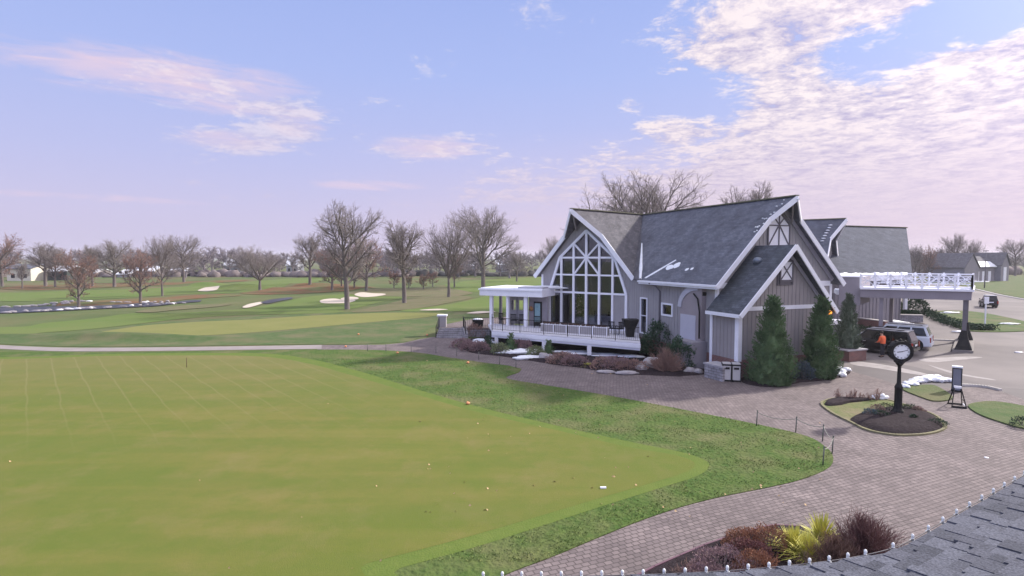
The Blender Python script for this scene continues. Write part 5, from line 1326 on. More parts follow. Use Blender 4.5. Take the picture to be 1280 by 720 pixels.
sc_ = NN.new('ShaderNodeVectorMath'); sc_.operation = 'SCALE'; LL.new(rp.outputs[0], sc_.inputs[0]); LL.new(gr_n.outputs[0], sc_.inputs['Scale']); LL.new(sc_.outputs[0], bs_.inputs['Base Color'])
bpn = NN.new('ShaderNodeBump'); bpn.inputs['Distance'].default_value = .006; LL.new(gn.outputs[0], bpn.inputs['Height']); LL.new(bpn.outputs[0], bs_.inputs['Normal'])
b = MB()
inner = [p + ins1 * 3.6 + V((0, 0, sl * 3.6)) for p in reversed(ea)]
b.prism([p - V((0, 0, .012)) for p in ea + inner], V((0, 0, -.03)))
up_s = (ins1 + V((0, 0, sl))).normalized(); nrm_s = ed.cross(up_s); nrm_s = nrm_s if nrm_s.z > 0 else -nrm_s
rr = random.Random(8); EX = .115
for row in range(-16, 33):
    s0_ = -4.0 + rr.uniform(0, .2)
    while s0_ < 5.5:
        wd_ = rr.choice((.09, .12, .14, .17, .20)); lift = rr.choice((.0, .004, .009)); sag = rr.choice((0, 0, .03))
        quad = [(s0_ + .002, row * EX - sag), (s0_ + wd_ - .002, row * EX - sag), (s0_ + wd_ - .002, row * EX + EX * 1.12), (s0_ + .002, row * EX + EX * 1.12)]
        s0_ += wd_
        P3 = [e1a + ed * u_ + up_s * v_ for u_, v_ in quad]; cen = sum(P3, V((0, 0, 0))) / 4
        if not (580 < proj(cen)[0] < 1480 if (cen.y > .6) else False): continue
        bd_, bi_ = 1e9, 0
        for i_ in range(len(ea) - 1):
            m_ = (ea[i_] + ea[i_ + 1]) / 2; dd_ = (m_ - cen).length
            if dd_ < bd_: bd_, bi_ = dd_, i_
        a_, c_ = ea[bi_], ea[bi_ + 1]; ev = (c_ - a_).to_2d(); nn_ = V((-ev.y, ev.x)).normalized()
        if nn_.dot(ins1.to_2d()) < 0: nn_ = -nn_
        sd_ = [(p_.to_2d() - a_.to_2d()).dot(nn_) for p_ in P3]; out_ = []
        for i_ in range(4):
            p_, q_ = P3[i_], P3[(i_ + 1) % 4]; x_, y_ = sd_[i_], sd_[(i_ + 1) % 4]
            if x_ >= 0: out_.append(p_)
            if x_ * y_ < 0: out_.append(p_.lerp(q_, x_ / (x_ - y_)))
        if len(out_) < 3: continue
        n_ = len(out_); lo_z = [(p_ - cen).dot(up_s) for p_ in out_]
        top_ = [p_ + nrm_s * (.008 + lift - .010 * (z_ / EX)) for p_, z_ in zip(out_, lo_z)]
        b.add(top_ + [p_ - nrm_s * .012 for p_ in out_], [tuple(range(n_))] + [(i_, i_ + n_, (i_ + 1) % n_ + n_, (i_ + 1) % n_) for i_ in range(n_)])
b.build('shingles', m_shn, nr)
b = MB()
for p, q in zip(ea[:-1], ea[1:]): b.beam(p - V((0, 0, .05)), q - V((0, 0, .05)), .03, .04, ext=.01); b.beam(p - V((0, 0, .14)), q - V((0, 0, .14)), .03, .14, ext=.01)
b.build('drip_edge', mat('drip_edge', (.12, .11, .13)), nr)
ls = thing('light_string', ea[1], 'string of small white lights clipped along the near roof edge', 'string lights')
tot = [0]
for p, q in zip(ea[:-1], ea[1:]): tot.append(tot[-1] + (q - p).length)
def along(s_):
    for i in range(len(ea) - 1):
        if tot[i] <= s_ <= tot[i + 1]: return ea[i].lerp(ea[i + 1], (s_ - tot[i]) / (tot[i + 1] - tot[i]))
    return ea[-1]
b = MB(); b.tube([p + V((-.012, .02, .006)) for p in ea], .004, 5); b.build('cable', mat('cable_grey', (.16, .15, .16)), ls)
s_ = .05; m_bulb = mat('bulb_glass', (.82, .84, .86), rough=.25)
while s_ < tot[-1]:
    p = along(s_) + V((-.015, .025, -.004)); b = MB(); b.tube([p - V((0, 0, .012)), p + V((0, 0, .018))], .010, 7); b.blob(p + V((0, 0, .030)), .012, .012, .018, 1, 0, 1, 2); b.box(None, p.x - .018, p.x + .018, p.y - .008, p.y + .008, p.z - .006, p.z + .001)
    if proj(p)[0] < 1330: b.build('bulb', m_bulb, ls)
    q_ = along(s_ + .1); rate = math.hypot(proj(q_)[0] - proj(p)[0], proj(q_)[1] - proj(p)[1]) / .1
    s_ += .26 if p.x > 2.7 else .145

# ---- vehicles
m_tyre = mat('tyre', (.02, .02, .02), rough=.8); m_rim = mat('wheel_rim', (.45, .45, .48), metallic=.7, rough=.35)
m_cg = mat('car_glass', (.006, .007, .009), rough=.08, spec=.45); m_tl = mat('tail_lamp', (.35, .02, .02), rough=.2); m_hl = mat('head_lamp', (.7, .72, .75), rough=.15)
def car(name, loc, rz, label, cat, paint, L_=4.85, W=1.92, H=1.78, roof_m=None, group=None):
    """nose towards +x before turning"""
    t = thing(name, loc, label, cat, group, rz)
    def part(nm, bld, m, par=t, bev=0.0):
        o = bld.build(nm, m); o.parent = par
        if bev:
            md = o.modifiers.new('bevel', 'BEVEL'); md.width = bev; md.segments = 3; md.limit_method = 'ANGLE'; md.angle_limit = R(35)
        return o
    h = W / 2; x0, x1 = -L_ / 2, L_ / 2; bh = H * .58
    prof = [(x0 + .05, .32), (x0, .55), (x0 + .03, bh), (x1 - 1.35, bh + .02), (x1 - .25, bh - .12), (x1 - .02, bh - .30), (x1, .55), (x1 - .08, .30)]
    b = MB(); b.prism([(x, -h, z) for x, z in prof], V((0, W, 0))); body = part('body', b, paint, bev=.09)
    g0, g1, r0_, r1_ = x0 + .06, x1 - 1.25, x0 + .35, x1 - 2.0; i_ = .17
    b = MB(); b.add([(g0, -h + .04, bh - .02), (g1, -h + .04, bh - .02), (g1, h - .04, bh - .02), (g0, h - .04, bh - .02), (r0_, -h + i_, H - .05), (r1_, -h + i_, H - .05), (r1_, h - i_, H - .05), (r0_, h - i_, H - .05)],
        [(0, 3, 2, 1), (4, 5, 6, 7), (0, 1, 5, 4), (1, 2, 6, 5), (2, 3, 7, 6), (3, 0, 4, 7)]); cab = part('cabin', b, paint, bev=.05)
    b = MB(); b.prism([(r0_ - .02, -h + i_ - .02, H - .05), (r1_ + .05, -h + i_ - .02, H - .05), (r1_ + .05, h - i_ + .02, H - .05), (r0_ - .02, h - i_ + .02, H - .05)], V((0, 0, .05))); part('roof', b, roof_m or paint, bev=.02)
    def lerp2(z): f = (z - bh) / (H - bh - .05); return f
    for s_ in (-1, 1):
        n = 3; a0, a1 = g0 + .22, g1 - .35
        for k in range(n):
            u0 = k / n + .02; u1 = (k + 1) / n - .02; zs = (bh + .05, H - .13); pts = []
            for z, uu in ((zs[0], u0), (zs[0], u1), (zs[1], u1), (zs[1], u0)):
                f = lerp2(z); xa = g0 + (r0_ - g0) * f + .10; xb = g1 + (r1_ - g1) * f - .10; y = (h - .04) + (-(i_ - .04)) * f + .012; pts.append((xa + (xb - xa) * uu, s_ * y, z))
            b = MB(); b.prism(pts, V((0, -s_ * .01, 0))); part('side_window', b, m_cg)
        b = MB(); b.blob(V((g1 - .15, s_ * (h + .10), bh + .12)), .10, .12, .08, 1, 0, 1, 2); part('mirror', b, paint)
        b = MB(); b.box(None, x0 - .012, x0 + .10, s_ * (h - .02) - (.16 if s_ > 0 else 0), s_ * (h - .02) + (0 if s_ > 0 else .16), bh - .42, bh - .04); part('tail_lamp', b, m_tl)
        b = MB(); b.box(None, x1 - .16, x1 + .0, s_ * (h - .06) - (.36 if s_ > 0 else 0), s_ * (h - .06) + (0 if s_ > 0 else .36), bh - .42, bh - .26); part('headlight', b, m_hl)
        b = MB(); b.beam((r0_ + .2, s_ * (h - i_ - .08), H + .05), (r1_ - .1, s_ * (h - i_ - .08), H + .05), .04, .04); part('roof_rail', b, m_dark)
        for xw in (x0 + .88, x1 - .92):
            b = MB(); b.tube([(xw, s_ * (h - .22), .37), (xw, s_ * (h + .015), .37)], .37, 26); w_ = part('tyre', b, m_tyre)
            b = MB(); b.tube([(xw, s_ * (h + .01), .37), (xw, s_ * (h + .03), .37)], .24, 18); part('rim', b, m_rim, w_)
            b = MB(); b.tube([(xw, s_ * (h - .05), .42), (xw, s_ * (h + .006), .42)], .455, 26); part('wheel_arch', b, m_dark)
        b = MB(); b.box(None, x0 + 1.35, x1 - 1.4, s_ * (h + .004) - .01, s_ * (h + .004) + .01, .30, .42); part('sill', b, m_dark)
        for xh in (-.62, .45): b = MB(); b.box(None, xh, xh + .18, s_ * (h + .015) - .015, s_ * (h + .015) + .015, bh - .16, bh - .12); part('door_handle', b, m_rim)
        for xh in (-1.35, -.25, .95): b = MB(); b.box(None, xh, xh + .012, s_ * (h + .001) - .004, s_ * (h + .001) + .004, .45, bh - .02); part('door_gap', b, m_dark)
    for (xa, za, xb, zb2, nm) in ((g0, bh, r0_, H - .05, 'rear_window'), (g1, bh, r1_, H - .05, 'windscreen')):
        pts = []
        for f, sy_ in ((.12, -1), (.12, 1), (.88, 1), (.88, -1)):
            y = (h - .04) - (i_ - .04) * f - .13; off = -.012 if nm == 'rear_window' else .012
            pts.append((xa + (xb - xa) * f + off, sy_ * y, za + (zb2 - za) * f + .008))
        b = MB(); b.prism(pts, V((.01 if nm == 'rear_window' else -.01, 0, 0))); part(nm, b, m_cg)
    b = MB(); b.box(None, x0 - .06, x0 + .1, -h + .06, h - .06, .36, .58); part('bumper', b, m_dark if roof_m is None else paint, bev=.03)
    b = MB(); b.box(None, x0 - .015, x0 + .0, -.26, .26, .72, .85); part('number_plate', b, m_white)
    b = MB(); b.box(None, x1 - .05, x1 + .015, -.55, .55, .58, .82); part('grille', b, m_dark)
    return t
m_blk = mat('black_car_paint', (.010, .011, .013), (.008, .009, .011), rough=.22, spec=.35); m_sil = mat('silver_car_paint', (.62, .66, .74), (.60, .64, .72), rough=.25, spec=.6)
hd = V((-.66, .75, 0)).normalized(); rzc = math.atan2(hd.y, hd.x)
q = G(1137, 447) + hd * 2.4 + V((.75, .5, 0)); q.z = .01
car('suv', q, rzc, 'black suv parked under the porte cochere with its rear to the camera', 'car', m_blk, roof_m=mat('snowy_black_roof', (.05, .055, .065), (.5, .5, .55), scale=1.6, rough=.5))
q = G(1158, 441.5) + hd * 2.2 + V((.95, 1.2, 0)); q.z = .01
car('suv', q, rzc + .12, 'silver suv parked beyond the black one, snow on its roof', 'car', m_sil, roof_m=mat('snowy_roof', (.8, .82, .88), (.4, .42, .45), scale=.9, rough=.5), H=1.85)
q = G(1235, 384); q.z = .01
car('utility_vehicle', q, R(62), 'small dark vehicle with white roof on the far drive', 'car', m_blk, 3.1, 1.6, 1.75, roof_m=m_white)
# bench by the entrance
q = G(1083, 438.5); t = thing('bench', q, 'grey bench beside the planter left of the black car', 'bench', rz=.5)
def bx(nm, m, *a): b = MB(); b.box(None, *a); o = b.build(nm, m); o.parent = t
bx('seat', m_side, -.7, .7, -.25, .25, .42, .48); bx('backrest', m_side, -.7, .7, .22, .28, .5, .9)
for a in (-.6, .52): bx('leg', m_graytrim, a, a + .08, -.22, .24, 0, .42)

# brick planter with a columnar evergreen
q = G(1071, 451.5); pb = thing('brick_planter', q, 'red brick planter with stone cap holding the columnar evergreen', 'planter')
F = lambda a, c, z: V((q.x, q.y, 0)) + Vv * a + U * c + V((0, 0, z))
b = MB(); b.box(F, -.75, .9, 0, 1.5, -.02, .72); b.build('wall', m_brick, pb); b = MB(); b.box(F, -.97, .97, -.07, 1.77, .72, .80); b.build('coping', mat('stone_cap', None), pb)
PLQ = F(.0, .8, .8)
# ------------------------------------------------------------------ trees
m_bark = mat('bark', (.19, .165, .155), (.115, .10, .095), scale=6, rough=.95, bump=.03, stretch=(1, 1, .25))
m_twig = mat('twigs', (.30, .265, .255), (.22, .19, .185), scale=2, rough=.95)
m_twigw = mat('twigs_warm', (.31, .21, .19), (.22, .15, .14), scale=2, rough=.95)
m_rust = mat('rusty_leaves', (.34, .18, .12), (.26, .15, .11), scale=1.5, rough=.9)
def limb(b, pts, r0, r1, n):
    m = len(pts) - 1; b.tube(pts, [max(.006, r0 + (r1 - r0) * (i / m)) for i in range(m + 1)], n, caps=False)
def grow(seed, H=14.0, clear=.28, spread=.42, leader=.6, nl=7, levels=4, dens=(7, 6, 5), tw=.018, leaf=0, up=.22, lean=0.0, fork=False, vase=0.0):
    """returns (trunk builder, crown builder, leaf builder); height H, base at the origin"""
    rr = random.Random(seed); tb, cb_, lb_ = MB(), MB(), MB()
    r0 = H * .019 + .06
    def path(p, d, L_, nseg, wob, upb):
        pts = [V(p)]; d = V(d).normalized()
        for i in range(nseg):
            d = (d + V((rr.uniform(-1, 1), rr.uniform(-1, 1), rr.uniform(-.6, .9) * 1)) * wob + V((0, 0, upb))).normalized(); pts.append(pts[-1] + d * (L_ / nseg))
        return pts
    def at(pts, t): f = t * (len(pts) - 1); i = min(int(f), len(pts) - 2); return pts[i].lerp(pts[i + 1], f - i), (pts[i + 1] - pts[i]).normalized()
    Wd = H * spread * 1.0; cz_ = H * (clear + (1 - clear) * .50); hz_ = H * (1 - clear) * .50
    def reach(p, d):
        # distance to the crown's outline, an egg standing on the clear stem
        a = (d.x / Wd) ** 2 + (d.y / Wd) ** 2 + (d.z / hz_) ** 2; q = V(p) - V((0, 0, cz_)); bq = 2 * (q.x * d.x / Wd ** 2 + q.y * d.y / Wd ** 2 + q.z * d.z / hz_ ** 2); c = (q.x / Wd) ** 2 + (q.y / Wd) ** 2 + (q.z / hz_) ** 2 - 1
        D_ = bq * bq - 4 * a * c
        if D_ <= 0: return .12 * H
        return max(.10 * H, (-bq + math.sqrt(D_)) / (2 * a))
    def branch(p, d, L_, r_, lev):
        last = lev >= levels
        if lev <= 3: L_ = min(L_, reach(p, V(d).normalized()) * rr.uniform(.78, 1.0)) if lev > 1 else reach(p, V(d).normalized()) * rr.uniform(.62, .82)
        pts = path(p, d, L_, 5 if lev <= 1 else (4 if lev == 2 else 3), .13 + .05 * lev, up * (.10 if lev < 3 else .05))
        tgt = tb if lev <= 2 else cb_
        limb(tgt, pts, r_, r_ * .35 if not last else tw * .5, 6 if lev <= 1 else (4 if lev == 2 else 3))
        if last:
            if leaf:
                for k in range(leaf if rr.random() < .22 else 0):
                    q, _ = at(pts, rr.random()); e = V((rr.uniform(-1, 1), rr.uniform(-1, 1), rr.uniform(-1, 1))).normalized() * .11; g_ = V((rr.uniform(-1, 1), rr.uniform(-1, 1), rr.uniform(-1, 1))).normalized() * .08
                    lb_.add([q - e, q + g_, q + e, q - g_], [(0, 1, 2, 3)])
            return
        n = dens[min(lev - 1, 2)]
        for k in range(n):
            t = .22 + .78 * (k + rr.random() * .8) / n; q, dd = at(pts, min(t, .99))
            ax = dd.cross(V((rr.uniform(-1, 1), rr.uniform(-1, 1), rr.uniform(-1, 1)))).normalized(); ang = R(rr.uniform(26, 56))
            nd = dd * math.cos(ang) + ax * math.sin(ang)
            branch(q, nd, L_ * (.62 - .28 * t) * rr.uniform(.75, 1.2), max(tw * .6, r_ * .56 * (1 - .45 * t)), lev + 1)
        # continue the tip
        q, dd = at(pts, .98); branch(q, dd, L_ * .42, r_ * .35, lev + 1) if lev + 1 <= levels else None
    ld = V((lean, 0, 1)).normalized()
    tl = H * (clear + (.30 if not fork else .02)); tp_ = path((0, 0, 0), ld, tl, 6, .035, .1)
    pts = tp_; m = len(pts); tb.tube([V((0, 0, -.15))] + pts, [r0 * 1.5] + [r0 * (1 - .5 * i / m) for i in range(m)], 9, caps=False)
    top = pts[-1]
    for k in range(nl):
        f = k / max(1, nl - 1); t = (clear * H / tl) + (1 - clear * H / tl) * f * .97 if not fork else .97
        q, dd = at(pts, min(.98, t)); az_ = k * 2.4 + rr.uniform(-.5, .5); el = R(rr.uniform(18, 42) + 22 * f + vase * 25)
        d = V((math.cos(az_) * math.cos(el), math.sin(az_) * math.cos(el), math.sin(el)))
        branch(q, d, H * spread * rr.uniform(.85, 1.15) * (1 - .22 * f) * (1 if not fork else 1.25), r0 * .5 * (1 - .3 * f), 1)
    for k in range(4 if not fork else 3): branch(top, V((math.cos(k * 1.9) * .62, math.sin(k * 1.9) * .62, 1)), 1, r0 * .42, 1)
    return tb, cb_, lb_
def norm_height(builders, H):
    z = max(p.z for b in builders for p in b.v) if any(b.v for b in builders) else H; k = H / z
    for b in builders: b.v = [p * k for p in b.v]
def wid(builders):
    xs = sorted(math.hypot(p.x, p.y) for b in builders[1:2] for p in b.v); return xs[int(len(xs) * .93)] * 2
PROTO = {}
def proto(key, twm=None, **kw):
    H = kw.get('H', 14.0); bs = grow(**kw); norm_height(bs, H)
    r = thing('tree', (0, 0, -500), 'x', 'tree')
    o = bs[0].build('trunk', m_bark, uv=False); o.parent = r; o.location = (0, 0, 0)
    if bs[1].v: o = bs[1].build('crown', twm or m_twig, uv=False); o.parent = r; o.location = (0, 0, 0)
    if bs[2].v: o = bs[2].build('leaves', m_rust, uv=False); o.parent = r; o.location = (0, 0, 0)
    PROTO[key] = (r, H, wid(bs)); print(key, 'w', wid(bs), 'faces', sum(len(b.f) for b in bs)); return r
proto('oak', seed=3, H=14, clear=.22, spread=.34, nl=10, dens=(8, 7, 5), tw=.021)
proto('round', seed=11, H=14, clear=.18, spread=.46, nl=10, dens=(8, 7, 5), tw=.021, fork=False, vase=.3)
proto('vase', seed=21, H=14, clear=.20, spread=.42, nl=7, dens=(8, 7, 5), tw=.021, fork=True, vase=.8)
proto('rusty', seed=31, H=12, clear=.16, spread=.32, nl=11, dens=(8, 6, 5), tw=.014, leaf=1, twm=m_twigw)
proto('tall', seed=41, H=14, clear=.28, spread=.28, nl=10, dens=(8, 7, 5), tw=.021, vase=.4)
proto('bushy', seed=51, H=5, clear=.16, spread=.40, nl=8, dens=(6, 5, 5), tw=.012, leaf=1, twm=m_twigw)
proto('small', seed=61, H=8, clear=.2, spread=.38, nl=7, dens=(6, 5, 4), tw=.03)
used = set()
def tree(key, x, ybase, ytop, label, width=None, rz=None, name='tree', group='bare trees on the course', Yd=None):
    """tree standing at pixel column x; height from the photo"""
    q = G(x, ybase) if Yd is None else V((DY(x, 340, Yd).x, Yd, 0)); d = q.y
    if Yd is not None and True: pass
    t = DY(x, ytop, q.y); H = t.z
    r, h0, w0 = PROTO[key]; k = H / h0; kw_ = k
    if width: kw_ = 1.0 * width / (700 / q.y) / w0
    rz = rz if rz is not None else random.Random(int(x * 7)).uniform(0, 6.28)
    if key not in used:
        used.add(key); r.location = q; r.rotation_euler = (0, 0, rz); r.scale = (kw_, kw_, k); r['label'] = label; r['group'] = group; return r
    return copy_tree(r, q, rz, (kw_, kw_, k), label, group, 'tree')
GT = 'bare trees on the course'
tree('oak', 434, 386.5, 250, 'tallest bare tree on the course, rising just behind the pair of white bunkers', 82)
tree('tall', 505.5, 379, 273, 'slender bare tree halfway between the tall bunker tree and the leaning vase shaped tree', 56)
tree('vase', 561, 371.5, 261, 'bare vase shaped tree forking low, left of the roundest bare tree', 72)
tree('round', 604, 359, 253, 'wide rounded bare tree nearest the left side of the clubhouse', 92)
tree('round', 203, 370, 290, 'bare round tree left of its twin beyond the creek', 44, 1.0)
tree('oak', 230, 353, 292, 'bare round tree right of its twin beyond the creek', 42, 2.2)
tree('rusty', 98.5, 386, 308, 'rusty tinted tree standing at the edge of the creek', 44)
tree('rusty', 175.5, 380, 307, 'rusty tinted tree at the right end of the long creek', 42, 2.0)
tree('vase', 325, 363, 304, 'low spreading bare tree standing alone behind the small mound', 66, 1.2)
tree('tall', 387.5, 358.5, 290, 'bare tree left of the tallest tree, rooted in rusty leaf litter', 40, 1.4)
tree('tall', 57, 358, 302, 'bare reddish tree between the white house and the snowy roofs', 38, .4)
tree('oak', 69, 359, 308, 'thin pale trunked tree in front of the snowy roofs at the left', 32, 4.1)
tree('rusty', 3, 358, 289, 'tree cut off by the left edge of the photo', 44, .8)
tree('tall', 28, 361, 327, 'small bare tree in front of the white house', 18, 2.1)
tree('oak', 143, 359, 298, 'bare tree between the two rusty trees, farther back', 48, 3.3)
tree('tall', 116, 358, 305, 'narrow bare tree just right of the rusty creek side tree', 26, 5.3)
tree('rusty', 458, 364, 290, 'rusty tree just behind the tallest tree, right of its trunk', 48, 1.9)
tree('rusty', 415, 363.5, 306, 'rusty tree just left of the tallest trunk', 40, 2.9)
tree('small', 443, 362.5, 318, 'small bare tree behind the right hand bunker', 26)
tree('small', 427, 362, 320, 'small bare tree behind the left hand bunker', 24, 2)
tree('rusty', 568, 359.5, 310, 'reddish tree behind the leaning vase shaped tree', 26, 4)
tree('small', 646, 352, 314, 'small grey tree on the field between the round tree and the clubhouse', 26, 2.2)
for i, (x, yb, yt, w_) in enumerate(((492.5, 360.5, 338, 15), (511, 361, 343, 11), (529.5, 362, 342, 15), (541, 358.5, 338, 13))):
    tree('bushy', x, yb, yt, ['leftmost of the four small russet trees near the bunkers', 'second of the four small russet trees, the smallest', 'third of the four small russet trees, the nearest', 'rightmost of the four small russet trees near the bunkers'][i], w_, i * 1.3, group='small russet trees')
tree('round', 806, 0, 207, 'large bare tree spreading behind the valley between the two roofs', 165, .6, group='trees behind the clubhouse', Yd=82)
tree('tall', 937, 0, 226, 'bare tree crown showing above the main roof ridge', 74, .9, group='trees behind the clubhouse', Yd=95)
tree('round', 694, 0, 292, 'thin bare tree just left of the glass gable peak', 40, .9, group='trees behind the clubhouse', Yd=140)
RG = 'trees on the right beyond the drive'
for i, (x, yb, yt, w_, key) in enumerate(((1143, 352, 305, 18, 'tall'), (1160, 352, 304, 20, 'rusty'), (1178, 351, 306, 22, 'small'), (1192, 351, 290, 30, 'oak'), (1213, 350, 297, 30, 'round'), (1171, 351, 312, 18, 'tall'), (1149, 351, 315, 16, 'small'))):
    tree(key, x, yb, yt, ['first tree right of the rear roof, narrow and bare', 'reddish bare tree, third right of the rear roof', 'small grey tree left of the tall pair above the shed', 'taller of the pair of bare trees above the shed', 'bare tree rising directly above the shed roof', 'low bare tree between the reddish tree and the small grey tree', 'low bare tree tucked beside the rear roof edge'][i], w_, i * .9, group=RG)
tree('oak', 1269, 345, 297, 'dark bare tree standing by the right edge of the photo', 34, 1.2, group=RG)

# far wood as one mass of bare crowns
def far_wood(name, spots, seed, m):
    rr = random.Random(seed); b = MB()
    protos = []
    for s_ in range(4):
        t_, c_, l_ = grow(seed=100 + s_, H=10, clear=.12, spread=.42, nl=7, levels=3, dens=(7, 7, 5), tw=.10); norm_height((t_, c_), 10); protos.append((t_.v + c_.v, [f for f in t_.f] + [tuple(i + len(t_.v) for i in f) for f in c_.f]))
    vs = []; fs = []
    for (x, y, h, w_) in spots:
        pv_, pf = protos[rr.randrange(4)]; a = rr.uniform(0, 6.28); ca, sa = math.cos(a), math.sin(a); k = len(vs); sx_ = w_ / 9
        vs += [(x + (p.x * ca - p.y * sa) * sx_, y + (p.x * sa + p.y * ca) * sx_, p.z * h / 10) for p in pv_]; fs += [tuple(i + k for i in f) for f in pf]
    me = bpy.data.meshes.new(name); me.from_pydata(vs, [], fs); me.materials.append(m); o = bpy.data.objects.new(name, me); COL.objects.link(o); print(name, len(fs)); return o
rr = random.Random(5); sp = []
for i in range(105):
    x = rr.uniform(-60, 720); Yd = rr.uniform(190, 330); h = rr.uniform(.6, 1.0)
    ytop = 322 + 9 - (22 * h + 8 * noise.noise(V((x * .02, 0, 3)))); q = DY(x, ytop, Yd); sp.append((q.x, Yd, max(3.5, q.z), rr.uniform(9, 16)))
tag(far_wood('far_wood', sp, 7, mat('far_twigs', (.27, .235, .25), (.21, .185, .20), scale=.1)), kind='stuff')
sp = []
for i in range(44):
    x = rr.uniform(1110, 1400); Yd = rr.uniform(180, 330); q = DY(x, rr.uniform(312, 324), Yd); sp.append((q.x, Yd, max(4, q.z), rr.uniform(8, 14)))
tag(far_wood('far_wood', sp, 8, _M['far_twigs']), kind='stuff')
# dark hedge line below the far wood
def hedge_line(name, x0, x1, Yd, h, m, seed, kind='stuff', **k):
    p, q = DY(x0, 340, Yd), DY(x1, 340, Yd); n = int(abs(q.x - p.x) / 2.2); b = MB(); rr = random.Random(seed)
    for i in range(n):
        f = (i + rr.uniform(-.4, .4)) / n; hh = h * rr.uniform(.5, 1.15); b.blob((p.x + (q.x - p.x) * f, Yd + rr.uniform(-6, 6), hh * .3), rr.uniform(1.6, 3.4), 2.2, hh * .8, rr.random() * 90, .5, 2.5, 2)
    o = b.build(name, m, uv=False); return tag(o, kind=kind, **k)
hedge_line('undergrowth', -40, 520, 205, 2.2, mat('undergrowth', (.15, .13, .135), (.20, .165, .16), scale=.8, rough=1), 3)
hedge_line('undergrowth', 480, 720, 215, 2.2, mat('undergrowth_dark', (.075, .085, .08), (.12, .11, .105), scale=.8, rough=1), 4)
hedge_line('undergrowth', 1120, 1420, 230, 3.5, _M['undergrowth'], 5)

# ------------------------------------------------------------------ distant houses
def house(x0, x1, ybase, yeave, ytop, Yd, wallm, label, roofm, snow=True, name='house'):
    Yg = Yd; a = DY(x0, ybase, Yd); c = DY(x1, ybase, Yd); he = DY(x0, yeave, Yd).z; hr = DY(x0, ytop, Yd).z
    t = thing(name, V(((a.x + c.x) / 2, Yd, 0)), label, 'house', 'houses beyond the course')
    dpt = 8; b = MB(); b.box(None, a.x, c.x, Yd, Yd + dpt, -.3, he); 
    b.prism([(a.x, Yd, he), (a.x, Yd + dpt, he), (a.x, Yd + dpt / 2, hr - .2)], V((c.x - a.x, 0, 0))); b.build('wall', wallm, t)
    b = MB(); b.prism([(a.x - .4, Yd - .5, he - .1), (c.x + .4, Yd - .5, he - .1), (c.x + .4, Yd + dpt / 2, hr), (a.x - .4, Yd + dpt / 2, hr)], V((0, 0, .25))); b.prism([(a.x - .4, Yd + dpt + .5, he - .1), (c.x + .4, Yd + dpt + .5, he - .1), (c.x + .4, Yd + dpt / 2, hr), (a.x - .4, Yd + dpt / 2, hr)], V((0, 0, .25)))
    b.build('roof', m_snow if snow else roofm, t)
    n = max(2, int((c.x - a.x) / 3.2))
    for i in range(n):
        u = a.x + (c.x - a.x) * (i + .5) / n
        for z0 in ([.9] if he < 4 else [.9, he * .5 + .7]): b = MB(); b.box(None, u - .55, u + .55, Yd - .06, Yd, z0, z0 + 1.3); b.build('window', m_dark, t)
    return t
m_cream = mat('cream_wall', (.70, .66, .56), (.60, .57, .48), scale=.3, rough=.8); m_tanw = mat('tan_wall', (.36, .32, .30), (.30, .27, .26), scale=.3); m_greyw = mat('pale_grey_wall', (.42, .43, .48), (.36, .37, .42), scale=.3)
house(9, 39, 352, 336, 331, 168, m_cream, 'large cream house with dark windows at the far left', m_shing, False)
house(60, 84, 352, 339, 333, 172, mat('dark_green_wall', (.05, .06, .055)), 'dark walled house with bright snowy roof right of the cream house', m_shing)
house(92, 101, 351, 343, 338.5, 200, m_tanw, 'small snowy roofed house seen through the rusty creek side tree', m_shing)
house(107, 121, 350, 341, 336.5, 205, m_tanw, 'snowy roofed house just right of the rusty creek side tree', m_shing)
house(147, 162, 350, 343, 338, 198, m_greyw, 'pale grey house with snowy roof between the two rusty trees', m_shing)
house(164, 172, 349, 340, 335, 210, m_tanw, 'tiny snowy roofed house left of the right rusty tree', m_shing)
house(177, 193, 349, 339, 333.5, 200, m_tanw, 'tan house with pinkish snowy roof right of the rusty tree', m_shing)
house(209, 229, 347, 341, 336, 215, m_greyw, 'long low snowy roofed house behind the twin round trees', m_shing)
house(280, 300, 343, 332, 322.5, 240, m_greyw, 'tall pale house with bluish snowy roof in the far wood', m_shing)
house(358, 372, 343, 332, 321, 250, m_greyw, 'bluish roofed house right of the lone spreading tree', m_shing)
house(620, 640, 341, 331, 321, 235, m_greyw, 'pale house right of the wide rounded tree', m_shing)
house(577, 594, 340, 333, 326, 240, m_greyw, 'pale house seen through the branches left of the wide rounded tree', m_shing)

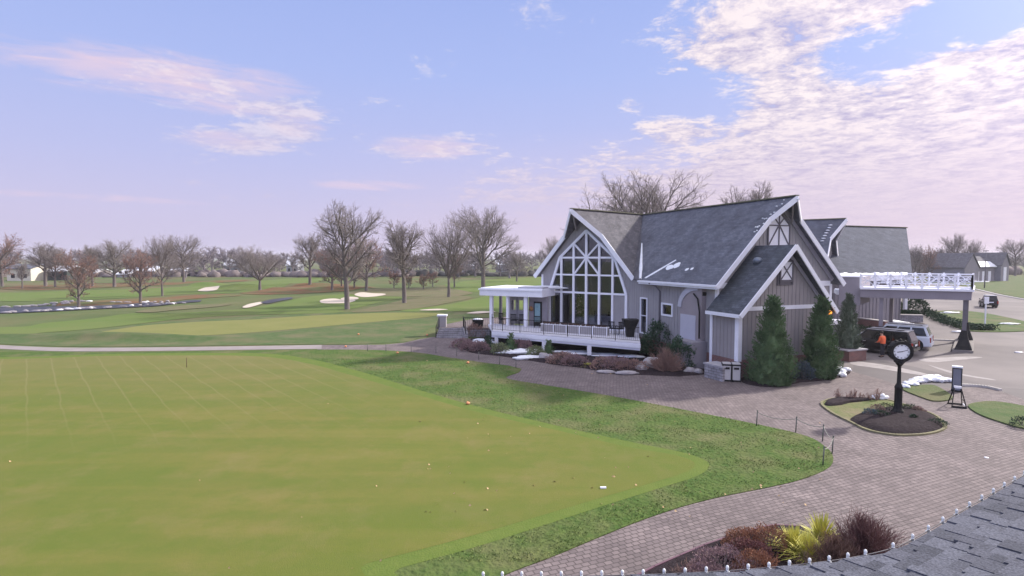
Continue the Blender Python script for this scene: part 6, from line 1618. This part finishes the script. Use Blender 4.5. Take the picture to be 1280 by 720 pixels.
# ------------------------------------------------------------------ conifers and shrubs
def leaf_cloud(pts_fn, n, size, rr, b, aspect=.5):
    vs = []; fs = []
    for i in range(n):
        p, nrm = pts_fn(rr); s_ = size * rr.uniform(.6, 1.4)
        t = nrm.cross(V((rr.uniform(-1, 1), rr.uniform(-1, 1), rr.uniform(-1, 1))))
        if t.length < 1e-3: continue
        t.normalize(); o_ = (nrm + V((rr.uniform(-1, 1), rr.uniform(-1, 1), rr.uniform(-.3, 1))) * .7).normalized(); k = len(vs)
        vs += [p - t * s_ * aspect, p + o_ * s_ * .4 - t * s_ * .15 , p + o_ * s_ * 1.1, p + t * s_ * aspect]; fs.append((k, k + 1, k + 2, k + 3))
    b.add(vs, fs)
def conifer(name, q, H, r_, label, leafm, seed, n=9000, size=.085, cat='conifer', group=None, bulge=1.0, trunk=True):
    q = V(q); t = thing(name, q, label, cat, group)
    def fn(rr):
        while True:
            h = rr.random() ** 1.25; az_ = rr.uniform(0, 6.283)
            prof = (1 - h ** 1.45) * (1 if h > .14 else .78 + 1.57 * h) * bulge * .92
            lump = 1 + .34 * noise.noise(V((math.cos(az_) * 2.1, math.sin(az_) * 2.1, h * H * 1.3 + seed))) + .26 * noise.noise(V((math.cos(az_) * 6, math.sin(az_) * 6, h * H * 3.4 + seed)))
            rad = r_ * prof * lump; rr_ = rad * math.sqrt(rr.uniform(.42, 1.0))
            nrm = V((math.cos(az_), math.sin(az_), .35)).normalized(); return q + V((rr_ * math.cos(az_), rr_ * math.sin(az_), .04 + h * H)), nrm
    b = MB(); rr = random.Random(seed); ns_ = n // 15; core = []; cf_ = []; nc = 22
    for i in range(nc + 1):
        h = .02 + .93 * i / nc
        for k in range(26):
            az_ = 6.2832 * k / 26; rad = r_ * (1 - h ** 1.45) * .66 * bulge * (1 + .35 * noise.noise(V((math.cos(az_) * 3, math.sin(az_) * 3, h * H * 2.5 + seed)))); core.append(q + V((rad * math.cos(az_), rad * math.sin(az_), h * H)))
    for i in range(nc):
        for k in range(26): cf_.append((i * 26 + k, i * 26 + (k + 1) % 26, (i + 1) * 26 + (k + 1) % 26, (i + 1) * 26 + k))
    b.add(core, cf_, False)
    for j in range(ns_):
        c, nrm = fn(rr); out = rr.uniform(-.12, .16) * r_; c = c + nrm * out; ln_ = size * rr.uniform(1.6, 3.2); dr = (nrm + V((rr.uniform(-.35, .35), rr.uniform(-.35, .35), rr.uniform(.2, 1.1)))).normalized()
        def spray(r2, c=c, dr=dr, ln_=ln_):
            f = r2.uniform(-.6, 1); sp_ = (1 - max(0, f)) * size * 1.1; return c + dr * ln_ * f + V((r2.gauss(0, 1), r2.gauss(0, 1), r2.gauss(0, 1))) * sp_ * .6, dr
        leaf_cloud(spray, 34, size * .62, rr, b)
    b.build('foliage', leafm, t, uv=False)
    if trunk: b = MB(); b.tube([q, q + V((0, 0, H * .85))], [r_ * .10, .02], 8); b.build('trunk', m_bark, t, uv=False)
    return t
def shrub(name, q, rx, ry, h, label, leafm, seed, n=1500, size=.05, cat='shrub', group=None, gap=.4, stems=9):
    q = V(q); t = thing(name, q, label, cat, group)
    def fn(rr):
        for _ in range(30):
            az_ = rr.uniform(0, 6.283); e = math.asin(rr.uniform(-.12, 1)); d = V((math.cos(az_) * math.cos(e), math.sin(az_) * math.cos(e), math.sin(e)))
            nz = noise.noise(d * 2.3 + V((seed, 0, 0))) + .6 * noise.noise(d * 5 + V((0, seed, 0)))
            if nz < -gap and rr.random() < .8: continue
            k = (1 + .28 * nz) * rr.uniform(.55, 1) ** .5; return q + V((d.x * rx * k, d.y * ry * k, max(.01, (d.z * .8 + .2) * h * k))), d
        return q + V((0, 0, h * .5)), V((0, 0, 1))
    b = MB(); leaf_cloud(fn, n, size, random.Random(seed), b, .55); b.build('foliage', leafm, t, uv=False)
    rr = random.Random(seed + 9); b = MB()
    for i in range(stems):
        az_ = rr.uniform(0, 6.283); r2 = rr.uniform(.2, .75); b.tube([q + V((rr.uniform(-.05, .05), rr.uniform(-.05, .05), -.02)), q + V((rx * r2 * math.cos(az_) * .6, ry * r2 * math.sin(az_) * .6, h * .5)), q + V((rx * r2 * math.cos(az_), ry * r2 * math.sin(az_), h * .85))], [.015, .010, .004], 4, caps=False)
    b.build('stems', m_bark, t, uv=False); return t
def twig_shrub(name, q, rx, ry, h, label, tm, seed, n=60, cat='shrub', group=None, th=.006, sub=6, stemm=None):
    q = V(q); t = thing(name, q, label, cat, group); rr = random.Random(seed); b = MB(); c = MB()
    for i in range(n):
        az_ = rr.uniform(0, 6.283); e = R(rr.uniform(12, 88)); L_ = 1 * rr.uniform(.7, 1.05); d = V((math.cos(az_) * math.cos(e) * rx, math.sin(az_) * math.cos(e) * ry, math.sin(e) * h)) * L_
        m_ = q + d * .5 + V((rr.uniform(-1, 1), rr.uniform(-1, 1), rr.uniform(-.2, 1))) * h * .06; tip = q + d; o_ = q + V((rr.uniform(-.1, .1) * rx, rr.uniform(-.1, .1) * ry, -.02)); b.tube([o_, m_, tip], [th * 1.6, th * 1.2, th * .6], 3, caps=False)
        for k in range(sub):
            f = rr.uniform(.25, .95); p = (o_.lerp(m_, f * 2) if f < .5 else m_.lerp(tip, f * 2 - 1)); dd = (V((rr.uniform(-1, 1), rr.uniform(-1, 1), rr.uniform(-.1, 1.2))).normalized() * .6 + d.normalized() * .6).normalized(); L2 = h * rr.uniform(.12, .32)
            c.tube([p, p + dd * L2 * .5 + V((rr.uniform(-1, 1), rr.uniform(-1, 1), rr.uniform(-1, 1))) * L2 * .1, p + dd * L2], [th * .9, th * .7, th * .4], 3, caps=False)
    b.build('stems', stemm or tm, t, uv=False); c.build('twigs', tm, t, uv=False); return t
def blades(name, q, r_, h, label, m, seed, n=90, cat='yucca', w_=.022, group=None):
    q = V(q); rr = random.Random(seed); b = MB()
    for i in range(n):
        az_ = rr.uniform(0, 6.283); e = R(rr.uniform(18, 88)); L_ = rr.uniform(.7, 1.05); d = V((math.cos(az_) * math.cos(e) * r_, math.sin(az_) * math.cos(e) * r_, math.sin(e) * h)) * L_; sd_ = V((-math.sin(az_), math.cos(az_), 0)) * w_ * .5
        p0 = q + V((rr.uniform(-.05, .05), rr.uniform(-.05, .05), 0)); p1 = q + d * .55 + V((0, 0, .05 * h)); p2 = q + d - V((0, 0, .12 * h * math.cos(e)))
        b.add([p0 - sd_, p0 + sd_, p1 - sd_, p1 + sd_, p2], [(0, 1, 3, 2), (2, 3, 4)])
    return tag(b.build(name, m, origin=q, uv=False), label, cat, group)
m_arb = mat('arborvitae', (.090, .160, .072), (.145, .21, .10), scale=2.5, rough=.85, c3=(.04, .075, .035), scale3=1.2, spec=.2)
m_arb2 = mat('arborvitae_blue', (.085, .12, .085), (.12, .15, .11), scale=2.5, rough=.85, spec=.2)
m_blue = mat('blue_spruce', (.11, .15, .17), (.07, .10, .11), scale=3, rough=.85)
m_rhod = mat('rhododendron', (.025, .060, .030), (.045, .095, .045), scale=4, rough=.5, spec=.4)
m_brown = mat('brown_shrub', (.24, .15, .13), (.32, .21, .18), scale=5, rough=.95)
m_plum = mat('plum_shrub', (.22, .14, .15), (.29, .20, .21), scale=6, rough=.95)
m_sage = mat('sage_shrub', (.16, .20, .10), (.22, .25, .13), scale=5, rough=.9)
m_rusty = mat('rust_shrub', (.32, .155, .085), (.20, .10, .075), scale=5, rough=.95)
m_yuc = mat('golden_yucca', (.62, .56, .11), (.34, .38, .09), scale=3, rough=.6)
m_dgreen = mat('dark_conifer', (.03, .06, .035), (.05, .085, .045), scale=3, rough=.85)
q = G(963.5, 479.5); Hc = DY(963, 374, q.y).z
conifer('conifer', q, Hc, 1.30, 'broad green conifer nearest the camera before the low front gable', m_arb, 1, n=15000, size=.095)
q = G(1025, 472); Hc = DY(1024, 374, q.y).z
conifer('conifer', q, Hc, 1.12, 'second green conifer at the right corner of the front gable', m_arb, 2, n=15000, size=.095)
conifer('evergreen', PLQ + V((.08, 0, 0)), DY(1063, 370, PLQ.y).z - .8, .66, 'grey green columnar evergreen growing in the brick planter', m_arb2, 3, n=9000, size=.085, bulge=1.3)
q = G(1004, 474.5); shrub('spruce_shrub', q, .62, .5, .95, 'low blue grey spruce between the two big conifers', m_blue, 5, 2200, .07)
q = G(1143, 393.5); shrub('shrub', q, 1.5, 1.4, 2.2, 'dense dark green bush at the end of the rear wall', m_dgreen, 6, 1800, .16)
q = G(1083, 424); shrub('shrub', q, 1.0, .8, 1.2, 'dark green bush between planter and canopy posts', m_dgreen, 7, 1500, .09)
# hedge round the far island
hp = catmull([G(x, y) for x, y in ((1160, 392.5), (1170, 398), (1182, 403.5), (1196, 408), (1215, 412.5), (1235, 413))], 4, False)
b = MB(); rr = random.Random(3)
for p in hp:
    for k in range(160): c = p + V((rr.uniform(-.8, .8), rr.uniform(-.5, .5), 0)); zz = rr.uniform(.0, .55); e = V((rr.uniform(-1, 1), rr.uniform(-1, 1), rr.uniform(-1, 1))) * .13; g_ = V((rr.uniform(-1, 1), rr.uniform(-1, 1), 1)) * .1; b.add([c + V((0, 0, zz)) - e, c + V((0, 0, zz)) + g_, c + V((0, 0, zz)) + e], [(0, 1, 2)])
tag(b.build('hedge', m_dgreen, origin=hp[0], uv=False), 'low dark hedge curving round the left side of the far grass island', 'hedge')
q0_, q1_ = G(1121, 400.5), G(1152, 401.5); b = MB()
for k in range(2600):
    c = q0_.lerp(q1_, rr.random()) + V((0, rr.uniform(.2, 1.2), rr.uniform(.3, 1.1))); e = V((rr.uniform(-1, 1), rr.uniform(-1, 1), rr.uniform(-1, 1))) * .13; b.add([c - e, c + V((rr.uniform(-1, 1), rr.uniform(-1, 1), 1)) * .1, c + e], [(0, 1, 2)])
tag(b.build('hedge', m_dgreen, origin=q0_, uv=False), 'straight clipped hedge behind the low stone wall', 'hedge')

# planting bed in front of the deck and round the corner
bed = [(566.5, 432.5), (575, 436.5), (590, 442), (630, 446.5), (680, 454.5), (740, 462.5), (800, 469.5), (850, 471.5), (880, 470), (890, 466), (880, 452), (850, 448), (800, 438), (740, 434), (680, 428), (620, 420), (590, 422), (574, 427)]
raised('mulch_bed', ground_poly(bed), .0, .14, m_mulch, 8, n=12, inset=.12, rough=.05)
raised('mulch_bed', ground_poly([(925, 479), (945, 484), (975, 484.5), (1000, 479), (1030, 476.5), (1055, 472), (1067, 464.5), (1050, 460), (1000, 464), (940, 468), (922, 472)]), .0, .12, m_mulch, 9, n=8, inset=.15, rough=.04)
q = G(826, 446); shrub('rhododendron', q, 1.35, 1.1, 2.5, 'tall glossy dark green bush at the right end of the deck', m_rhod, 11, 3200, .12, gap=.15)
q = G(848, 461); shrub('rhododendron', q, 1.05, .9, 1.9, 'dark green bush leaning right beside the flue base', m_rhod, 12, 2300, .11, gap=.1)
q = G(832, 466); twig_shrub('twig_shrub', q, 1.35, .9, 1.45, 'brownish bare shrub in front of the dark green bushes', m_brown, 13, 130, sub=12, th=.010)
for i, (x, y, rx, h, nm, m, l) in enumerate((
    (577, 434.5, .9, .7, 'shrub', m_plum, 'plum coloured low shrub at the left tip of the planting bed'),
    (588, 438.5, .9, .8, 'shrub', m_plum, 'plum brown shrub second from the left tip of the bed'),
    (599, 439.5, .75, .75, 'shrub', m_plum, 'rounded purplish shrub left of the snowy stones'),
    (594, 421, 1.0, 1.2, 'shrub', m_brown, 'taller brown shrub against the terrace retaining wall'),
    (625, 443, .68, .85, 'shrub', m_sage, 'left of two rounded sage green shrubs in the bed'),
    (670, 447, .68, .80, 'shrub', m_sage, 'right of two rounded sage green shrubs in the bed'),
    (647, 438, .6, .8, 'shrub', m_plum, 'purple twiggy shrub under the deck between two small conifers'),
    (657, 440, .5, .9, 'shrub', m_plum, 'second purple shrub under the deck, close to a snowy slab'),
    (702, 454, 1.0, .75, 'shrub', m_brown, 'brown shrub left of the yellow tuft'),
    (718, 456.5, .9, .7, 'shrub', m_plum, 'plum shrub touching the yellow tuft on its left'),
    (757, 461, 1.0, .75, 'shrub', m_brown, 'brown shrub right of the yellow tuft'),
    (773, 462, 1.0, .85, 'shrub', m_plum, 'plum shrub below the right half of the deck'),
    (790, 463.5, .9, .7, 'shrub', m_brown, 'small brown shrub left of the pale boulders'))):
    shrub('shrub', G(x, y), rx, rx * .8, h, l, m, 20 + i, 1100, .075, gap=.35)
blades('ornamental_grass', G(736, 458.5), .85, .28, 'flat yellow tuft among brown shrubs below the deck', m_yuc, 44, 150, 'ornamental grass', .05)
conifer('dwarf_conifer', G(638.5, 440), 1.3, .42, 'dwarf green conifer between snowy stones and left sage shrub', m_arb, 45, 2200, .07)
conifer('dwarf_conifer', G(686, 445), 1.05, .38, 'dwarf green conifer beside the second deck post', m_arb, 46, 1800, .07)
conifer('dwarf_conifer', G(610, 436), .9, .5, 'low dark conifer mound below the left deck tip', m_dgreen, 47, 1600, .07)
# boulders and snow in the beds
m_rock = mat('boulder', (.40, .38, .40), (.28, .26, .28), scale=2.5, rough=.9, bump=.05)
def rock(x, y, rx, rz_, label, m=m_rock, ry=None, seed=0, name='boulder'):
    q = G(x, y); b = MB(); b.blob((q.x, q.y, .06 + rz_ * .35), rx, ry or rx * .7, rz_, seed, .35, 1.6, 3); return tag(b.build(name, m, origin=q, uv=False), label, 'boulder', 'boulders in the planting bed')
rock(802, 464, .38, .30, 'rounded pale boulder left of its twin near the brown shrub', seed=1); rock(810, 461, .5, .42, 'larger pale boulder touching the brown twiggy shrub', seed=2); rock(862, 466.5, .35, .22, 'small pale boulder below the flue base', seed=3); rock(873, 467, .28, .18, 'smallest boulder next to the stone seat wall', seed=4)
rock(757, 466.5, .55, .10, 'flat grey stone lying at the bed edge below the yellow tuft', ry=.25, seed=11); rock(783, 468, .75, .12, 'long flat grey stone at the bed edge left of the boulders', ry=.3, seed=12)
rock(634, 442, .3, .24, 'snow dusted boulder right of the left sage shrub', m_snow, seed=6); rock(679, 449, .4, .28, 'pale boulder at the foot of the second deck post', seed=7); rock(688, 450, .3, .25, 'small boulder right of the second deck post', seed=8)
def snow(x, y, rx, ry, h, seed, label='patch of old snow'):
    q = G(x, y); b = MB(); b.blob((q.x, q.y, .12), rx, ry, h, seed, .5, 1.8, 3, flat=-.1); o = b.build('snow_patch', m_snow, origin=q, uv=False); return tag(o, kind='stuff')
for i, a in enumerate(((604, 428, .9, .5, .2), (597, 431, .7, .4, .2), (612, 431, .8, .4, .18), (645, 443.5, 1.5, .35, .22), (655, 441, 1.1, .4, .2), (660, 449, .8, .3, .15), (652, 450, .6, .25, .12), (710, 442, 1.5, .3, .12), (735, 444.5, 1.6, .3, .12), (765, 447, 1.4, .3, .12), (788, 448.5, 1, .3, .15), (815, 452, .5, .3, .15),
                      
                      (1050, 467, .35, .25, .18), (1057, 464.5, .3, .2, .16), (1052, 471, .3, .2, .14), (1047, 463, .3, .2, .14),
                      (1096, 499.5, .22, .15, .13), (1103.5, 499.8, .22, .18, .16), (1262, 406, 1.0, .3, .1), (1200, 416, .8, .2, .08), (1155, 374, 2.6, .6, .25), (1188, 392, 1.2, .4, .12), (1128, 414, 1.2, .8, .35), (1117, 412, 1.4, .9, .5), (1124, 409, 1.5, .8, .5), (1222, 352.8, 3, .7, .3))):
    snow(a[0], a[1], a[2], a[3], a[4], 60 + i)
for i in range(13):
    f = i / 12; rr = random.Random(i); snow(1131 + 55 * f, 484.5 - 10 * math.sin(min(1, f * 1.4) * 1.5) + (f > .7) * 3 + 2 * rr.random() - 1, .2 + .25 * math.sin(f * 3.0), .2 + .1 * rr.random(), .08 + .11 * math.sin(f * 3.0) * rr.uniform(.6, 1), 100 + i)
# bare rose bushes and perennials in the island
for i, (x, y, h) in enumerate(((1048, 500, .55), (1062, 500.5, .5), (1068, 500.8, .55), (1076, 501, .45), (1085, 501.2, .4), (1096, 501.5, .65))):
    twig_shrub('rose_bush', G(x, y), .32, .25, h, ['leftmost bare rose bush on the round island', 'second bare rose bush from the left on the island', 'third bare rose bush from the left, closest to the second', 'fourth bare rose bush from the left on the island', 'fifth and lowest bare rose bush on the island', 'rightmost bare rose bush, beside two snow lumps'][i], m_brown, 70 + i, 16, group='rose bushes at the back of the island', sub=5, th=.009)
for i, (x, y, r_, h, m, l) in enumerate(((1087, 519.5, .32, .32, m_blue, 'small blue grey tuft in the island mulch'), (1096, 515.5, .35, .35, m_brown, 'brown tuft left of the street clock'), (1107, 513.5, .45, .35, m_dgreen, 'low green brown clump just left of the clock base'), (1100, 520, .4, .25, m_dgreen, 'flat dark clump in the mulch in front of the clock'), (1137, 513, .35, .28, m_dgreen, 'small dark clump right of the clock base'),
                                            (1147, 514.5, .3, .22, m_brown, 'small brown clump at the right rim of the island'), (1172, 530, .4, .2, m_dgreen, 'low dark clump at the right tip of the island'), (1142, 524, .18, .2, m_dgreen, 'tiny dark tuft alone in the middle of the mulch'))):
    shrub('perennial', G(x, y, .1), r_, r_ * .8, h, l, m, 80 + i, 420, .04, cat='plant', group='perennials in the round island', stems=5)
shrub('perennial', G(1279, 534), .5, .4, .45, 'dark tuft cut by the right edge of the photo', m_dgreen, 95, 500, .05, cat='plant', stems=5)

# foreground bed
fb_px = [(790, 728), (818, 713), (850, 699), (880, 686), (915, 674), (950, 664), (968, 660.5), (1000, 662), (1050, 672), (1095, 682), (1120, 695), (1130, 740), (800, 745)]
fbp = ground_poly(fb_px, False); raised('mulch_bed', fbp, .0, .16, m_mulch, 10, n=16, inset=.1, rough=.05)
b = MB()
for p, q in zip(fbp[:7], fbp[1:8]): b.beam(p + V((0, 0, .05)), q + V((0, 0, .05)), .05, .12, ext=.01)
tag(b.build('kerb', mat('bed_edging', (.16, .09, .12))), kind='structure')
FBG = 'rust coloured shrubs in the foreground bed'
for i, (x, y, rx, h, m, l) in enumerate(((930, 689, .50, .52, m_rusty, 'bright rust mounded shrub at the front left of the foreground bed'), (960, 690, .56, .60, m_rusty, 'rust brown mounded shrub touching the golden yucca'), (935, 703, .54, .48, mat('dark_rust_shrub', (.20, .085, .08), (.13, .06, .06), scale=5), 'dark red mounded shrub in the middle of the foreground bed'),
                                            (905, 717, .72, .52, m_plum, 'dull plum shrub at the bottom edge of the foreground bed'), (945, 720, .52, .50, m_rusty, 'orange rust shrub behind the roof edge lights'), (882, 728, .5, .35, m_plum, 'leftmost plum shrub at the bottom of the foreground bed'))):
    shrub('mounded_shrub', G(x, y, .1), rx, rx * .85, h, l, m, 120 + i, 3600, .030, group=FBG, gap=.5, stems=14)
blades('yucca', G(1026, 683, .1), .66, .90, 'tallest golden yucca behind the others in the foreground bed', m_yuc, 130, 190, w_=.035, group='golden yuccas in the foreground bed')
blades('yucca', G(992, 692, .1), .82, .74, 'golden yucca on the left, beside the rust shrub', m_yuc, 131, 220, w_=.035, group='golden yuccas in the foreground bed')
blades('yucca', G(1010, 704, .1), .82, .76, 'golden yucca in the front, brightest of the three', m_yuc, 132, 220, w_=.035, group='golden yuccas in the foreground bed')
twig_shrub('barberry', G(1080, 704, .1), 1.02, .75, 1.08, 'large purple brown twiggy barberry in the foreground bed', mat('barberry_twigs', (.12, .055, .06), (.17, .09, .09), scale=4), 133, 260, sub=14, th=.005)
twig_shrub('barberry', G(1042, 713, .1), .7, .55, .8, 'smaller brown barberry between yuccas and the roof edge', mat('barberry_brown', (.15, .085, .07), (.20, .12, .10), scale=4), 134, 170, sub=12, th=.005)
twig_shrub('dried_grass', G(1010, 716, .1), .5, .4, .45, 'tangle of dry stalks at the roof edge below the yuccas', mat('dry_stalk', (.25, .17, .11), (.17, .12, .08)), 135, 70, sub=5, th=.005)
twig_shrub('twig_shrub', G(860, 722, .1), .5, .35, .35, 'sparse grey twigs at the left end of the foreground bed', m_brown, 136, 50, sub=5, th=.005)

# stones along the creek
b = None; rr = random.Random(12)
for i in range(70):
    x = rr.uniform(-5, 232); yt = 391 - 11.5 * max(0, x) / 235 + rr.choice((-6.2, 0.8)) * (1 - x / 420) + rr.uniform(-.5, .5)
    q = G(x, yt); b = MB(); b.blob((q.x, q.y, hgt(q.x, q.y) + .1), rr.uniform(.25, .8), rr.uniform(.15, .3), rr.uniform(.10, .22), i, .4, 1.7, 2)
    o = b.build('creek_stone', m_snow if rr.random() < .14 else m_rock, origin=q, uv=False); tag(o, 'snow capped or grey stone lining the bank of the long creek', 'stone', 'stones lining the creek')

# fallen leaves and grass tufts of the near lawn
b = MB(); rr = random.Random(77)
for i in range(150):
    x = rr.uniform(520, 1040); y = rr.uniform(450, 650); q = G(x, y)
    if rr.random() < .07: x = rr.uniform(0, 800); y = rr.uniform(500, 715); q = G(x, y)
    if q.x > 14 or (y < 520 and x > 900): continue
    s_ = rr.uniform(.02, .05); a = rr.uniform(0, 6.28); e = V((math.cos(a), math.sin(a), 0)) * s_; g_ = V((-math.sin(a), math.cos(a), .4)) * s_ * .7; c = V((q.x, q.y, .052)); b.add([c - e, c - g_, c + e, c + g_ + V((0, 0, .02))], [(0, 1, 2, 3)])
tag(b.build('fallen_leaves', mat('leaf_tan', (.48, .36, .22), (.42, .26, .13), scale=3), uv=False), kind='stuff')
for (x, y) in ((497, 442.5), (585, 455), (432, 434.5), (585, 506.5), (448, 419), (534, 420)):
    q = G(x, y); b = MB(); b.blob((q.x, q.y, .10), .09, .09, .07, x, .4, 2, 2); tag(b.build('marker_flag', mat('orange_marker', (.75, .32, .16), (.6, .25, .12)), origin=q), {497: 'orange marker on the dark lawn below the left end of the path posts', 585: 'orange marker on the lawn nose' if y < 500 else 'faint orange marker at the edge of the putting green', 432: 'small orange marker lying on the far path', 448: 'small orange marker on the rough above the path', 534: 'orange marker beside the foot of the terrace steps'}[x], 'marker', 'orange course markers')
# lawn tufts: real blades where the camera is nearest
b = MB(); rr = random.Random(5); vs = []; fs = []
lpoly = [(p.x, p.y) for p in lp]; gpoly = [(p.x, p.y) for p in ground_poly(collar)]
def inside(poly, x, y):
    r_ = False; j = len(poly) - 1
    for i in range(len(poly)):
        if (poly[i][1] > y) != (poly[j][1] > y) and x < (poly[j][0] - poly[i][0]) * (y - poly[i][1]) / (poly[j][1] - poly[i][1]) + poly[i][0]: r_ = not r_
        j = i
    return r_
lawnpoly = [(-3, 3), (-60, 3)] + [(p.x, p.y) for p in lt] + lpoly
cnt = 0
while cnt < 30000:
    Y = 12.5 + 26 * rr.random() ** 1.4; x = rr.uniform(-.45, .62) * Y + rr.uniform(-1, 1)
    nz = noise.noise(V((x * 1.1, Y * 1.1, 0))) + .5 * noise.noise(V((x * 3, Y * 3, 4)))
    if nz < rr.uniform(-.6, .5): cnt += .2; continue
    if not inside(lawnpoly, x, Y) or inside(gpoly, x, Y): cnt += .15; continue
    cnt += 1; k = len(vs); a = rr.uniform(0, 6.28); w_ = .010 + Y * .0006; h = rr.uniform(.012, .035) * (1.2 + .6 * nz); lx, ly = rr.uniform(-.04, .04), rr.uniform(-.04, .04)
    vs += [(x - w_ * math.cos(a), Y - w_ * math.sin(a), .03), (x + w_ * math.cos(a), Y + w_ * math.sin(a), .03), (x + lx, Y + ly, .035 + h)]; fs.append((k, k + 1, k + 2))
me = bpy.data.meshes.new('lawn_tufts'); me.from_pydata(vs, [], fs); me.materials.append(mat('grass_blade', (.13, .21, .06), (.24, .25, .10), scale=1.1, rough=.9, spec=.1)); o = bpy.data.objects.new('lawn_tufts', me); COL.objects.link(o); tag(o, kind='stuff')

# ------------------------------------------------------------------ person in the orange jacket
def skin_mesh(name, verts, edges, radii, m, parent, root=0, sub=2):
    me = bpy.data.meshes.new(name); me.from_pydata(verts, edges, []); me.update(); o = bpy.data.objects.new(name, me); COL.objects.link(o)
    md = o.modifiers.new('skin', 'SKIN'); md.use_smooth_shade = True
    for i, r_ in enumerate(radii): sv = me.skin_vertices[0].data[i]; sv.radius = (r_ if hasattr(r_, '__len__') else (r_, r_)); sv.use_root = (i == root)
    s2 = o.modifiers.new('subd', 'SUBSURF'); s2.levels = sub; s2.render_levels = sub
    me.materials.append(m); o.parent = parent; return o
def person(loc, rz, label):
    t = thing('person', loc, label, 'person', rz=rz)
    m_skin = mat('skin', (.50, .31, .23), (.45, .27, .20), scale=8, rough=.6); m_or = mat('orange_jacket', (.80, .16, .06), (.65, .12, .05), scale=5, rough=.8); m_tr = mat('dark_trousers', (.03, .03, .04), rough=.9); m_hair = mat('dark_hair', (.03, .022, .018), rough=.7)
    # body: pelvis, spine, neck, head, arms, legs (leaning a little forward, +y = facing)
    v = [(0, 0, .95), (0, .02, 1.15), (0, .05, 1.36), (0, .07, 1.50), (0, .10, 1.60), (0, .12, 1.72), (-.19, .05, 1.42), (-.25, .10, 1.15), (-.19, .32, 1.02), (-.17, .39, 1.02), (.19, .05, 1.42), (.26, .08, 1.15), (.22, .30, 1.00), (.20, .37, 1.00),
         (-.10, 0, .90), (-.12, .02, .50), (-.12, -.02, .09), (-.12, .12, .04), (.10, 0, .90), (.13, .06, .50), (.13, .02, .09), (.13, .16, .04)]
    e = [(0, 1), (1, 2), (2, 3), (3, 4), (4, 5), (2, 6), (6, 7), (7, 8), (8, 9), (2, 10), (10, 11), (11, 12), (12, 13), (0, 14), (14, 15), (15, 16), (16, 17), (0, 18), (18, 19), (19, 20), (20, 21)]
    r_ = [(.15, .11), (.14, .10), (.16, .11), .06, .085, .09, .06, .047, .035, .03, .06, .047, .035, .03, .085, .058, .04, .04, .085, .058, .04, .04]
    skin_mesh('body', v, e, r_, m_skin, t)
    jv = [(0, .0, .93), (0, .02, 1.15), (0, .05, 1.38), (0, .07, 1.49), (-.19, .05, 1.42), (-.26, .10, 1.15), (-.20, .29, 1.03), (.19, .05, 1.42), (.27, .08, 1.15), (.23, .27, 1.01)]
    skin_mesh('jacket', jv, [(0, 1), (1, 2), (2, 3), (2, 4), (4, 5), (5, 6), (2, 7), (7, 8), (8, 9)], [(.20, .16), (.20, .155), (.21, .15), .085, .095, .078, .06, .095, .078, .06], m_or, t, 1)
    tv = [(0, 0, .95), (-.10, 0, .88), (-.12, .02, .50), (-.12, -.01, .10), (.10, 0, .88), (.13, .06, .50), (.13, .03, .10)]
    skin_mesh('trousers', tv, [(0, 1), (1, 2), (2, 3), (0, 4), (4, 5), (5, 6)], [(.16, .125), .105, .08, .07, .105, .08, .07], m_tr, t)
    for s_, y in ((-.12, .03), (.13, .07)):
        b = MB(); b.blob((s_, y + .04, .045), .055, .14, .05, 1, .02, 1, 2, flat=-.044); o = b.build('shoe', m_dark); o.parent = t
    b = MB(); b.blob((0, .115, 1.735), .098, .112, .11, 2, .05, 2, 3); o = b.build('hair', m_hair); o.parent = t; o.location = (0, -.012, .012)
    # face
    b = MB(); b.blob((0, .215, 1.685), .016, .022, .024, 1, 0, 1, 2); o = b.build('nose', m_skin); o.parent = t
    for s_ in (-1, 1):
        b = MB(); b.blob((s_ * .035, .198, 1.708), .012, .008, .009, 1, 0, 1, 1); o = b.build('eye', m_dark); o.parent = t
        b = MB(); b.blob((s_ * .092, .11, 1.69), .012, .02, .03, 1, 0, 1, 1); o = b.build('ear', m_skin); o.parent = t
        hx = -.17 if s_ < 0 else .20; hy = .39 if s_ < 0 else .37; hz = 1.02 if s_ < 0 else 1.0
        for k in range(4):
            x = hx + (k - 1.5) * .020; L_ = (.06, .07, .066, .052)[k]; b = MB(); b.tube([(x, hy, hz), (x, hy + L_ * .6, hz - .005), (x, hy + L_, hz - .025)], [.011, .010, .007], 6); o = b.build('finger', m_skin); o.parent = t
        b = MB(); b.tube([(hx - s_ * .025, hy - .02, hz), (hx - s_ * .055, hy + .01, hz + .005), (hx - s_ * .06, hy + .035, hz)], [.012, .011, .008], 6); o = b.build('thumb', m_skin); o.parent = t
    b = MB(); b.tube([(-.022, .2, 1.655), (.022, .2, 1.655)], .006, 5); o = b.build('mouth', mat('lips', (.35, .14, .12))); o.parent = t
    return t
person(G(1103, 446.5), R(25), 'person in a bright orange jacket and dark trousers leaning towards the black suv')
# ------------------------------------------------------------------ air
hm = bpy.data.materials.new('haze_air'); hm.use_nodes = True; nt = hm.node_tree; N = nt.nodes; L = nt.links
for n_ in list(N):
    if n_.type != 'OUTPUT_MATERIAL': N.remove(n_)
pvn = N.new('ShaderNodeVolumePrincipled'); pvn.inputs['Color'].default_value = (.92, .91, 1.0, 1); pvn.inputs['Density'].default_value = HAZE if 'HAZE' in globals() else .0003; pvn.inputs['Anisotropy'].default_value = 0.2
L.new(pvn.outputs[0], [n_ for n_ in N if n_.type == 'OUTPUT_MATERIAL'][0].inputs['Volume'])
b = MB(); b.box(None, -2700, 2700, -400, 4300, -1.2, 24); hz = b.build('haze', hm, uv=False); tag(hz, kind='stuff')
